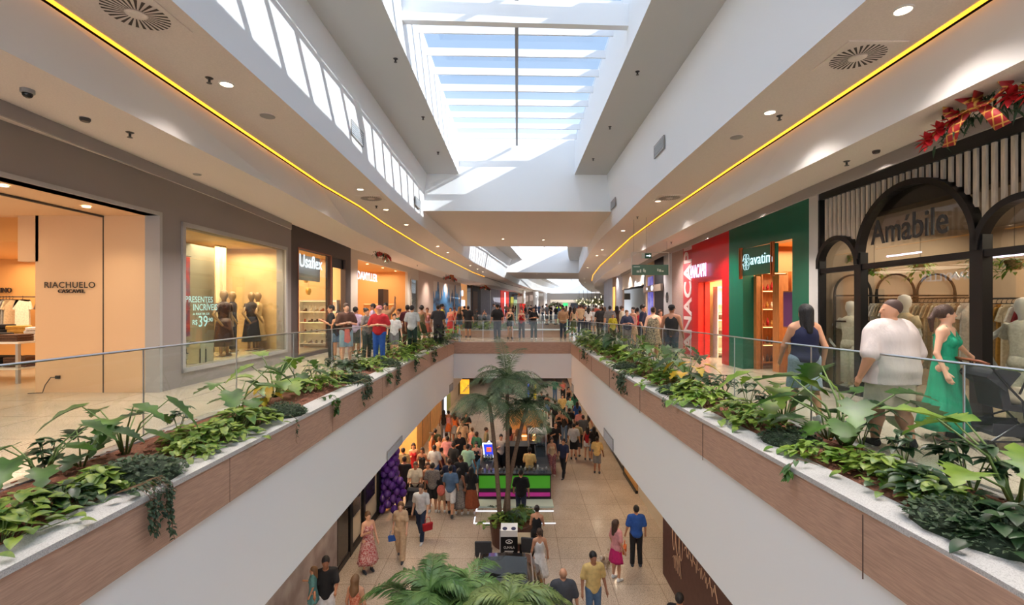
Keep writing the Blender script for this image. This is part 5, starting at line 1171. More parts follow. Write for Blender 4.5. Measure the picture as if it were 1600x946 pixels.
def garland(c, rz, half, label, seed, big=False):
    t = thing('christmas_garland', label, 'garland', c, rz); r = random.Random(seed); b, red, gd, ribb = MB(), MB(), MB(), MB()
    n = int(half * 330)
    for i in range(n):
        u = r.uniform(-half, half); z = 0.16 * (1 - (u / half) ** 2) + r.gauss(0, 0.06); y = r.gauss(0, 0.05)
        leaf(b, (u, y, z), (r.gauss(0, 1), r.gauss(0, 1), r.gauss(0, 1)), 0.11, 0.03, n=2)
    for u in [-half * .95, -half * .72, -half * .45, half * .45, half * .72, half * .95]:
        z = 0.16 * (1 - (u / half) ** 2)
        for k in range(9):
            a = 2 * math.pi * k / 9; leaf(red, (u, -0.07, z), (math.cos(a), -0.5, math.sin(a)), 0.13, 0.07, droop=0.1, n=4)
        gd.ell((u + 0.1, -0.08, z + 0.03), 0.03, 8, 5)
    for s_ in (-1, 1):                                   # bow loops and tails
        pts = [(0, -0.12, 0.16), (s_ * .12, -0.2, 0.3), (s_ * .26, -0.16, 0.32), (s_ * .3, -0.12, 0.2), (s_ * .18, -0.16, 0.1), (0, -0.12, 0.15)]
        ribb.ribbon([(p[0], p[1] - 0.05, p[2] - 0.02) for p in pts], [(p[0], p[1] + 0.05, p[2] + 0.04) for p in pts])
        ribb.ribbon([(0, -.13, .14), (s_ * .12, -.16, .0), (s_ * .2, -.14, -.16)], [(s_ * .07, -.13, .16), (s_ * .24, -.16, .02), (s_ * .34, -.14, -.14)])
    ribb.ell((0, -.14, .15), .05, 10, 6)
    b.build('pine_sprays', GRNN, t); red.build('poinsettias', REDV, t); gd.build('baubles', GOLD, t, smooth=True); ribb.build('bow', tartan(), t, solid=0.01, smooth=True)
    MB().tube([(-half * .7, 0, 0.1), (-half * .7, 0, 0.5)], 0.004, 4).tube([(half * .7, 0, 0.1), (half * .7, 0, 0.5)], 0.004, 4).build('wires', SENSD, t)
a = D(1545, 190, 4.55); garland(a, R(-90), 0.62, 'large garland with poinsettias and a tartan bow hanging above the boutique', 1)
a = D(597, 402, 19.3); garland(a, R(90), 0.95, 'garland with red bow hanging over the amber shop', 2)
a = D(703, 437, 33); garland(a, R(80), 1.3, 'garland hanging over the blue dripping hoarding', 3)
a = D(757, 451.5, 48); garland(a, R(75), 1.6, 'garland hanging over the grey hoarding', 4)
a = D(810, 462, 78); garland(a, R(60), 2.2, 'most distant garland near the end of the left shops', 5)
# hanging wayfinding sign and exit sign
t = thing('wayfinding_sign', 'green hanging direction panel framed in thin rods over the right walkway', 'sign'); Y = 15.0
q = lambda x, y: D(x, y, Y)
def slab_px(m, x0, y0, x1, y1, Y, th=0.05): a, b_ = D(x0, y1, Y), D(x1, y0, Y); return m.box(a[0], b_[0], Y, Y + th, a[2], b_[2])
SGN = mat('sage_sign', (88, 122, 104), 0.5); slab_px(MB(), 987, 414, 1045, 430, Y).build('panel', SGN, t)
MB().tube([D(987, 395, Y), D(987, 430, Y)], 0.014, 6).tube([D(1045, 395, Y), D(1045, 430, Y)], 0.014, 6).tube([D(987, 395, Y), D(1045, 395, Y)], 0.014, 6).build('frame_rods', mat('pale_rod', (200, 196, 186), 0.5), t)
ic = MB()
for x0, y0, x1, y1 in ((995, 423, 999, 426), (1000, 421, 1002, 426), (1005, 420, 1007, 425), (1007, 422, 1009, 426), (1027, 420, 1029, 424), (1030, 421, 1033, 425), (1034, 423, 1037, 425), (990, 416.5, 1000, 417.5)):
    a, b_ = D(x0, y1, Y - 0.02), D(x1, y0, Y - 0.02); ic.box(a[0], b_[0], Y - 0.02, Y, a[2], b_[2])
ic.build('pictograms', mat('pale_icons', (214, 226, 214), 0.5), t)
a_, b_ = D(990, 395, Y), D(1042, 395, Y); MB().tube([(a_[0], Y, ZA), a_], 0.006, 5).tube([(b_[0], Y, ZBR), b_], 0.006, 5).build('hanging_rods', SENS, t)
t = thing('exit_sign', 'small dark green exit sign with white arrow hanging above the green direction panel', 'sign'); Y = 14.6
slab_px(MB(), 1008, 396, 1018, 404, Y, 0.04).build('box', mat('exit_green', (20, 66, 40), 0.4, emit=0.12), t)
m = MB(); a = D(1013, 400, Y - 0.01); m.box(a[0] - 0.06, a[0] + 0.04, Y - 0.012, Y, a[2] - 0.008, a[2] + 0.008).add([(a[0] + 0.03, Y - 0.01, a[2] + 0.04), (a[0] + 0.08, Y - 0.01, a[2]), (a[0] + 0.03, Y - 0.01, a[2] - 0.04)], [(0, 1, 2)]); m.build('arrow', LIT, t)
slab_px(MB(), 1003, 396, 1007.5, 404, Y, 0.04).build('side_symbol', mat('exit_pale', (190, 196, 180), 0.5), t); a_ = D(1010, 396, Y); MB().tube([(a_[0], Y + .02, ZA), (a_[0], Y + .02, a_[2])], 0.005, 5).build('rod', SENS, t)
# ================================================================== PEOPLE
# bodies are implicit surfaces (smoothly joined tapering limbs) turned into one continuous mesh each
def snet(Fv, org, h):
    """surface net of the zero level of a sampled field"""
    I = Fv < 0; nx, ny, nz = I.shape
    c = np.zeros((nx - 1, ny - 1, nz - 1), np.int8)
    for dx in (0, 1):
        for dy in (0, 1):
            for dz in (0, 1): c += I[dx:nx - 1 + dx, dy:ny - 1 + dy, dz:nz - 1 + dz]
    act = (c > 0) & (c < 8); ijk = np.argwhere(act)
    if len(ijk) == 0: return np.zeros((0, 3)), []
    idx = -np.ones(act.shape, np.int64); idx[act] = np.arange(len(ijk))
    P = np.zeros((len(ijk), 3)); N = np.zeros(len(ijk))
    offs = [(0, 0, 0), (1, 0, 0), (0, 1, 0), (1, 1, 0), (0, 0, 1), (1, 0, 1), (0, 1, 1), (1, 1, 1)]
    for a, b in ((0, 1), (2, 3), (4, 5), (6, 7), (0, 2), (1, 3), (4, 6), (5, 7), (0, 4), (1, 5), (2, 6), (3, 7)):
        oa, ob = np.array(offs[a]), np.array(offs[b]); A, B = ijk + oa, ijk + ob
        fa, fb = Fv[A[:, 0], A[:, 1], A[:, 2]], Fv[B[:, 0], B[:, 1], B[:, 2]]; m = (fa < 0) != (fb < 0)
        t = np.where(m, fa / np.where(m, fa - fb, 1), 0); P += np.where(m[:, None], oa + (ob - oa) * t[:, None], 0); N += m
    V = (ijk + P / N[:, None]) * h + org; faces = []
    for ax in range(3):
        s0 = [slice(None)] * 3; s1 = [slice(None)] * 3; s0[ax] = slice(0, -1); s1[ax] = slice(1, None)
        e = np.argwhere(I[tuple(s0)] != I[tuple(s1)]); u, v = [k for k in range(3) if k != ax]
        ok = (e[:, u] > 0) & (e[:, v] > 0) & (e[:, u] < I.shape[u] - 1) & (e[:, v] < I.shape[v] - 1); e = e[ok]
        def g(du, dv):
            q = e.copy(); q[:, u] -= du; q[:, v] -= dv; return idx[q[:, 0], q[:, 1], q[:, 2]]
        f = np.stack([g(1, 1), g(0, 1), g(0, 0), g(1, 0)], 1); ins = I[e[:, 0], e[:, 1], e[:, 2]]
        flip = ins if ax != 1 else ~ins
        f[~flip] = f[~flip][:, ::-1]; faces.append(f)
    return V, np.concatenate(faces)
class Field:
    def __init__(s, lo, hi, h):
        s.lo = np.array(lo, float); s.h = h; n = np.ceil((np.array(hi) - s.lo) / h).astype(int) + 1; s.n = n; s.F = np.full(n, 9.0, np.float32)
        s.ax = [s.lo[k] + h * np.arange(n[k]) for k in range(3)]
    def _win(s, lo, hi):
        sl = []
        for k in range(3):
            a = max(0, int((lo[k] - s.lo[k]) / s.h)); b = min(s.n[k], int((hi[k] - s.lo[k]) / s.h) + 2); sl.append(slice(a, max(a, b)))
        X, Y, Z = np.meshgrid(s.ax[0][sl[0]], s.ax[1][sl[1]], s.ax[2][sl[2]], indexing='ij', sparse=True); return tuple(sl), X, Y, Z
    def _put(s, sl, d, k):
        a = s.F[sl]
        if k > 0:
            hh = np.clip(0.5 + 0.5 * (a - d) / k, 0, 1); s.F[sl] = a * (1 - hh) + d * hh - k * hh * (1 - hh)
        else: s.F[sl] = np.minimum(a, d)
    def cone(s, a, b, ra, rb, k=0.03):
        a, b = np.array(a, float), np.array(b, float); m = max(ra, rb) + k + 0.04; sl, X, Y, Z = s._win(np.minimum(a, b) - m, np.maximum(a, b) + m)
        ab = b - a; L2 = max(1e-9, ab @ ab); t = np.clip(((X - a[0]) * ab[0] + (Y - a[1]) * ab[1] + (Z - a[2]) * ab[2]) / L2, 0, 1)
        d = np.sqrt((X - a[0] - ab[0] * t) ** 2 + (Y - a[1] - ab[1] * t) ** 2 + (Z - a[2] - ab[2] * t) ** 2) - (ra + (rb - ra) * t); s._put(sl, d, k); return s
    def ell(s, c, r, k=0.03, sub=False, rot=0):
        m = max(r) + k + 0.04; c = np.array(c, float); sl, X, Y, Z = s._win(c - m, c + m)
        x, y = X - c[0], Y - c[1]
        if rot: x, y = x * math.cos(rot) + y * math.sin(rot), -x * math.sin(rot) + y * math.cos(rot)
        q = np.sqrt((x / r[0]) ** 2 + (y / r[1]) ** 2 + ((Z - c[2]) / r[2]) ** 2); d = (q - 1) * min(r) * (0.6 + 0.4 * np.clip(q, 0, 1))
        if sub: s.F[sl] = np.maximum(s.F[sl], -d)
        else: s._put(sl, d, k)
        return s
    def cut(s, n, d):                            # keep where n.p <= d
        X, Y, Z = np.meshgrid(*s.ax, indexing='ij', sparse=True); s.F = np.maximum(s.F, n[0] * X + n[1] * Y + n[2] * Z - d).astype(np.float32); return s
    def cutfield(s, g): s.F = np.maximum(s.F, g); return s
    def mesh(s, name, M=None):
        s.F[0], s.F[-1] = 9, 9; s.F[:, 0] = 9; s.F[:, -1] = 9; s.F[:, :, 0] = 9; s.F[:, :, -1] = 9
        V, Fc = snet(s.F, s.lo, s.h); me = bpy.data.meshes.new(name); me.vertices.add(len(V)); me.vertices.foreach_set('co', V.astype(np.float32).ravel())
        n = len(Fc); me.loops.add(4 * n); me.polygons.add(n); me.loops.foreach_set('vertex_index', np.asarray(Fc).astype(np.int32).ravel()); me.polygons.foreach_set('loop_start', np.arange(0, 4 * n, 4, dtype=np.int32))
        me.polygons.foreach_set('use_smooth', np.ones(n, bool)); me.update(calc_edges=True); me.validate(); return me

def joints(sex, pose, fat=0.0):
    S = 0.185 if sex == 'm' else 0.158; Hp = 0.09 if sex == 'm' else 0.095
    J = {}
    up, fo = 0.29, 0.25
    arms = {'stand': ((.07, .02, -.28), (.03, -.10, -.235)), 'walk': ((.06, .08, -.27), (.02, -.1, -.23)), 'walk2': ((.06, -.09, -.27), (.0, -.13, -.21)), 'phone': ((.06, -.04, -.28), (-.10, -.20, .11)), 'fold': ((.09, -.02, -.27), (-.24, -.13, .04)),
            'raise': ((.16, -.05, .2), (.02, -.06, .25)), 'hip': ((.16, .06, -.22), (-.15, -.08, -.17)), 'front': ((.04, -.17, -.22), (-.02, -.25, -.02)), 'side': ((.2, -.02, -.2), (.2, -.04, -.13))}
    A = {'stand': ('stand', 'stand'), 'walk': ('walk', 'walk2'), 'phone': ('phone', 'phone'), 'fold': ('fold', 'fold'), 'raise': ('stand', 'raise'), 'hip': ('hip', 'stand'), 'push': ('front', 'front'), 'talk': ('phone', 'stand'), 'bend': ('front', 'front'),
         'stroller': ('stand', 'side'), 'bigman': ('stand', 'walk')}[pose]
    for s_, a in ((-1, A[0]), (1, A[1])):
        d1, d2 = arms[a]; sh = np.array((s_ * (S + fat * 0.5), 0, 1.42 - fat * .45)); el = sh + np.array((s_ * (d1[0] + fat * 0.45), d1[1], d1[2])); wr = el + np.array((s_ * d2[0], d2[1], d2[2])); J['arm', s_] = (sh, el, wr)
    walk = pose in ('walk', 'bigman')
    for s_ in (-1, 1):
        hip = np.array((s_ * Hp, 0, 0.93))
        if walk:
            f = s_ * (0.6 if pose == 'bigman' else 1); kn = np.array((s_ * Hp, -0.11 * f - 0.02, 0.50)); an = np.array((s_ * (Hp - 0.01), -0.21 * f + (0.06 if f < 0 else 0), 0.085 + (0.05 if f < 0 else 0)))
        else: kn = np.array((s_ * (Hp + 0.01), -0.015, 0.50)); an = np.array((s_ * (Hp + 0.025), 0.01, 0.085))
        J['leg', s_] = (hip, kn, an)
    return J
def limbdir(wr, el):
    d = wr - el; return d / max(1e-6, np.linalg.norm(d))
def field(h): return Field((-0.75, -0.62, -0.02), (0.75, 0.5, 2.1), h)
def fmesh(f, name):                                # crop the empty margins before meshing
    return f.mesh(name)
def body_field(sex, pose, fat, h, head_turn=0.0, hands=True):
    f = field(h); J = joints(sex, pose, fat); w_ = 1.0 if sex == 'm' else 0.88
    f.ell((0, 0.005, 1.30), (0.165 * w_ + fat, 0.105 + fat * .8, 0.20), 0.04); f.ell((0, 0.0, 1.10), (0.135 * w_ + fat * 1.2, 0.095 + fat * 1.1, 0.17), 0.06); f.ell((0, 0.01, 0.95), ((0.16 if sex == 'm' else 0.172) + fat * .9, 0.11 + fat, 0.13), 0.06)
    f.cone((-0.13 * w_, 0, 1.41), (0.13 * w_, 0, 1.41), 0.065 + fat * .3, 0.065 + fat * .3, 0.05)
    if sex == 'f': f.ell((-0.07, -0.085, 1.28), (0.06, 0.055, 0.06), 0.03); f.ell((0.07, -0.085, 1.28), (0.06, 0.055, 0.06), 0.03)
    for q in (-1, 1): f.cone((q * 0.03, 0.01, 1.475), (q * (0.14 * w_ + fat * .4), 0, 1.435), 0.045 + fat * .2, 0.045 + fat * .25, 0.03)
    f.cone((0, 0.01, 1.42), (0, -0.01, 1.56), 0.06 + fat * .2, 0.05 + fat * .15, 0.03)
    # head with face
    t = head_turn; c, s_ = math.cos(t), math.sin(t)
    def Hd(x, y, z): return (x * c - y * s_, x * s_ + y * c, z)
    f.ell(Hd(0, 0.012, 1.655), (0.076 + fat * .1, 0.094, 0.10), 0.02, rot=t); f.ell(Hd(0, -0.022, 1.60), (0.058 + fat * .15, 0.07, 0.072), 0.03, rot=t)
    f.cone(Hd(0, -0.088, 1.645), Hd(0, -0.108, 1.615), 0.009, 0.014, 0.012); f.ell(Hd(0, -0.084, 1.575), (0.024, 0.012, 0.008), 0.008, rot=t); f.ell(Hd(0, -0.078, 1.545), (0.022, 0.02, 0.018), 0.02, rot=t)
    for q in (-1, 1):
        f.ell(Hd(q * 0.079, 0.012, 1.63), (0.010, 0.02, 0.030), 0.008, rot=t); f.ell(Hd(q * 0.03, -0.085, 1.652), (0.016, 0.010, 0.008), 0.006, rot=t); f.ell(Hd(q * 0.032, -0.100, 1.648), (0.014, 0.014, 0.009), 0, True, rot=t)
    for q in (-1, 1):
        sh, el, wr = J['arm', q]; f.cone(sh, el, 0.052 * w_ + fat * .28, 0.038 * w_ + fat * .2, 0.035); f.cone(el, wr, 0.04 * w_ + fat * .2, 0.025 + fat * .08, 0.015)
        d = limbdir(wr, el); pc = wr + d * 0.05; side = np.cross(d, (0, 1, 0)); side = side / max(.1, np.linalg.norm(side)); nrm = np.cross(side, d)
        f.cone(wr, wr + d * 0.075, 0.026, 0.034, 0.012)
        if hands:
            kn0 = wr + d * 0.085
            spread = nrm if abs(d[2]) > 0.6 else np.array((0, 0, 1.0))
            cur = np.array((-q * 0.6, -0.3, 0)) if abs(d[2]) > 0.6 else np.array((0, 0, -.5))
            for i, (o_, L_) in enumerate(((-.027, .062), (-.009, .074), (.009, .07), (.026, .055))):
                b0 = kn0 + spread * o_; m_ = b0 + d * L_ * .55 + cur * 0.008; e = m_ + (d * .75 + cur * .65) * L_ * .5; f.cone(b0, m_, 0.0098, 0.009, 0.004); f.cone(m_, e, 0.009, 0.0075, 0.003)
            b0 = wr + d * 0.03 - spread * 0.03; f.cone(b0, b0 + d * 0.045 - spread * 0.022 + cur * 0.01, 0.0125, 0.009, 0.008)
        hip, kn, an = J['leg', q]; f.cone(hip, kn, 0.085 + fat * .55, 0.054 + fat * .22, 0.05); f.cone(kn, kn + (an - kn) * .35, 0.05 + fat * .2, 0.057 + fat * .25, 0.02); f.cone(kn + (an - kn) * .35, an, 0.054 + fat * .25, 0.034 + fat * .06, 0.02)
        f.cone(an + np.array((0, 0.02, -0.045)), an + np.array((0, -0.13, -0.055)), 0.035, 0.026, 0.03)
    return f, J
def top_mesh(kind, sex, pose, fat, h):
    J = joints(sex, pose, fat); w_ = 1.0 if sex == 'm' else 0.88; e = 0.022 if kind in ('tee', 'shirt') else 0.012; f = field(h)
    if kind == 'strap': zn = 1.36
    f.ell((0, 0.005, 1.29), (0.168 * w_ + fat + e, 0.108 + fat * .8 + e, 0.20 + e), 0.04); f.ell((0, -0.0, 1.10), (0.142 * w_ + fat * 1.2 + e, 0.10 + fat * 1.1 + e, 0.20), 0.06)
    f.ell((0, 0.01, 0.95), ((0.162 if sex == 'm' else 0.172) + fat * .95 + e, 0.112 + fat + e, 0.14), 0.05)
    if sex == 'f': f.ell((-0.07, -0.088, 1.28), (0.062, 0.058, 0.062), 0.03); f.ell((0.07, -0.088, 1.28), (0.062, 0.058, 0.062), 0.03)
    if kind in ('tee', 'shirt'):
        for q in (-1, 1): f.cone((q * 0.05, 0.012, 1.47), (q * (0.15 * w_ + fat * .4), 0, 1.435), 0.052 + fat * .2, 0.056 + fat * .25, 0.03)
        f.cone((-0.13 * w_, 0, 1.415), (0.13 * w_, 0, 1.415), 0.068 + fat * .3 + e * .5, 0.068 + fat * .3 + e * .5, 0.05)
        for q in (-1, 1): sh, el, wr = J['arm', q]; f.cone(sh, sh + (el - sh) * (0.72 + fat), 0.06 * w_ + fat * .22 + e * .6, 0.056 * w_ + fat * .2 + e * .9, 0.04)
        f.ell((0, -0.05, 1.535), (0.072, 0.09, 0.06), 0, True)
    elif kind == 'long':
        f.cone((-0.13 * w_, 0, 1.415), (0.13 * w_, 0, 1.415), 0.075, 0.075, 0.05)
        for q in (-1, 1): sh, el, wr = J['arm', q]; f.cone(sh, el, 0.066 * w_, 0.054, 0.04); f.cone(el, wr, 0.054, 0.038, 0.02)
        f.ell((0, -0.05, 1.535), (0.072, 0.09, 0.06), 0, True)
    else:
        f.cone((-0.085, 0, 1.42), (-0.085, 0, 1.36), 0.05, 0.06, 0.03); f.cone((0.085, 0, 1.42), (0.085, 0, 1.36), 0.05, 0.06, 0.03)
        f.ell((0, -0.08, 1.47), (0.075, 0.1, 0.12), 0, True); f.ell((0, 0.09, 1.48), (0.07, 0.08, 0.12), 0, True)
        for q in (-1, 1): f.ell((q * (0.205 * w_ + fat), 0.0, 1.38), (0.062, 0.2, 0.13), 0, True)
    if kind == 'strap':
        for q in (-1, 1): f.cone((q * .075, -.125, 1.33), (q * .088, -.03, 1.492), .008, .008, 0); f.cone((q * .088, -.03, 1.492), (q * .075, .115, 1.36), .008, .008, 0)
    hem = {'crop': 1.05, 'tank': 0.9, 'tee': 0.86, 'shirt': 0.84, 'long': 0.86, 'strap': 0.95}[kind]
    if fat > .1: hem = 0.78; f.cone((-.09, 0.01, .95), (-.1, .01, .76), .1 + fat, .1 + fat, .05); f.cone((.09, 0.01, .95), (.1, .01, .76), .1 + fat, .1 + fat, .05)
    f.cut((0, 0, -1), -hem)
    return f.mesh(kind)
def bottom_mesh(kind, sex, pose, fat, h):
    J = joints(sex, pose, fat); f = field(h)
    if kind in ('skirt', 'longskirt', 'dress'):
        z1 = {'skirt': 0.55, 'longskirt': 0.28, 'dress': 0.42}[kind]; r1 = {'skirt': 0.24, 'longskirt': 0.31, 'dress': 0.28}[kind]
        b = MB(); n = 40; rows = 9; vs = []; fs = []
        for i in range(rows):
            t = i / (rows - 1); z = 1.04 + (z1 - 1.04) * t; r = 0.145 + fat + (r1 - 0.145) * (t ** 0.8)
            for k in range(n):
                a = 2 * math.pi * k / n; q = r * (1 + 0.07 * t * math.cos(a * 7 + 0.6) + 0.04 * t * math.cos(a * 11)); vs.append((q * math.cos(a), q * 0.78 * math.sin(a) + 0.01, z + 0.01 * t * math.cos(a * 7)))
        for i in range(rows - 1):
            for k in range(n): a, c = i * n + k, i * n + (k + 1) % n; fs.append((a, c, c + n, a + n))
        # inner side
        m = len(vs); vs += [(x * .96, y * .96, z) for x, y, z in vs]; fs += [(p[3] + m, p[2] + m, p[1] + m, p[0] + m) for p in fs]
        L0 = (rows - 1) * n
        for k in range(n): fs.append((L0 + k, L0 + (k + 1) % n, L0 + (k + 1) % n + m, L0 + k + m))
        me = bpy.data.meshes.new(kind); me.from_pydata(vs, [], fs); me.polygons.foreach_set('use_smooth', [True] * len(fs)); return me
    e = 0.014 if kind != 'loose' else 0.035
    f.ell((0, 0.01, 0.95), ((0.162 if sex == 'm' else 0.173) + fat * .9 + .006, 0.112 + fat + .006, 0.115), 0.05)
    for q in (-1, 1):
        hip, kn, an = J['leg', q]
        if kind == 'shorts': f.cone(hip, kn + (hip - kn) * 0.05, 0.09 + fat * .55 + e, 0.082 + fat * .4 + e, 0.04)
        elif kind == 'short': f.cone(hip, hip + (kn - hip) * 0.42, 0.09 + fat * .5 + e, 0.088 + fat * .4 + e, 0.04)
        else: f.cone(hip, kn, 0.088 + fat * .5 + e, 0.06 + fat * .25 + e, 0.04); f.cone(kn, an, 0.06 + fat * .25 + e, 0.048 + e * 1.2, 0.02)
    f.cut((0, 0, 1), 1.04)
    f.cut((0, 0, -1), -{'shorts': 0.50, 'short': 0.70}.get(kind, 0.085))
    return f.mesh(kind)
def hair_mesh(kind, h, turn=0.0):
    f = Field((-0.2, -0.2, 1.1), (0.2, 0.28, 1.95), h); t = turn; c, s_ = math.cos(t), math.sin(t)
    def Hd(x, y, z): return (x * c - y * s_, x * s_ + y * c, z)
    if kind == 'buzzfat': f.ell(Hd(0, 0.026, 1.672), (0.0905, 0.099, 0.100), 0.01, rot=t)
    elif kind == 'buzz': f.ell(Hd(0, 0.022, 1.668), (0.0785, 0.094, 0.098), 0.01, rot=t)
    else: f.ell(Hd(0, 0.02, 1.67), (0.087, 0.104, 0.105), 0.01, rot=t)
    if kind in ('long', 'wavy'):
        f.cone(Hd(0, 0.075, 1.66), Hd(0, 0.12, 1.36), 0.085, 0.05, 0.04); f.cone(Hd(-.06, .05, 1.64), Hd(-.075, .07, 1.42), 0.045, 0.028, 0.03); f.cone(Hd(.06, .05, 1.64), Hd(.075, .07, 1.42), 0.045, 0.028, 0.03)
        if kind == 'wavy': f.ell(Hd(0, .1, 1.45), (.11, .07, .12), .04, rot=t)
    if kind == 'bun': f.ell(Hd(0, 0.11, 1.73), (0.05, 0.05, 0.045), 0.02, rot=t)
    if kind == 'tail': f.cone(Hd(0, 0.1, 1.7), Hd(0, 0.16, 1.58), 0.035, 0.03, 0.03); f.cone(Hd(0, 0.16, 1.58), Hd(0, 0.15, 1.42), 0.036, 0.018, 0.02)
    if kind == 'curly':
        r = random.Random(2)
        for i in range(26): a, b = r.uniform(0, 6.28), r.uniform(-.2, 1.4); f.ell(Hd(.085 * math.cos(a) * math.cos(b), .03 + .1 * math.sin(a) * math.cos(b), 1.68 + .1 * math.sin(b)), (.035, .035, .035), .012)
    f.ell(Hd(0, -0.105, 1.60), (0.072, 0.085, 0.092), 0, True, rot=t); f.ell(Hd(-.075, -.03, 1.585), (.03, .06, .05), 0, True, rot=t); f.ell(Hd(.075, -.03, 1.585), (.03, .06, .05), 0, True, rot=t)
    if kind in ('short', 'buzz', 'buzzfat', 'curly', 'bun', 'tail'): 
        if kind != 'tail': f.ell(Hd(0, 0.06, 1.50), (0.12, 0.13, 0.075), 0, True, rot=t)
    return f.mesh('hair')
def cap_mesh(turn=0.0):
    b = MB(); b.lathe([(0.095, 0), (0.098, 0.03), (0.088, 0.075), (0.055, 0.105), (0.01, 0.113)], 0, 0.015, 1.665, n=20, sy=1.12)
    vs = []
    for k in range(13): a = math.pi * (1.15 + 0.7 * k / 12); vs += [(0.093 * math.cos(a), 0.015 + 0.104 * math.sin(a), 1.675), (0.105 * math.cos(a), -0.02 + 0.165 * math.sin(a), 1.66)]
    b.add(vs, [(2 * k, 2 * k + 2, 2 * k + 3, 2 * k + 1) for k in range(12)]); b.add([(x, y, z - .008) for x, y, z in vs], [(2 * k + 1, 2 * k + 3, 2 * k + 2, 2 * k) for k in range(12)])
    b.xf(Matrix.Rotation(turn, 4, 'Z')); me = bpy.data.meshes.new('cap'); me.from_pydata(b.v, [], b.f); me.polygons.foreach_set('use_smooth', [True] * len(b.f)); return me
def shoe_mesh(sex, pose, fat, h):
    J = joints(sex, pose, fat); f = Field((-0.3, -0.5, -0.03), (0.3, 0.4, 0.35), h)
    for q in (-1, 1):
        an = J['leg', q][2]; f.cone(an + np.array((0, 0.025, -0.045)), an + np.array((0, -0.135, -0.052)), 0.043, 0.034, 0.03); f.cone(an + np.array((0, 0.01, -0.03)), an + np.array((0, 0.005, 0.0)), 0.045, 0.045, 0.02)
    f.cut((0, 0, -1), 0.0); return f.mesh('shoes')
MC = {}
def cached(key, fn):
    if key not in MC: MC[key] = fn()
    return MC[key]
HS = 0.016
SKINS = [mat('skin_%d' % i, c, 0.5) for i, c in enumerate([(222, 172, 142), (198, 144, 112), (160, 108, 80), (112, 74, 54)])]
HAIRC = {'black': mat('hair_black', (26, 22, 22), 0.5, noise=0.5, scale=30, stretch=(4, 4, .6), bump=1.0), 'brown': mat('hair_brown', (70, 48, 36), 0.5, noise=0.35, scale=30, stretch=(4, 4, .6), bump=1.0), 'lbrown': mat('hair_light_brown', (120, 86, 56), 0.5), 'grey': mat('hair_grey', (130, 126, 122), 0.6), 'red': mat('hair_auburn', (96, 50, 34), 0.5)}
def two(n, c1, c2, sc=26, **k): return mat('cloth_' + n, c1, 0.85, noise=0.5, scale=sc, col2=c2, **k)
CL = {'black': (30, 29, 31), 'white': (222, 220, 218), 'cream': (214, 200, 176), 'beige': (192, 164, 132), 'red': (172, 28, 36), 'navy': (36, 42, 68), 'blue': (40, 84, 160), 'denim': (84, 110, 140), 'light denim': (146, 176, 192), 'dark denim': (46, 60, 84), 'grey': (122, 122, 124), 'light grey': (178, 182, 184), 'dark grey': (64, 66, 72),
      'green': (50, 110, 84), 'dark green': (34, 54, 46), 'mint': (146, 190, 168), 'yellow': (206, 192, 50), 'maroon': (88, 34, 42), 'brown': (84, 56, 44), 'pink': (206, 140, 140), 'magenta': (180, 28, 96), 'orange': (206, 104, 50), 'tan': (170, 132, 98), 'khaki': (142, 130, 96), 'rust': (142, 72, 42), 'teal': (90, 140, 140), 'coral': (210, 110, 96), 'olive': (70, 78, 50), 'lilac': (190, 170, 196), 'straw': (206, 176, 112), 'sky': (110, 170, 206)}
CM = {k: mat('cloth_p_' + k.replace(' ', '_'), v, 0.88, noise=0.1, scale=14) for k, v in CL.items()}
CM['red floral'] = two('red_floral', (170, 32, 40), (222, 190, 184)); CM['black floral'] = two('black_floral', (28, 28, 32), (176, 160, 130)); CM['orange floral'] = two('orange_floral', (176, 70, 40), (214, 150, 120)); CM['pink floral'] = two('pink_floral', (190, 130, 130), (110, 50, 60)); CM['patterned'] = two('patterned', (150, 140, 132), (96, 90, 88), 40); CM['spotted black'] = two('spotted', (34, 32, 34), (170, 160, 150), 60); CM['speckled white'] = two('speckled', (208, 196, 184), (160, 140, 130), 60)
def pmesh(t, name, me, m_):
    o = bpy.data.objects.new(name, me); COL.objects.link(o); o.parent = t
    if len(me.materials) == 0: me.materials.append(m_)
    o.material_slots[0].link = 'OBJECT'; o.material_slots[0].material = m_; return o
def person(x, y, zf, rz, h, sex, pose, top, tc, bot, bc, hair, hc, skin, label, fat=0.0, cap=None, group=None, key=None):
    """rz 0 faces the camera side (-Y)"""
    t = thing('person', label, 'person', (x, y, zf), rz, group); k = h / 1.76; fk = round(fat, 2)
    pmesh(t, 'body', cached(('b', sex, pose, fk), lambda: body_field(sex, pose, fk, HS)[0].mesh('body')), SKINS[skin])
    if top: pmesh(t, {'tee': 'shirt', 'shirt': 'shirt', 'tank': 'tank_top', 'long': 'long_sleeved_top', 'crop': 'crop_top', 'strap': 'strap_top'}[top], cached(('t', top, sex, pose, fk), lambda: top_mesh(top, sex, pose, fk, HS)), CM[tc])
    if bot: pmesh(t, {'trousers': 'trousers', 'loose': 'trousers', 'shorts': 'shorts', 'short': 'shorts', 'skirt': 'skirt', 'longskirt': 'skirt', 'dress': 'dress_skirt'}[bot], cached(('o', bot, sex, pose, fk), lambda: bottom_mesh(bot, sex, pose, fk, HS)), CM[bc])
    if hair: pmesh(t, 'hair', cached(('h', hair), lambda: hair_mesh(hair, 0.014)), HAIRC[hc])
    if cap: pmesh(t, 'cap', cached(('c',), cap_mesh), CM[cap])
    pmesh(t, 'shoes', cached(('s', sex, pose), lambda: shoe_mesh(sex, pose, 0, HS)), CM['dark grey' if (int(abs(x) * 10) % 2) else 'white'])
    t.scale = (k * (0.97 if sex == 'f' else 1), k, k); return t
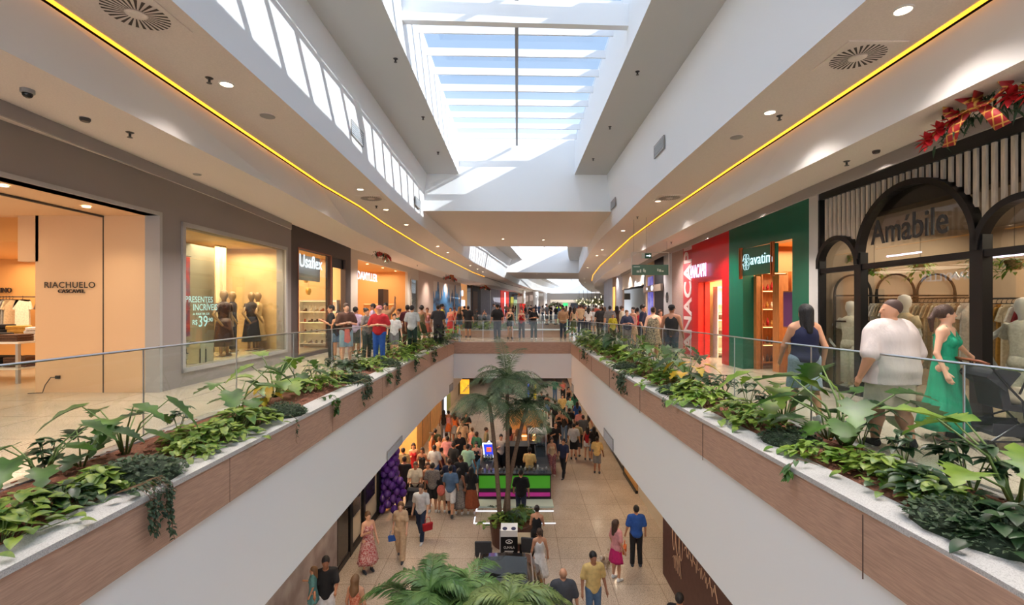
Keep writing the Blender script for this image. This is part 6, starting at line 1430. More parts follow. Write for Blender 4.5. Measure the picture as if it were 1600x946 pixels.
# -------- the crowd: column in the photograph, distance, facing (degrees, 0 = towards the camera), height, looks
def at_px(px, Y): return (px - CX) * Y / F
BACK = 180
TN = {'tee': 'T-shirt', 'shirt': 'shirt', 'tank': 'vest top', 'long': 'long-sleeved top', 'crop': 'short top', 'strap': 'strap top'}
BN = {'trousers': 'trousers', 'loose': 'wide trousers', 'shorts': 'knee shorts', 'short': 'short shorts', 'skirt': 'skirt', 'longskirt': 'long skirt', 'dress': 'dress'}
HN = {'short': 'short hair', 'buzz': 'cropped hair', 'long': 'long hair', 'wavy': 'long wavy hair', 'bun': 'hair in a bun', 'tail': 'ponytail', 'curly': 'curly hair', None: 'bald head'}
PEOPLE = []
def P_(px, Y, face, h, sex, pose, top, tc, bot, bc, hair, hc='black', skin=1, place='', fat=0.0, cap=None, extra=''): PEOPLE.append((px, Y, face, h, sex, pose, top, tc, bot, bc, hair, hc, skin, place, fat, cap, extra))
A_ = 'by the left railing before the shoe and amber shops'
P_(517, 14.6, -60, 1.70, 'm', 'phone', 'tee', 'black', 'trousers', 'black', 'short', 'black', 1, A_)
P_(528.5, 13.9, 0, 1.53, 'f', 'talk', 'tank', 'black', 'short', 'denim', 'wavy', 'black', 1, A_)
P_(541, 13.7, 40, 1.75, 'm', 'fold', 'tee', 'brown', 'shorts', 'light denim', 'short', 'brown', 0, A_, extra=' holding a peach cloth')
P_(556, 15.4, 160, 1.64, 'm', 'stand', 'tee', 'lilac', 'shorts', 'dark green', 'short', 'black', 2, A_)
P_(573, 14.7, 60, 1.60, 'f', 'phone', 'tee', 'patterned', 'trousers', 'dark green', 'bun', 'black', 1, A_)
P_(592.5, 13.9, 0, 1.68, 'm', 'fold', 'tee', 'red', 'trousers', 'blue', 'buzz', 'lbrown', 0, A_, .03, 'pink')
P_(582, 17.3, -70, 1.75, 'm', 'phone', 'tee', 'lilac', 'trousers', 'black', 'short', 'black', 1, A_)
P_(602.5, 17.2, 0, 1.78, 'm', 'raise', 'tee', 'tan', 'trousers', 'black', 'short', 'black', 1, A_, extra=' raising one hand')
P_(616, 15.6, 20, 1.42, 'm', 'stand', 'tee', 'white', 'shorts', 'grey', 'short', 'brown', 0, A_)
P_(623, 18.6, -30, 1.55, 'f', 'stand', 'tank', 'green', 'trousers', 'black', 'bun', 'brown', 1, A_)
P_(636.5, 17.4, 200, 1.70, 'm', 'stand', 'tee', 'maroon', 'trousers', 'brown', 'short', 'black', 2, A_)
P_(644, 16.6, 170, 1.69, 'm', 'stand', 'tee', 'light grey', 'trousers', 'dark green', 'short', 'black', 1, A_)
P_(659, 20, 180, 1.66, 'f', 'phone', 'tank', 'khaki', 'skirt', 'olive', 'curly', 'black', 1, A_)
P_(667.5, 21.2, 0, 1.58, 'f', 'stand', 'tank', 'pink', 'skirt', 'coral', 'bun', 'red', 1, A_)
P_(684.5, 20.2, 200, 1.70, 'm', 'stand', 'tee', 'dark grey', 'trousers', 'dark grey', 'short', 'black', 1, A_, .03)
P_(691, 22, 90, 1.74, 'm', 'stand', 'tee', 'yellow', 'trousers', 'black', 'short', 'black', 1, A_, cap='black')
B_ = 'on the left walkway beyond the bridge corner'
P_(704, 25, 10, 1.56, 'f', 'talk', 'tank', 'coral', 'longskirt', 'red', 'bun', 'brown', 1, B_); P_(710, 27, 180, 1.6, 'f', 'walk', 'tank', 'red', 'trousers', 'black', 'tail', 'red', 1, B_)
P_(718, 25.5, 180, 1.62, 'f', 'stand', 'strap', 'black', 'short', 'denim', 'wavy', 'lbrown', 1, B_); P_(731.5, 24.6, 180, 1.66, 'm', 'stand', 'tee', 'black', 'shorts', 'black', 'short', 'black', 1, B_)
P_(726, 31, 150, 1.64, 'm', 'stand', 'tee', 'black', 'trousers', 'grey', 'short', 'black', 1, B_); P_(745, 34, 100, 1.40, 'm', 'fold', 'tee', 'black', 'trousers', 'black', 'short', 'black', 2, B_); P_(757, 35, 0, 1.35, 'f', 'phone', 'tank', 'dark grey', 'trousers', 'black', 'long', 'black', 1, B_)
C_ = 'on the bridge'
P_(777, 23.6, 200, 1.72, 'm', 'stand', 'shirt', 'black', 'trousers', 'black', 'buzz', 'black', 1, C_, .04, 'black')
P_(797, 23.9, 20, 1.58, 'f', 'talk', 'tank', 'dark green', 'short', 'black', 'long', 'lbrown', 0, C_); P_(815, 23.5, -10, 1.52, 'f', 'phone', 'tank', 'red', 'trousers', 'dark grey', 'bun', 'red', 0, C_, extra=' with a badge')
P_(834, 23.4, 15, 1.60, 'f', 'fold', 'tee', 'black', 'trousers', 'dark green', 'short', 'black', 1, C_)
P_(880, 23.9, 180, 1.60, 'm', 'phone', 'tee', 'tan', 'trousers', 'dark denim', 'buzz', 'brown', 1, C_, .02)
D_ = 'where the bridge meets the right walkway'
P_(897, 26.4, 180, 1.60, 'f', 'walk', 'tank', 'beige', 'skirt', 'olive', 'long', 'black', 1, D_); P_(907, 27.5, 190, 1.74, 'm', 'stand', 'tee', 'beige', 'trousers', 'dark denim', 'short', 'brown', 1, D_); P_(919, 26.8, 180, 1.58, 'f', 'walk', 'tee', 'white', 'trousers', 'navy', 'long', 'black', 1, D_)
P_(927, 28.5, 170, 1.5, 'f', 'stand', 'tee', 'light grey', 'skirt', 'grey', 'bun', 'brown', 1, D_); P_(938, 26.0, 185, 1.62, 'm', 'stand', 'tee', 'black', 'trousers', 'black', 'buzz', 'brown', 1, D_, .05); P_(891, 31, 170, 1.6, 'f', 'stand', 'tank', 'black', 'trousers', 'navy', 'long', 'black', 1, D_)
P_(915, 33, 0, 1.65, 'm', 'stand', 'tee', 'dark grey', 'trousers', 'black', 'short', 'black', 1, D_); P_(931, 32, 180, 1.7, 'm', 'stand', 'tee', 'coral', 'trousers', 'black', 'short', 'black', 2, D_); P_(945, 30, 150, 1.6, 'f', 'stand', 'tank', 'white', 'trousers', 'denim', 'long', 'brown', 1, D_)
E_ = 'by the right railing'
P_(957.5, 19.4, 10, 1.36, 'f', 'stand', 'tee', 'yellow', 'trousers', 'olive', 'short', 'grey', 1, E_); P_(953, 22.5, 170, 1.66, 'm', 'stand', 'tee', 'grey', 'trousers', 'dark grey', 'short', 'black', 1, E_); P_(963.5, 23, 180, 1.68, 'f', 'stand', 'tee', 'brown', 'trousers', 'black', 'long', 'black', 1, E_)
P_(972, 21.6, 90, 1.66, 'm', 'stand', 'tee', 'cream', 'trousers', 'khaki', 'short', 'brown', 1, E_); P_(979.5, 18.3, 10, 1.50, 'f', 'fold', 'tee', 'navy', 'trousers', 'grey', 'bun', 'lbrown', 0, E_, .05); P_(989, 19.4, -60, 1.62, 'f', 'stand', 'tank', 'pink', 'skirt', 'beige', 'tail', 'black', 0, E_)
P_(996, 21, 160, 1.58, 'f', 'stand', 'tank', 'red', 'trousers', 'brown', 'bun', 'black', 2, E_); P_(1005, 16.4, 60, 1.71, 'm', 'stand', 'tee', 'navy', 'shorts', 'navy', 'short', 'black', 0, E_); P_(1020.5, 14.2, 175, 1.64, 'f', 'stand', 'tank', 'black floral', 'skirt', 'black floral', 'bun', 'brown', 0, E_, .04)
P_(1032, 16.4, 10, 1.54, 'f', 'stand', 'tank', 'beige', 'trousers', 'black', 'long', 'brown', 0, E_); P_(1049.5, 13.2, 150, 1.70, 'm', 'stand', 'tank', 'black', 'trousers', 'dark denim', 'buzz', 'black', 2, E_, .02, 'black')
P_(1122, 18.1, 60, 1.60, 'f', 'phone', 'tee', 'orange', 'dress', 'khaki', 'bun', 'brown', 1, 'inside the red shop')
# far food court crowd
fr_ = random.Random(77); cols_ = ['black', 'white', 'grey', 'red', 'navy', 'beige', 'coral', 'light grey', 'denim', 'brown']
i = 0
for px in range(765, 950, 6):
    Yq = fr_.uniform(40, 72); x = at_px(px, Yq)
    i += 1
    sx_ = fr_.choice('mf'); c1 = fr_.choice(cols_)
    P_(px + fr_.uniform(-2, 2), Yq, fr_.uniform(0, 360), fr_.uniform(1.6, 1.82), sx_, fr_.choice(['stand', 'walk', 'phone']), 'tee', c1, fr_.choice(['trousers', 'shorts']), fr_.choice(['black', 'denim', 'grey', 'navy']), 'short' if sx_ == 'm' else 'long', fr_.choice(['black', 'brown']), fr_.randrange(3), 'in the far crowd beyond the bridge')
UP = list(PEOPLE); PEOPLE.clear()
def LY(feet): return F * (EYE - LZ) / (feet - CY)
def HYd(head, h): return F * (EYE - LZ - h) / (head - CY)
def Q_(px, head, face, h, *a, **k): P_(px, HYd(head, h), face, h, *a, **k)
G_ = 'on the lower floor near the left shops'
Q_(575, 800, 40, 1.66, 'f', 'talk', 'tank', 'red floral', 'longskirt', 'red floral', 'tail', 'lbrown', 0, G_, extra=' with a brown shoulder bag'); Q_(626, 785, 5, 1.66, 'f', 'walk', 'tee', 'beige', 'loose', 'beige', 'long', 'lbrown', 0, G_, extra=' with a blue bag')
Q_(658, 757.5, -5, 1.76, 'm', 'walk', 'tee', 'white', 'trousers', 'dark denim', 'short', 'brown', 0, G_, extra=' with a red bag'); Q_(556, 898, 170, 1.64, 'f', 'stand', 'tank', 'orange floral', 'longskirt', 'orange floral', 'wavy', 'lbrown', 1, G_)
K_ = 'on the lower floor right of the palm'
Q_(994, 790, 180, 1.72, 'm', 'stand', 'tee', 'blue', 'trousers', 'black', 'short', 'black', 1, K_); Q_(963, 812, 120, 1.62, 'f', 'stand', 'tee', 'pink', 'skirt', 'magenta', 'long', 'brown', 1, K_, extra=' with an orange bag'); Q_(927, 863, 10, 1.75, 'm', 'stand', 'shirt', 'straw', 'trousers', 'denim', 'short', 'black', 2, K_)
Q_(880, 888, 180, 1.74, 'm', 'stand', 'tee', 'dark grey', 'trousers', 'black', None, 'black', 1, K_, .03); Q_(1062, 927, 150, 1.72, 'm', 'stand', 'tee', 'black', 'trousers', 'black', 'short', 'black', 1, 'at the bottom edge beside the brown hoarding')
Q_(843, 826, 185, 1.58, 'f', 'stand', 'tank', 'white', 'dress', 'white', 'bun', 'brown', 1, 'beside the dark chairs', extra=' with an orange shoulder bag'); Q_(839, 790, 170, 1.62, 'f', 'phone', 'tank', 'black', 'trousers', 'black', 'bun', 'black', 1, 'behind the dark chairs')
Q_(814, 734, 180, 1.78, 'm', 'walk', 'tee', 'black', 'trousers', 'dark denim', 'buzz', 'black', 1, 'in front of the green lit kiosk'); Q_(880.5, 686, -30, 1.66, 'm', 'walk', 'tee', 'navy', 'trousers', 'black', 'short', 'black', 1, 'to the right of the kiosk', extra='')
Q_(862, 684, 10, 1.66, 'f', 'stand', 'tank', 'beige', 'loose', 'pink floral', 'long', 'brown', 1, 'to the right of the kiosk')
M_ = 'in the crowd right of the kiosk'
for a in [(896.5, 662, 170, 1.72, 'm', 'stand', 'tee', 'light grey', 'shorts', 'black', 'short'), (902, 659, 150, 1.7, 'm', 'talk', 'tee', 'khaki', 'shorts', 'dark grey', 'short'), (918, 666, 170, 1.62, 'f', 'stand', 'tank', 'red', 'short', 'white', 'long'), (928, 667, 180, 1.64, 'f', 'stand', 'tee', 'black', 'skirt', 'denim', 'long'), (911, 649, 180, 1.72, 'm', 'stand', 'tee', 'dark grey', 'trousers', 'black', 'short'),
          (905.8, 640.7, 200, 1.72, 'm', 'stand', 'tee', 'pink', 'trousers', 'grey', 'buzz'), (889.7, 638, 180, 1.72, 'm', 'stand', 'tee', 'black', 'trousers', 'dark grey', 'short'), (874.5, 640.7, 20, 1.72, 'm', 'fold', 'tank', 'black', 'trousers', 'black', 'buzz'), (881.5, 644, 150, 1.65, 'f', 'phone', 'tank', 'black', 'trousers', 'denim', 'bun'),
          (868, 661, 10, 1.72, 'm', 'phone', 'tee', 'black', 'trousers', 'dark denim', 'buzz'), (857, 661, -20, 1.66, 'f', 'phone', 'tee', 'brown', 'trousers', 'black', 'bun'), (878.7, 617, 0, 1.75, 'm', 'stand', 'tee', 'straw', 'trousers', 'black', 'short'), (890.5, 620.4, 10, 1.62, 'f', 'stand', 'tee', 'mint', 'trousers', 'grey', 'long'), (867, 591.7, 150, 1.72, 'm', 'phone', 'tee', 'green', 'trousers', 'denim', 'short'),
          (879.6, 593, 170, 1.7, 'm', 'stand', 'tank', 'coral', 'trousers', 'black', 'buzz'), (888.5, 605, 10, 1.66, 'f', 'stand', 'tank', 'black', 'trousers', 'dark grey', 'long'), (898, 614, 170, 1.66, 'f', 'stand', 'tee', 'green', 'trousers', 'black', 'long'), (902, 628, 170, 1.68, 'f', 'stand', 'tee', 'blue', 'trousers', 'navy', 'long'), (867, 625, 180, 1.72, 'm', 'stand', 'shirt', 'black', 'trousers', 'black', 'short'),
          (846, 612, 10, 1.7, 'm', 'stand', 'tee', 'black', 'trousers', 'black', 'short'), (855, 616, 160, 1.6, 'f', 'stand', 'tank', 'black', 'skirt', 'denim', 'bun'), (933, 683, 160, 1.6, 'm', 'stand', 'tee', 'straw', 'shorts', 'grey', 'short'), (921, 648, 140, 1.66, 'f', 'stand', 'tank', 'beige', 'trousers', 'denim', 'long')]: Q_(*a, 'black' if a[0] > 880 else 'brown', 1 + int(a[0]) % 2, M_)
N_ = 'in the crowd between the left shops and the kiosk'
for a in [(630, 700, 180, 1.72, 'm', 'stand', 'tee', 'khaki', 'trousers', 'khaki', 'short', 'black'), (646, 693, 10, 1.68, 'f', 'talk', 'tank', 'red', 'dress', 'red', 'wavy', 'black'), (659.5, 700, 0, 1.62, 'f', 'stand', 'tank', 'black', 'dress', 'black', 'long', 'black'), (632, 713.6, 180, 1.76, 'm', 'stand', 'long', 'black', 'trousers', 'black', 'short', 'black'), (649, 722.4, 5, 1.70, 'm', 'push', 'tee', 'cream', 'shorts', 'black', 'short', 'brown'),
          (676, 723.7, 180, 1.76, 'm', 'stand', 'shirt', 'patterned', 'shorts', 'black', 'short', 'black'), (668.5, 723, 20, 1.60, 'f', 'stand', 'tank', 'coral', 'short', 'black', 'long', 'brown'), (679, 695.8, 170, 1.74, 'm', 'stand', 'tee', 'light grey', 'trousers', 'blue', 'short', 'black'), (702, 717, 180, 1.72, 'm', 'stand', 'tee', 'navy', 'trousers', 'black', 'short', 'brown'), (704, 728, 180, 1.76, 'm', 'walk', 'shirt', 'denim', 'shorts', 'white', 'short', 'black'),
          (690.5, 735, 180, 1.5, 'm', 'stand', 'tee', 'black', 'shorts', 'beige', 'short', 'black'), (717.5, 732, 170, 1.62, 'f', 'stand', 'tank', 'spotted black', 'longskirt', 'spotted black', 'long', 'black'), (720, 711.5, 180, 1.8, 'm', 'stand', 'tee', 'black', 'trousers', 'black', 'buzz', 'brown'), (736.5, 730, 180, 1.66, 'f', 'stand', 'tee', 'black', 'longskirt', 'rust', 'long', 'black'),
          (697.5, 676, 170, 1.62, 'f', 'stand', 'tank', 'tan', 'dress', 'patterned', 'bun', 'black'), (718, 675.5, 20, 1.74, 'm', 'talk', 'tee', 'black', 'trousers', 'black', 'short', 'brown'), (731, 694.5, 170, 1.74, 'm', 'stand', 'tee', 'mint', 'trousers', 'denim', 'short', 'black'), (744, 691, 10, 1.64, 'f', 'phone', 'tank', 'black', 'trousers', 'sky', 'bun', 'black'), (680, 670, 180, 1.74, 'm', 'stand', 'tee', 'olive', 'trousers', 'black', 'short', 'black'),
          (675.5, 676, 90, 1.62, 'f', 'stand', 'tank', 'orange', 'dress', 'orange', 'bun', 'brown'), (686.5, 683, 170, 1.6, 'f', 'stand', 'tank', 'tan', 'trousers', 'black', 'bun', 'lbrown'), (699, 682, 180, 1.68, 'm', 'stand', 'tee', 'pink', 'trousers', 'grey', 'short', 'black'), (723, 658, 10, 1.74, 'm', 'stand', 'tee', 'beige', 'trousers', 'tan', 'short', 'lbrown'), (701, 642, 180, 1.62, 'f', 'stand', 'strap', 'pink', 'skirt', 'orange', 'bun', 'black'),
          (711, 645, 180, 1.62, 'f', 'stand', 'strap', 'orange', 'skirt', 'grey', 'long', 'brown'), (693.5, 641, 180, 1.66, 'f', 'stand', 'tank', 'black', 'trousers', 'grey', 'wavy', 'black'), (712, 638, 180, 1.72, 'm', 'stand', 'tee', 'grey', 'trousers', 'dark grey', 'short', 'grey'), (728, 645, 20, 1.66, 'm', 'fold', 'tee', 'black', 'trousers', 'black', 'short', 'black'), (745, 675, 150, 1.7, 'm', 'stand', 'tee', 'green', 'trousers', 'black', 'short', 'brown'), (738, 668, 160, 1.66, 'f', 'stand', 'tank', 'pink', 'trousers', 'grey', 'bun', 'lbrown'), (690, 700, 150, 1.55, 'f', 'stand', 'tank', 'maroon', 'trousers', 'black', 'bun', 'black'), (709, 692, 150, 1.7, 'm', 'stand', 'tee', 'black', 'trousers', 'navy', 'short', 'black')]: Q_(*a, 1 + int(a[0]) % 2, N_)
O_ = 'behind the kiosk'
for a in [(797, 667, 180, 1.66, 'f', 'stand', 'tank', 'coral', 'skirt', 'magenta', 'long', 'black'), (808.5, 670, 180, 1.66, 'f', 'stand', 'tank', 'speckled white', 'dress', 'speckled white', 'long', 'lbrown'), (827.5, 665, 100, 1.68, 'f', 'stand', 'tee', 'rust', 'skirt', 'black', 'long', 'red'), (846, 661.5, 170, 1.7, 'm', 'stand', 'tee', 'beige', 'trousers', 'grey', 'short', 'brown'), (845, 673, 180, 1.6, 'f', 'stand', 'tank', 'pink', 'skirt', 'white', 'bun', 'black'), (783, 679, 10, 1.72, 'm', 'talk', 'tee', 'cream', 'trousers', 'black', 'short', 'black'), (760, 668, 100, 1.66, 'm', 'stand', 'tee', 'khaki', 'trousers', 'black', 'short', 'brown')]: Q_(*a, 1, O_)
LOW = list(PEOPLE)
seen = {}; allp = [(p, 0.0) for p in UP] + [(p, LZ) for p in LOW]
def desc(p):
    px, Y, face, h, sex, pose, top, tc, bot, bc, hair, hc, skin, place, fat, cap, extra = p
    hn = ('%s cap' % cap) if cap else HN[hair]
    if bot == 'dress' or (tc == bc and bot == 'longskirt'): return 'person with %s in a %s dress%s' % (hn, bc, extra)
    return 'person with %s in %s %s and %s %s%s' % (hn, tc, TN[top], bc, BN[bot], extra)
def finish(lst):
    by = {}
    for p, z in lst: by.setdefault((desc(p).replace('person with ', 'person, ') if False else desc(p)) + ' ' + p[13], []).append(p)
    out = {}
    for k, ps in by.items():
        ps.sort(key=lambda q: q[0])
        for i, p in enumerate(ps): out[id(p)] = k if len(ps) == 1 else k + ', %s from the left' % ORD[i]
    return out
HNS = {'short hair': 'short hair'}
LBL = finish(allp)
for p, z in allp:
    px, Y, face, h, sex, pose, top, tc, bot, bc, hair, hc, skin, place, fat, cap, extra = p
    lb = LBL[id(p)]; ws = lb.split()
    if len(ws) > 16 or place == O_:
        lb = lb.replace('light denim knee shorts', 'pale knee shorts').replace('wide trousers', 'trousers').replace('dark denim trousers', 'dark jeans')
        lb = lb.replace('person with %s in ' % (('%s cap' % cap) if cap else HN[hair]), 'person in ').replace('before the shoe and amber shops', '').replace('in the crowd between the left shops and the kiosk', 'in the crowd left of the kiosk').replace('in the far crowd beyond the bridge', 'in the far crowd').replace(' on the lower floor', ' below').replace('where the bridge meets the right walkway', 'at the right end of the bridge').replace('on the left walkway beyond the bridge corner', 'on the left walkway').replace('by the left railing ', 'by the left railing').replace('long-sleeved top', 'long sleeves').replace('in the crowd right of the kiosk', 'right of the kiosk').replace('in the crowd left of the kiosk', 'left of the kiosk').replace('  ', ' ').replace(' ,', ',').strip()
    o = person(at_px(px, Y), Y, z, R(face), h, sex, pose, top, tc, bot, bc, hair, hc, skin, lb, fat, cap, 'crowd in the mall' if 'far crowd' in lb else None)
# -------- three people close to the right railing, built finer
def bigperson(x, y, rz, h, sex, pose, fat, turn, parts, label, hs=0.009):
    t = thing('person', label, 'person', (x, y, 0), rz); k = h / 1.76
    pmesh(t, 'body', body_field(sex, pose, fat, hs, turn)[0].mesh('body'), parts['skin'])
    for nm, fn, m_ in parts['clothes']: pmesh(t, nm, fn(hs), m_)
    t.scale = (k, k, k); return t
def dress_mesh(hs):
    me = bottom_mesh('longskirt', 'f', 'stroller', 0.0, hs)
    n = len(me.vertices) // 2; co = np.zeros(len(me.vertices) * 3, np.float32); me.vertices.foreach_get('co', co); co = co.reshape(-1, 3); t = (1.04 - co[:, 2]) / 0.76
    co[:, 2] = 1.10 - t * 0.93; s_ = (1 - 0.12 * (t < 0.6) * t) * (1 + 0.22 * (t > 0.62) * (t - 0.35)); co[:, 0] *= s_; co[:, 1] *= s_; me.vertices.foreach_set('co', co.ravel()); return me
TEEW = mat('white_tee_big', (206, 194, 188), 0.85, noise=0.05, scale=5, bump=2.0, stretch=(1.6, 1.6, .5)); BEIGES = mat('beige_shorts', (216, 202, 182), 0.85, noise=0.08, scale=10); GREEND = mat('green_dress', (22, 150, 112), 0.75, noise=0.12, scale=9, stretch=(6, 6, 1), bump=0.3)
NAVYT = mat('navy_tank_big', (26, 30, 66), 0.8, noise=0.1, scale=10); DENS = mat('pale_denim', (160, 178, 196), 0.85, noise=0.15, scale=40)
Yw = 6.9; bigperson(at_px(1257, Yw), Yw, R(172), 1.71, 'f', 'walk', 0.035, 0.1, {'skin': SKINS[1], 'clothes': [('tank_top', lambda q: top_mesh('tank', 'f', 'walk', 0.035, q), NAVYT), ('shorts', lambda q: bottom_mesh('shorts', 'f', 'walk', 0.035, q), DENS), ('hair', lambda q: hair_mesh('long', 0.01, 0.1), HAIRC['black']), ('shoes', lambda q: shoe_mesh('f', 'walk', 0, q), CM['white'])]},
    'person with long black hair in navy tank top and pale denim shorts walking away')
Ym = 5.62; bigperson(at_px(1391, Ym), Ym, R(188), 1.76, 'm', 'bigman', 0.115, 1.2, {'skin': SKINS[1], 'clothes': [('shirt', lambda q: top_mesh('tee', 'm', 'bigman', 0.115, q), TEEW), ('shorts', lambda q: bottom_mesh('shorts', 'm', 'bigman', 0.115, q), BEIGES), ('hair', lambda q: hair_mesh('buzzfat', 0.009, 1.2), mat('hair_cropped', (72, 50, 42), 0.7)), ('shoes', lambda q: shoe_mesh('m', 'bigman', 0, q), CM['black'])]},
    'large person in white T-shirt and beige shorts walking away with head turned left')
Yg = 5.95; bigperson(at_px(1478, Yg), Yg, R(30), 1.70, 'f', 'stroller', -0.005, 0.75, {'skin': SKINS[0], 'clothes': [('dress_top', lambda q: top_mesh('strap', 'f', 'stroller', -0.005, q), GREEND), ('dress_skirt', dress_mesh, GREEND), ('hair', lambda q: hair_mesh('tail', 0.009, 0.75), HAIRC['brown']), ('shoes', lambda q: shoe_mesh('f', 'stroller', 0, q), mat('rose_gold', (190, 150, 140), 0.35, 0.4))]},
    'person in long green dress with brown hair tied back, one hand on the stroller')
# ================================================================== LOWER LEVEL
def zl(z): return LZ + z
def bayLL(pa, pb): a, b = along(LSH_L, pa), along(LSH_L, pb); return Bay(a, b)
def bayLR(pa, pb): a, b = along(LSH_R, pa), along(LSH_R, pb); return Bay(a, b)
ZLC = ZV                                     # lower ceiling
def pl(side, pa, pb, m_, v=0.0, z0=0.0, z1=None, name=None, label=None, cat=None, th=0.12):
    Bq = (bayLL if side == 'L' else bayLR)(pa, pb); o = Bq.mb(MB().box(0, Bq.L, v, v + th, zl(z0), ZLC if z1 is None else zl(z1)), name or ('wall_left' if side == 'L' else 'wall_right'), m_)
    return (tag(o, label, cat) if label else struct(o)), Bq
MARB = mat('lilac_marble', (132, 118, 116), 0.5, noise=0.3, scale=2, col2=(168, 156, 154)); DBASE = mat('black_base', (22, 20, 20), 0.4)
P0 = (-4.95, 4.0)
B = Bay(P0, along(LSH_L, 527)); struct(B.mb(MB().box(0, B.L, 0, 0.12, LZ, ZLC), 'wall_left', MARB))
pl('L', 527, 543, mat('stone_pier', (160, 150, 138), 0.5)); pl('L', 527, 597, DBASE, v=-0.04, z1=0.16, name='trim_base')
CREAM = mat('cream_panel', (214, 200, 178), 0.7); AMB2 = mat('amber_panel', (222, 166, 98), 0.6, noise=0.08, scale=3)
pl('L', 543, 597, CREAM, v=0.05)
for i, (a, b_) in enumerate(((545, 549), (566, 569), (590, 593))): pl('L', a, b_, BLACK, v=-0.05, name='window_post', label='black post of the cream lower shopfront, %s from the camera' % ORD[i], cat='post', th=0.08)
pl('L', 552, 563, mat('dark_window', (40, 38, 40), 0.15), v=0.0, z0=1.0, z1=2.6, name='window_8', th=0.04); pl('L', 572, 586, mat('dark_window', (1, 1, 1)), v=0.0, z0=0.9, z1=2.6, name='window_9', th=0.04)
pl('L', 527, 543, mat('dark_glossy_floor', (60, 54, 50), 0.15), v=-0.02, z0=0.2, z1=2.8, name='window_10', th=0.02)
o, Bq = pl('L', 597, 652, AMB2, v=2.2, th=0.1); struct(Bq.mb(MB().box(0, 0.1, 0, 2.2, LZ, ZLC).box(Bq.L - 0.1, Bq.L, 0, 2.2, LZ, ZLC), 'wall_left', AMB2))
a = lamp('shop_light', 'AREA', Bq.w(Bq.L / 2, 1.0, ZLC - 0.1), 190, WARM, size=Bq.L * .8, size_y=1.6); a.rotation_euler = (0, 0, Bq.rz)
pl('L', 652, 690, AMB2)
for i, px in enumerate((660, 672, 684)): pl('L', px, px + .5, SLOT, v=-0.01, name='trim_groove', th=0.02)
pl('L', 690, 694, BLACK); pl('L', 694, 697, LIT, v=-0.02, name='light_column', label='tall pale lit column at the end of the amber lower wall', cat='light', th=0.1, z1=3.2); pl('L', 697, 704, mat('lime_wall', (170, 186, 110), 0.6)); pl('L', 704, 716, CREAM); pl('L', 716, 721, mat('brown_pier', (110, 86, 66), 0.6)); 
# far end of the lower concourse
struct(MB().box(-15, 24, 60, 60.2, LZ, ZLC).build('wall_back', mat('lower_back_wall', (150, 132, 120), 0.7)))
def farbox(x0, y0, x1, y1, Y, m_, name, label, cat, th=0.15):
    a, b_ = D(x0, y1, Y), D(x1, y0, Y); o = MB().box(a[0], b_[0], Y, Y + th, max(a[2], LZ), b_[2]).build(name, m_); return tag(o, label, cat)
farbox(719, 594, 733, 616, 34, mat('amber_sign', (236, 160, 40), 0.5, emit=0.8, noise=0.5, scale=3, col2=(120, 70, 20)), 'lit_sign', 'amber lit sign board under the bridge at the far left of the lower floor', 'sign')
farbox(824, 601, 827, 622, 33, mat('blue_screen', (60, 90, 220), 0.4, emit=1.0), 'banner', 'narrow blue lit banner in the far lower concourse', 'banner'); farbox(834, 601, 838, 624, 33.3, mat('yellow_banner', (226, 200, 40), 0.5, emit=0.5), 'banner', 'yellow banner beside the blue one in the far lower concourse', 'banner')
farbox(788, 594, 826, 622, 44, mat('dusty_pink_wall', (176, 156, 146), 0.7), 'partition', 'pale pinkish partition in the far lower concourse', 'partition')
farbox(842, 601, 856, 606, 36, BLACK, 'counter', 'dark counter top in the far lower concourse', 'counter', 0.6)
# right side of the lower level
o, Bq = pl('R', 893, 972, CREAM); pl('R', 893, 976, DBASE, v=-0.04, z1=0.15, name='trim_base')
B = Bay(along(LSH_R, 977), along(LSH_R, 997)); struct(B.mb(MB().box(0, B.L, -0.05, 0.1, zl(0.12), ZLC), 'wall_right', AMB2)); struct(B.mb(MB().box(0, B.L, -0.1, 0.1, LZ, zl(0.12)), 'trim_base', DBASE))
pl('R', 997, 1040, CREAM)
# mural hoarding projecting on the right
XM = 4.0; MUR = mat('brown_mural', (96, 62, 54), 0.6, noise=0.1, scale=8)
mh = thing('painted_hoarding', 'dark brown hoarding with pale line drawing low on the right side', 'hoarding', (XM, 13.0, LZ))
MB().box(0, 0.75, -9.0, 0.0, 0, ZLC - LZ).build('panel', MUR, mh); LN = mat('pale_line_paint', (206, 170, 140), 0.6)
ln = MB(); rr = random.Random(12)
for q in range(3):
    c = (-0.012, -0.95 - 0.26 * q); pts = [(c[0], c[1] + 0.13 * math.cos(t / 12 * 6.283), 1.75 + 0.62 * math.sin(t / 12 * 6.283)) for t in range(13)]; ln.tube(pts, 0.009, 4)
for q in range(5): ln.tube([(-0.012, -0.85 - .12 * q, 0.9), (-0.012, -0.95 - .1 * q, 1.0 + .05 * q), (-0.012, -1.0 - .12 * q, 0.7)], 0.009, 4)
ln.build('line_drawing', LN, mh)
for i, (s_, z, h, y0) in enumerate((('delícias da casa', 1.65, .34, -1.85), ('em breve', 1.05, .42, -1.6), ('espaço', 0.55, .3, -2.1))):
    pass
sq = MB()
for k in range(22):
    y = -1.7 - k * 0.085; sq.tube([(-0.012, y, 1.5 + .1 * math.sin(k * 1.9)), (-0.012, y - 0.04, 1.62 + .1 * math.sin(k * 2.3)), (-0.012, y - 0.085, 1.5 + .1 * math.sin((k + 1) * 1.9))], 0.008, 4)
sq.build('script_line', LN, mh)
struct(MB().box(XM + 0.1, 6, 3, 4.0, LZ, ZLC).build('wall_right', BLACK))
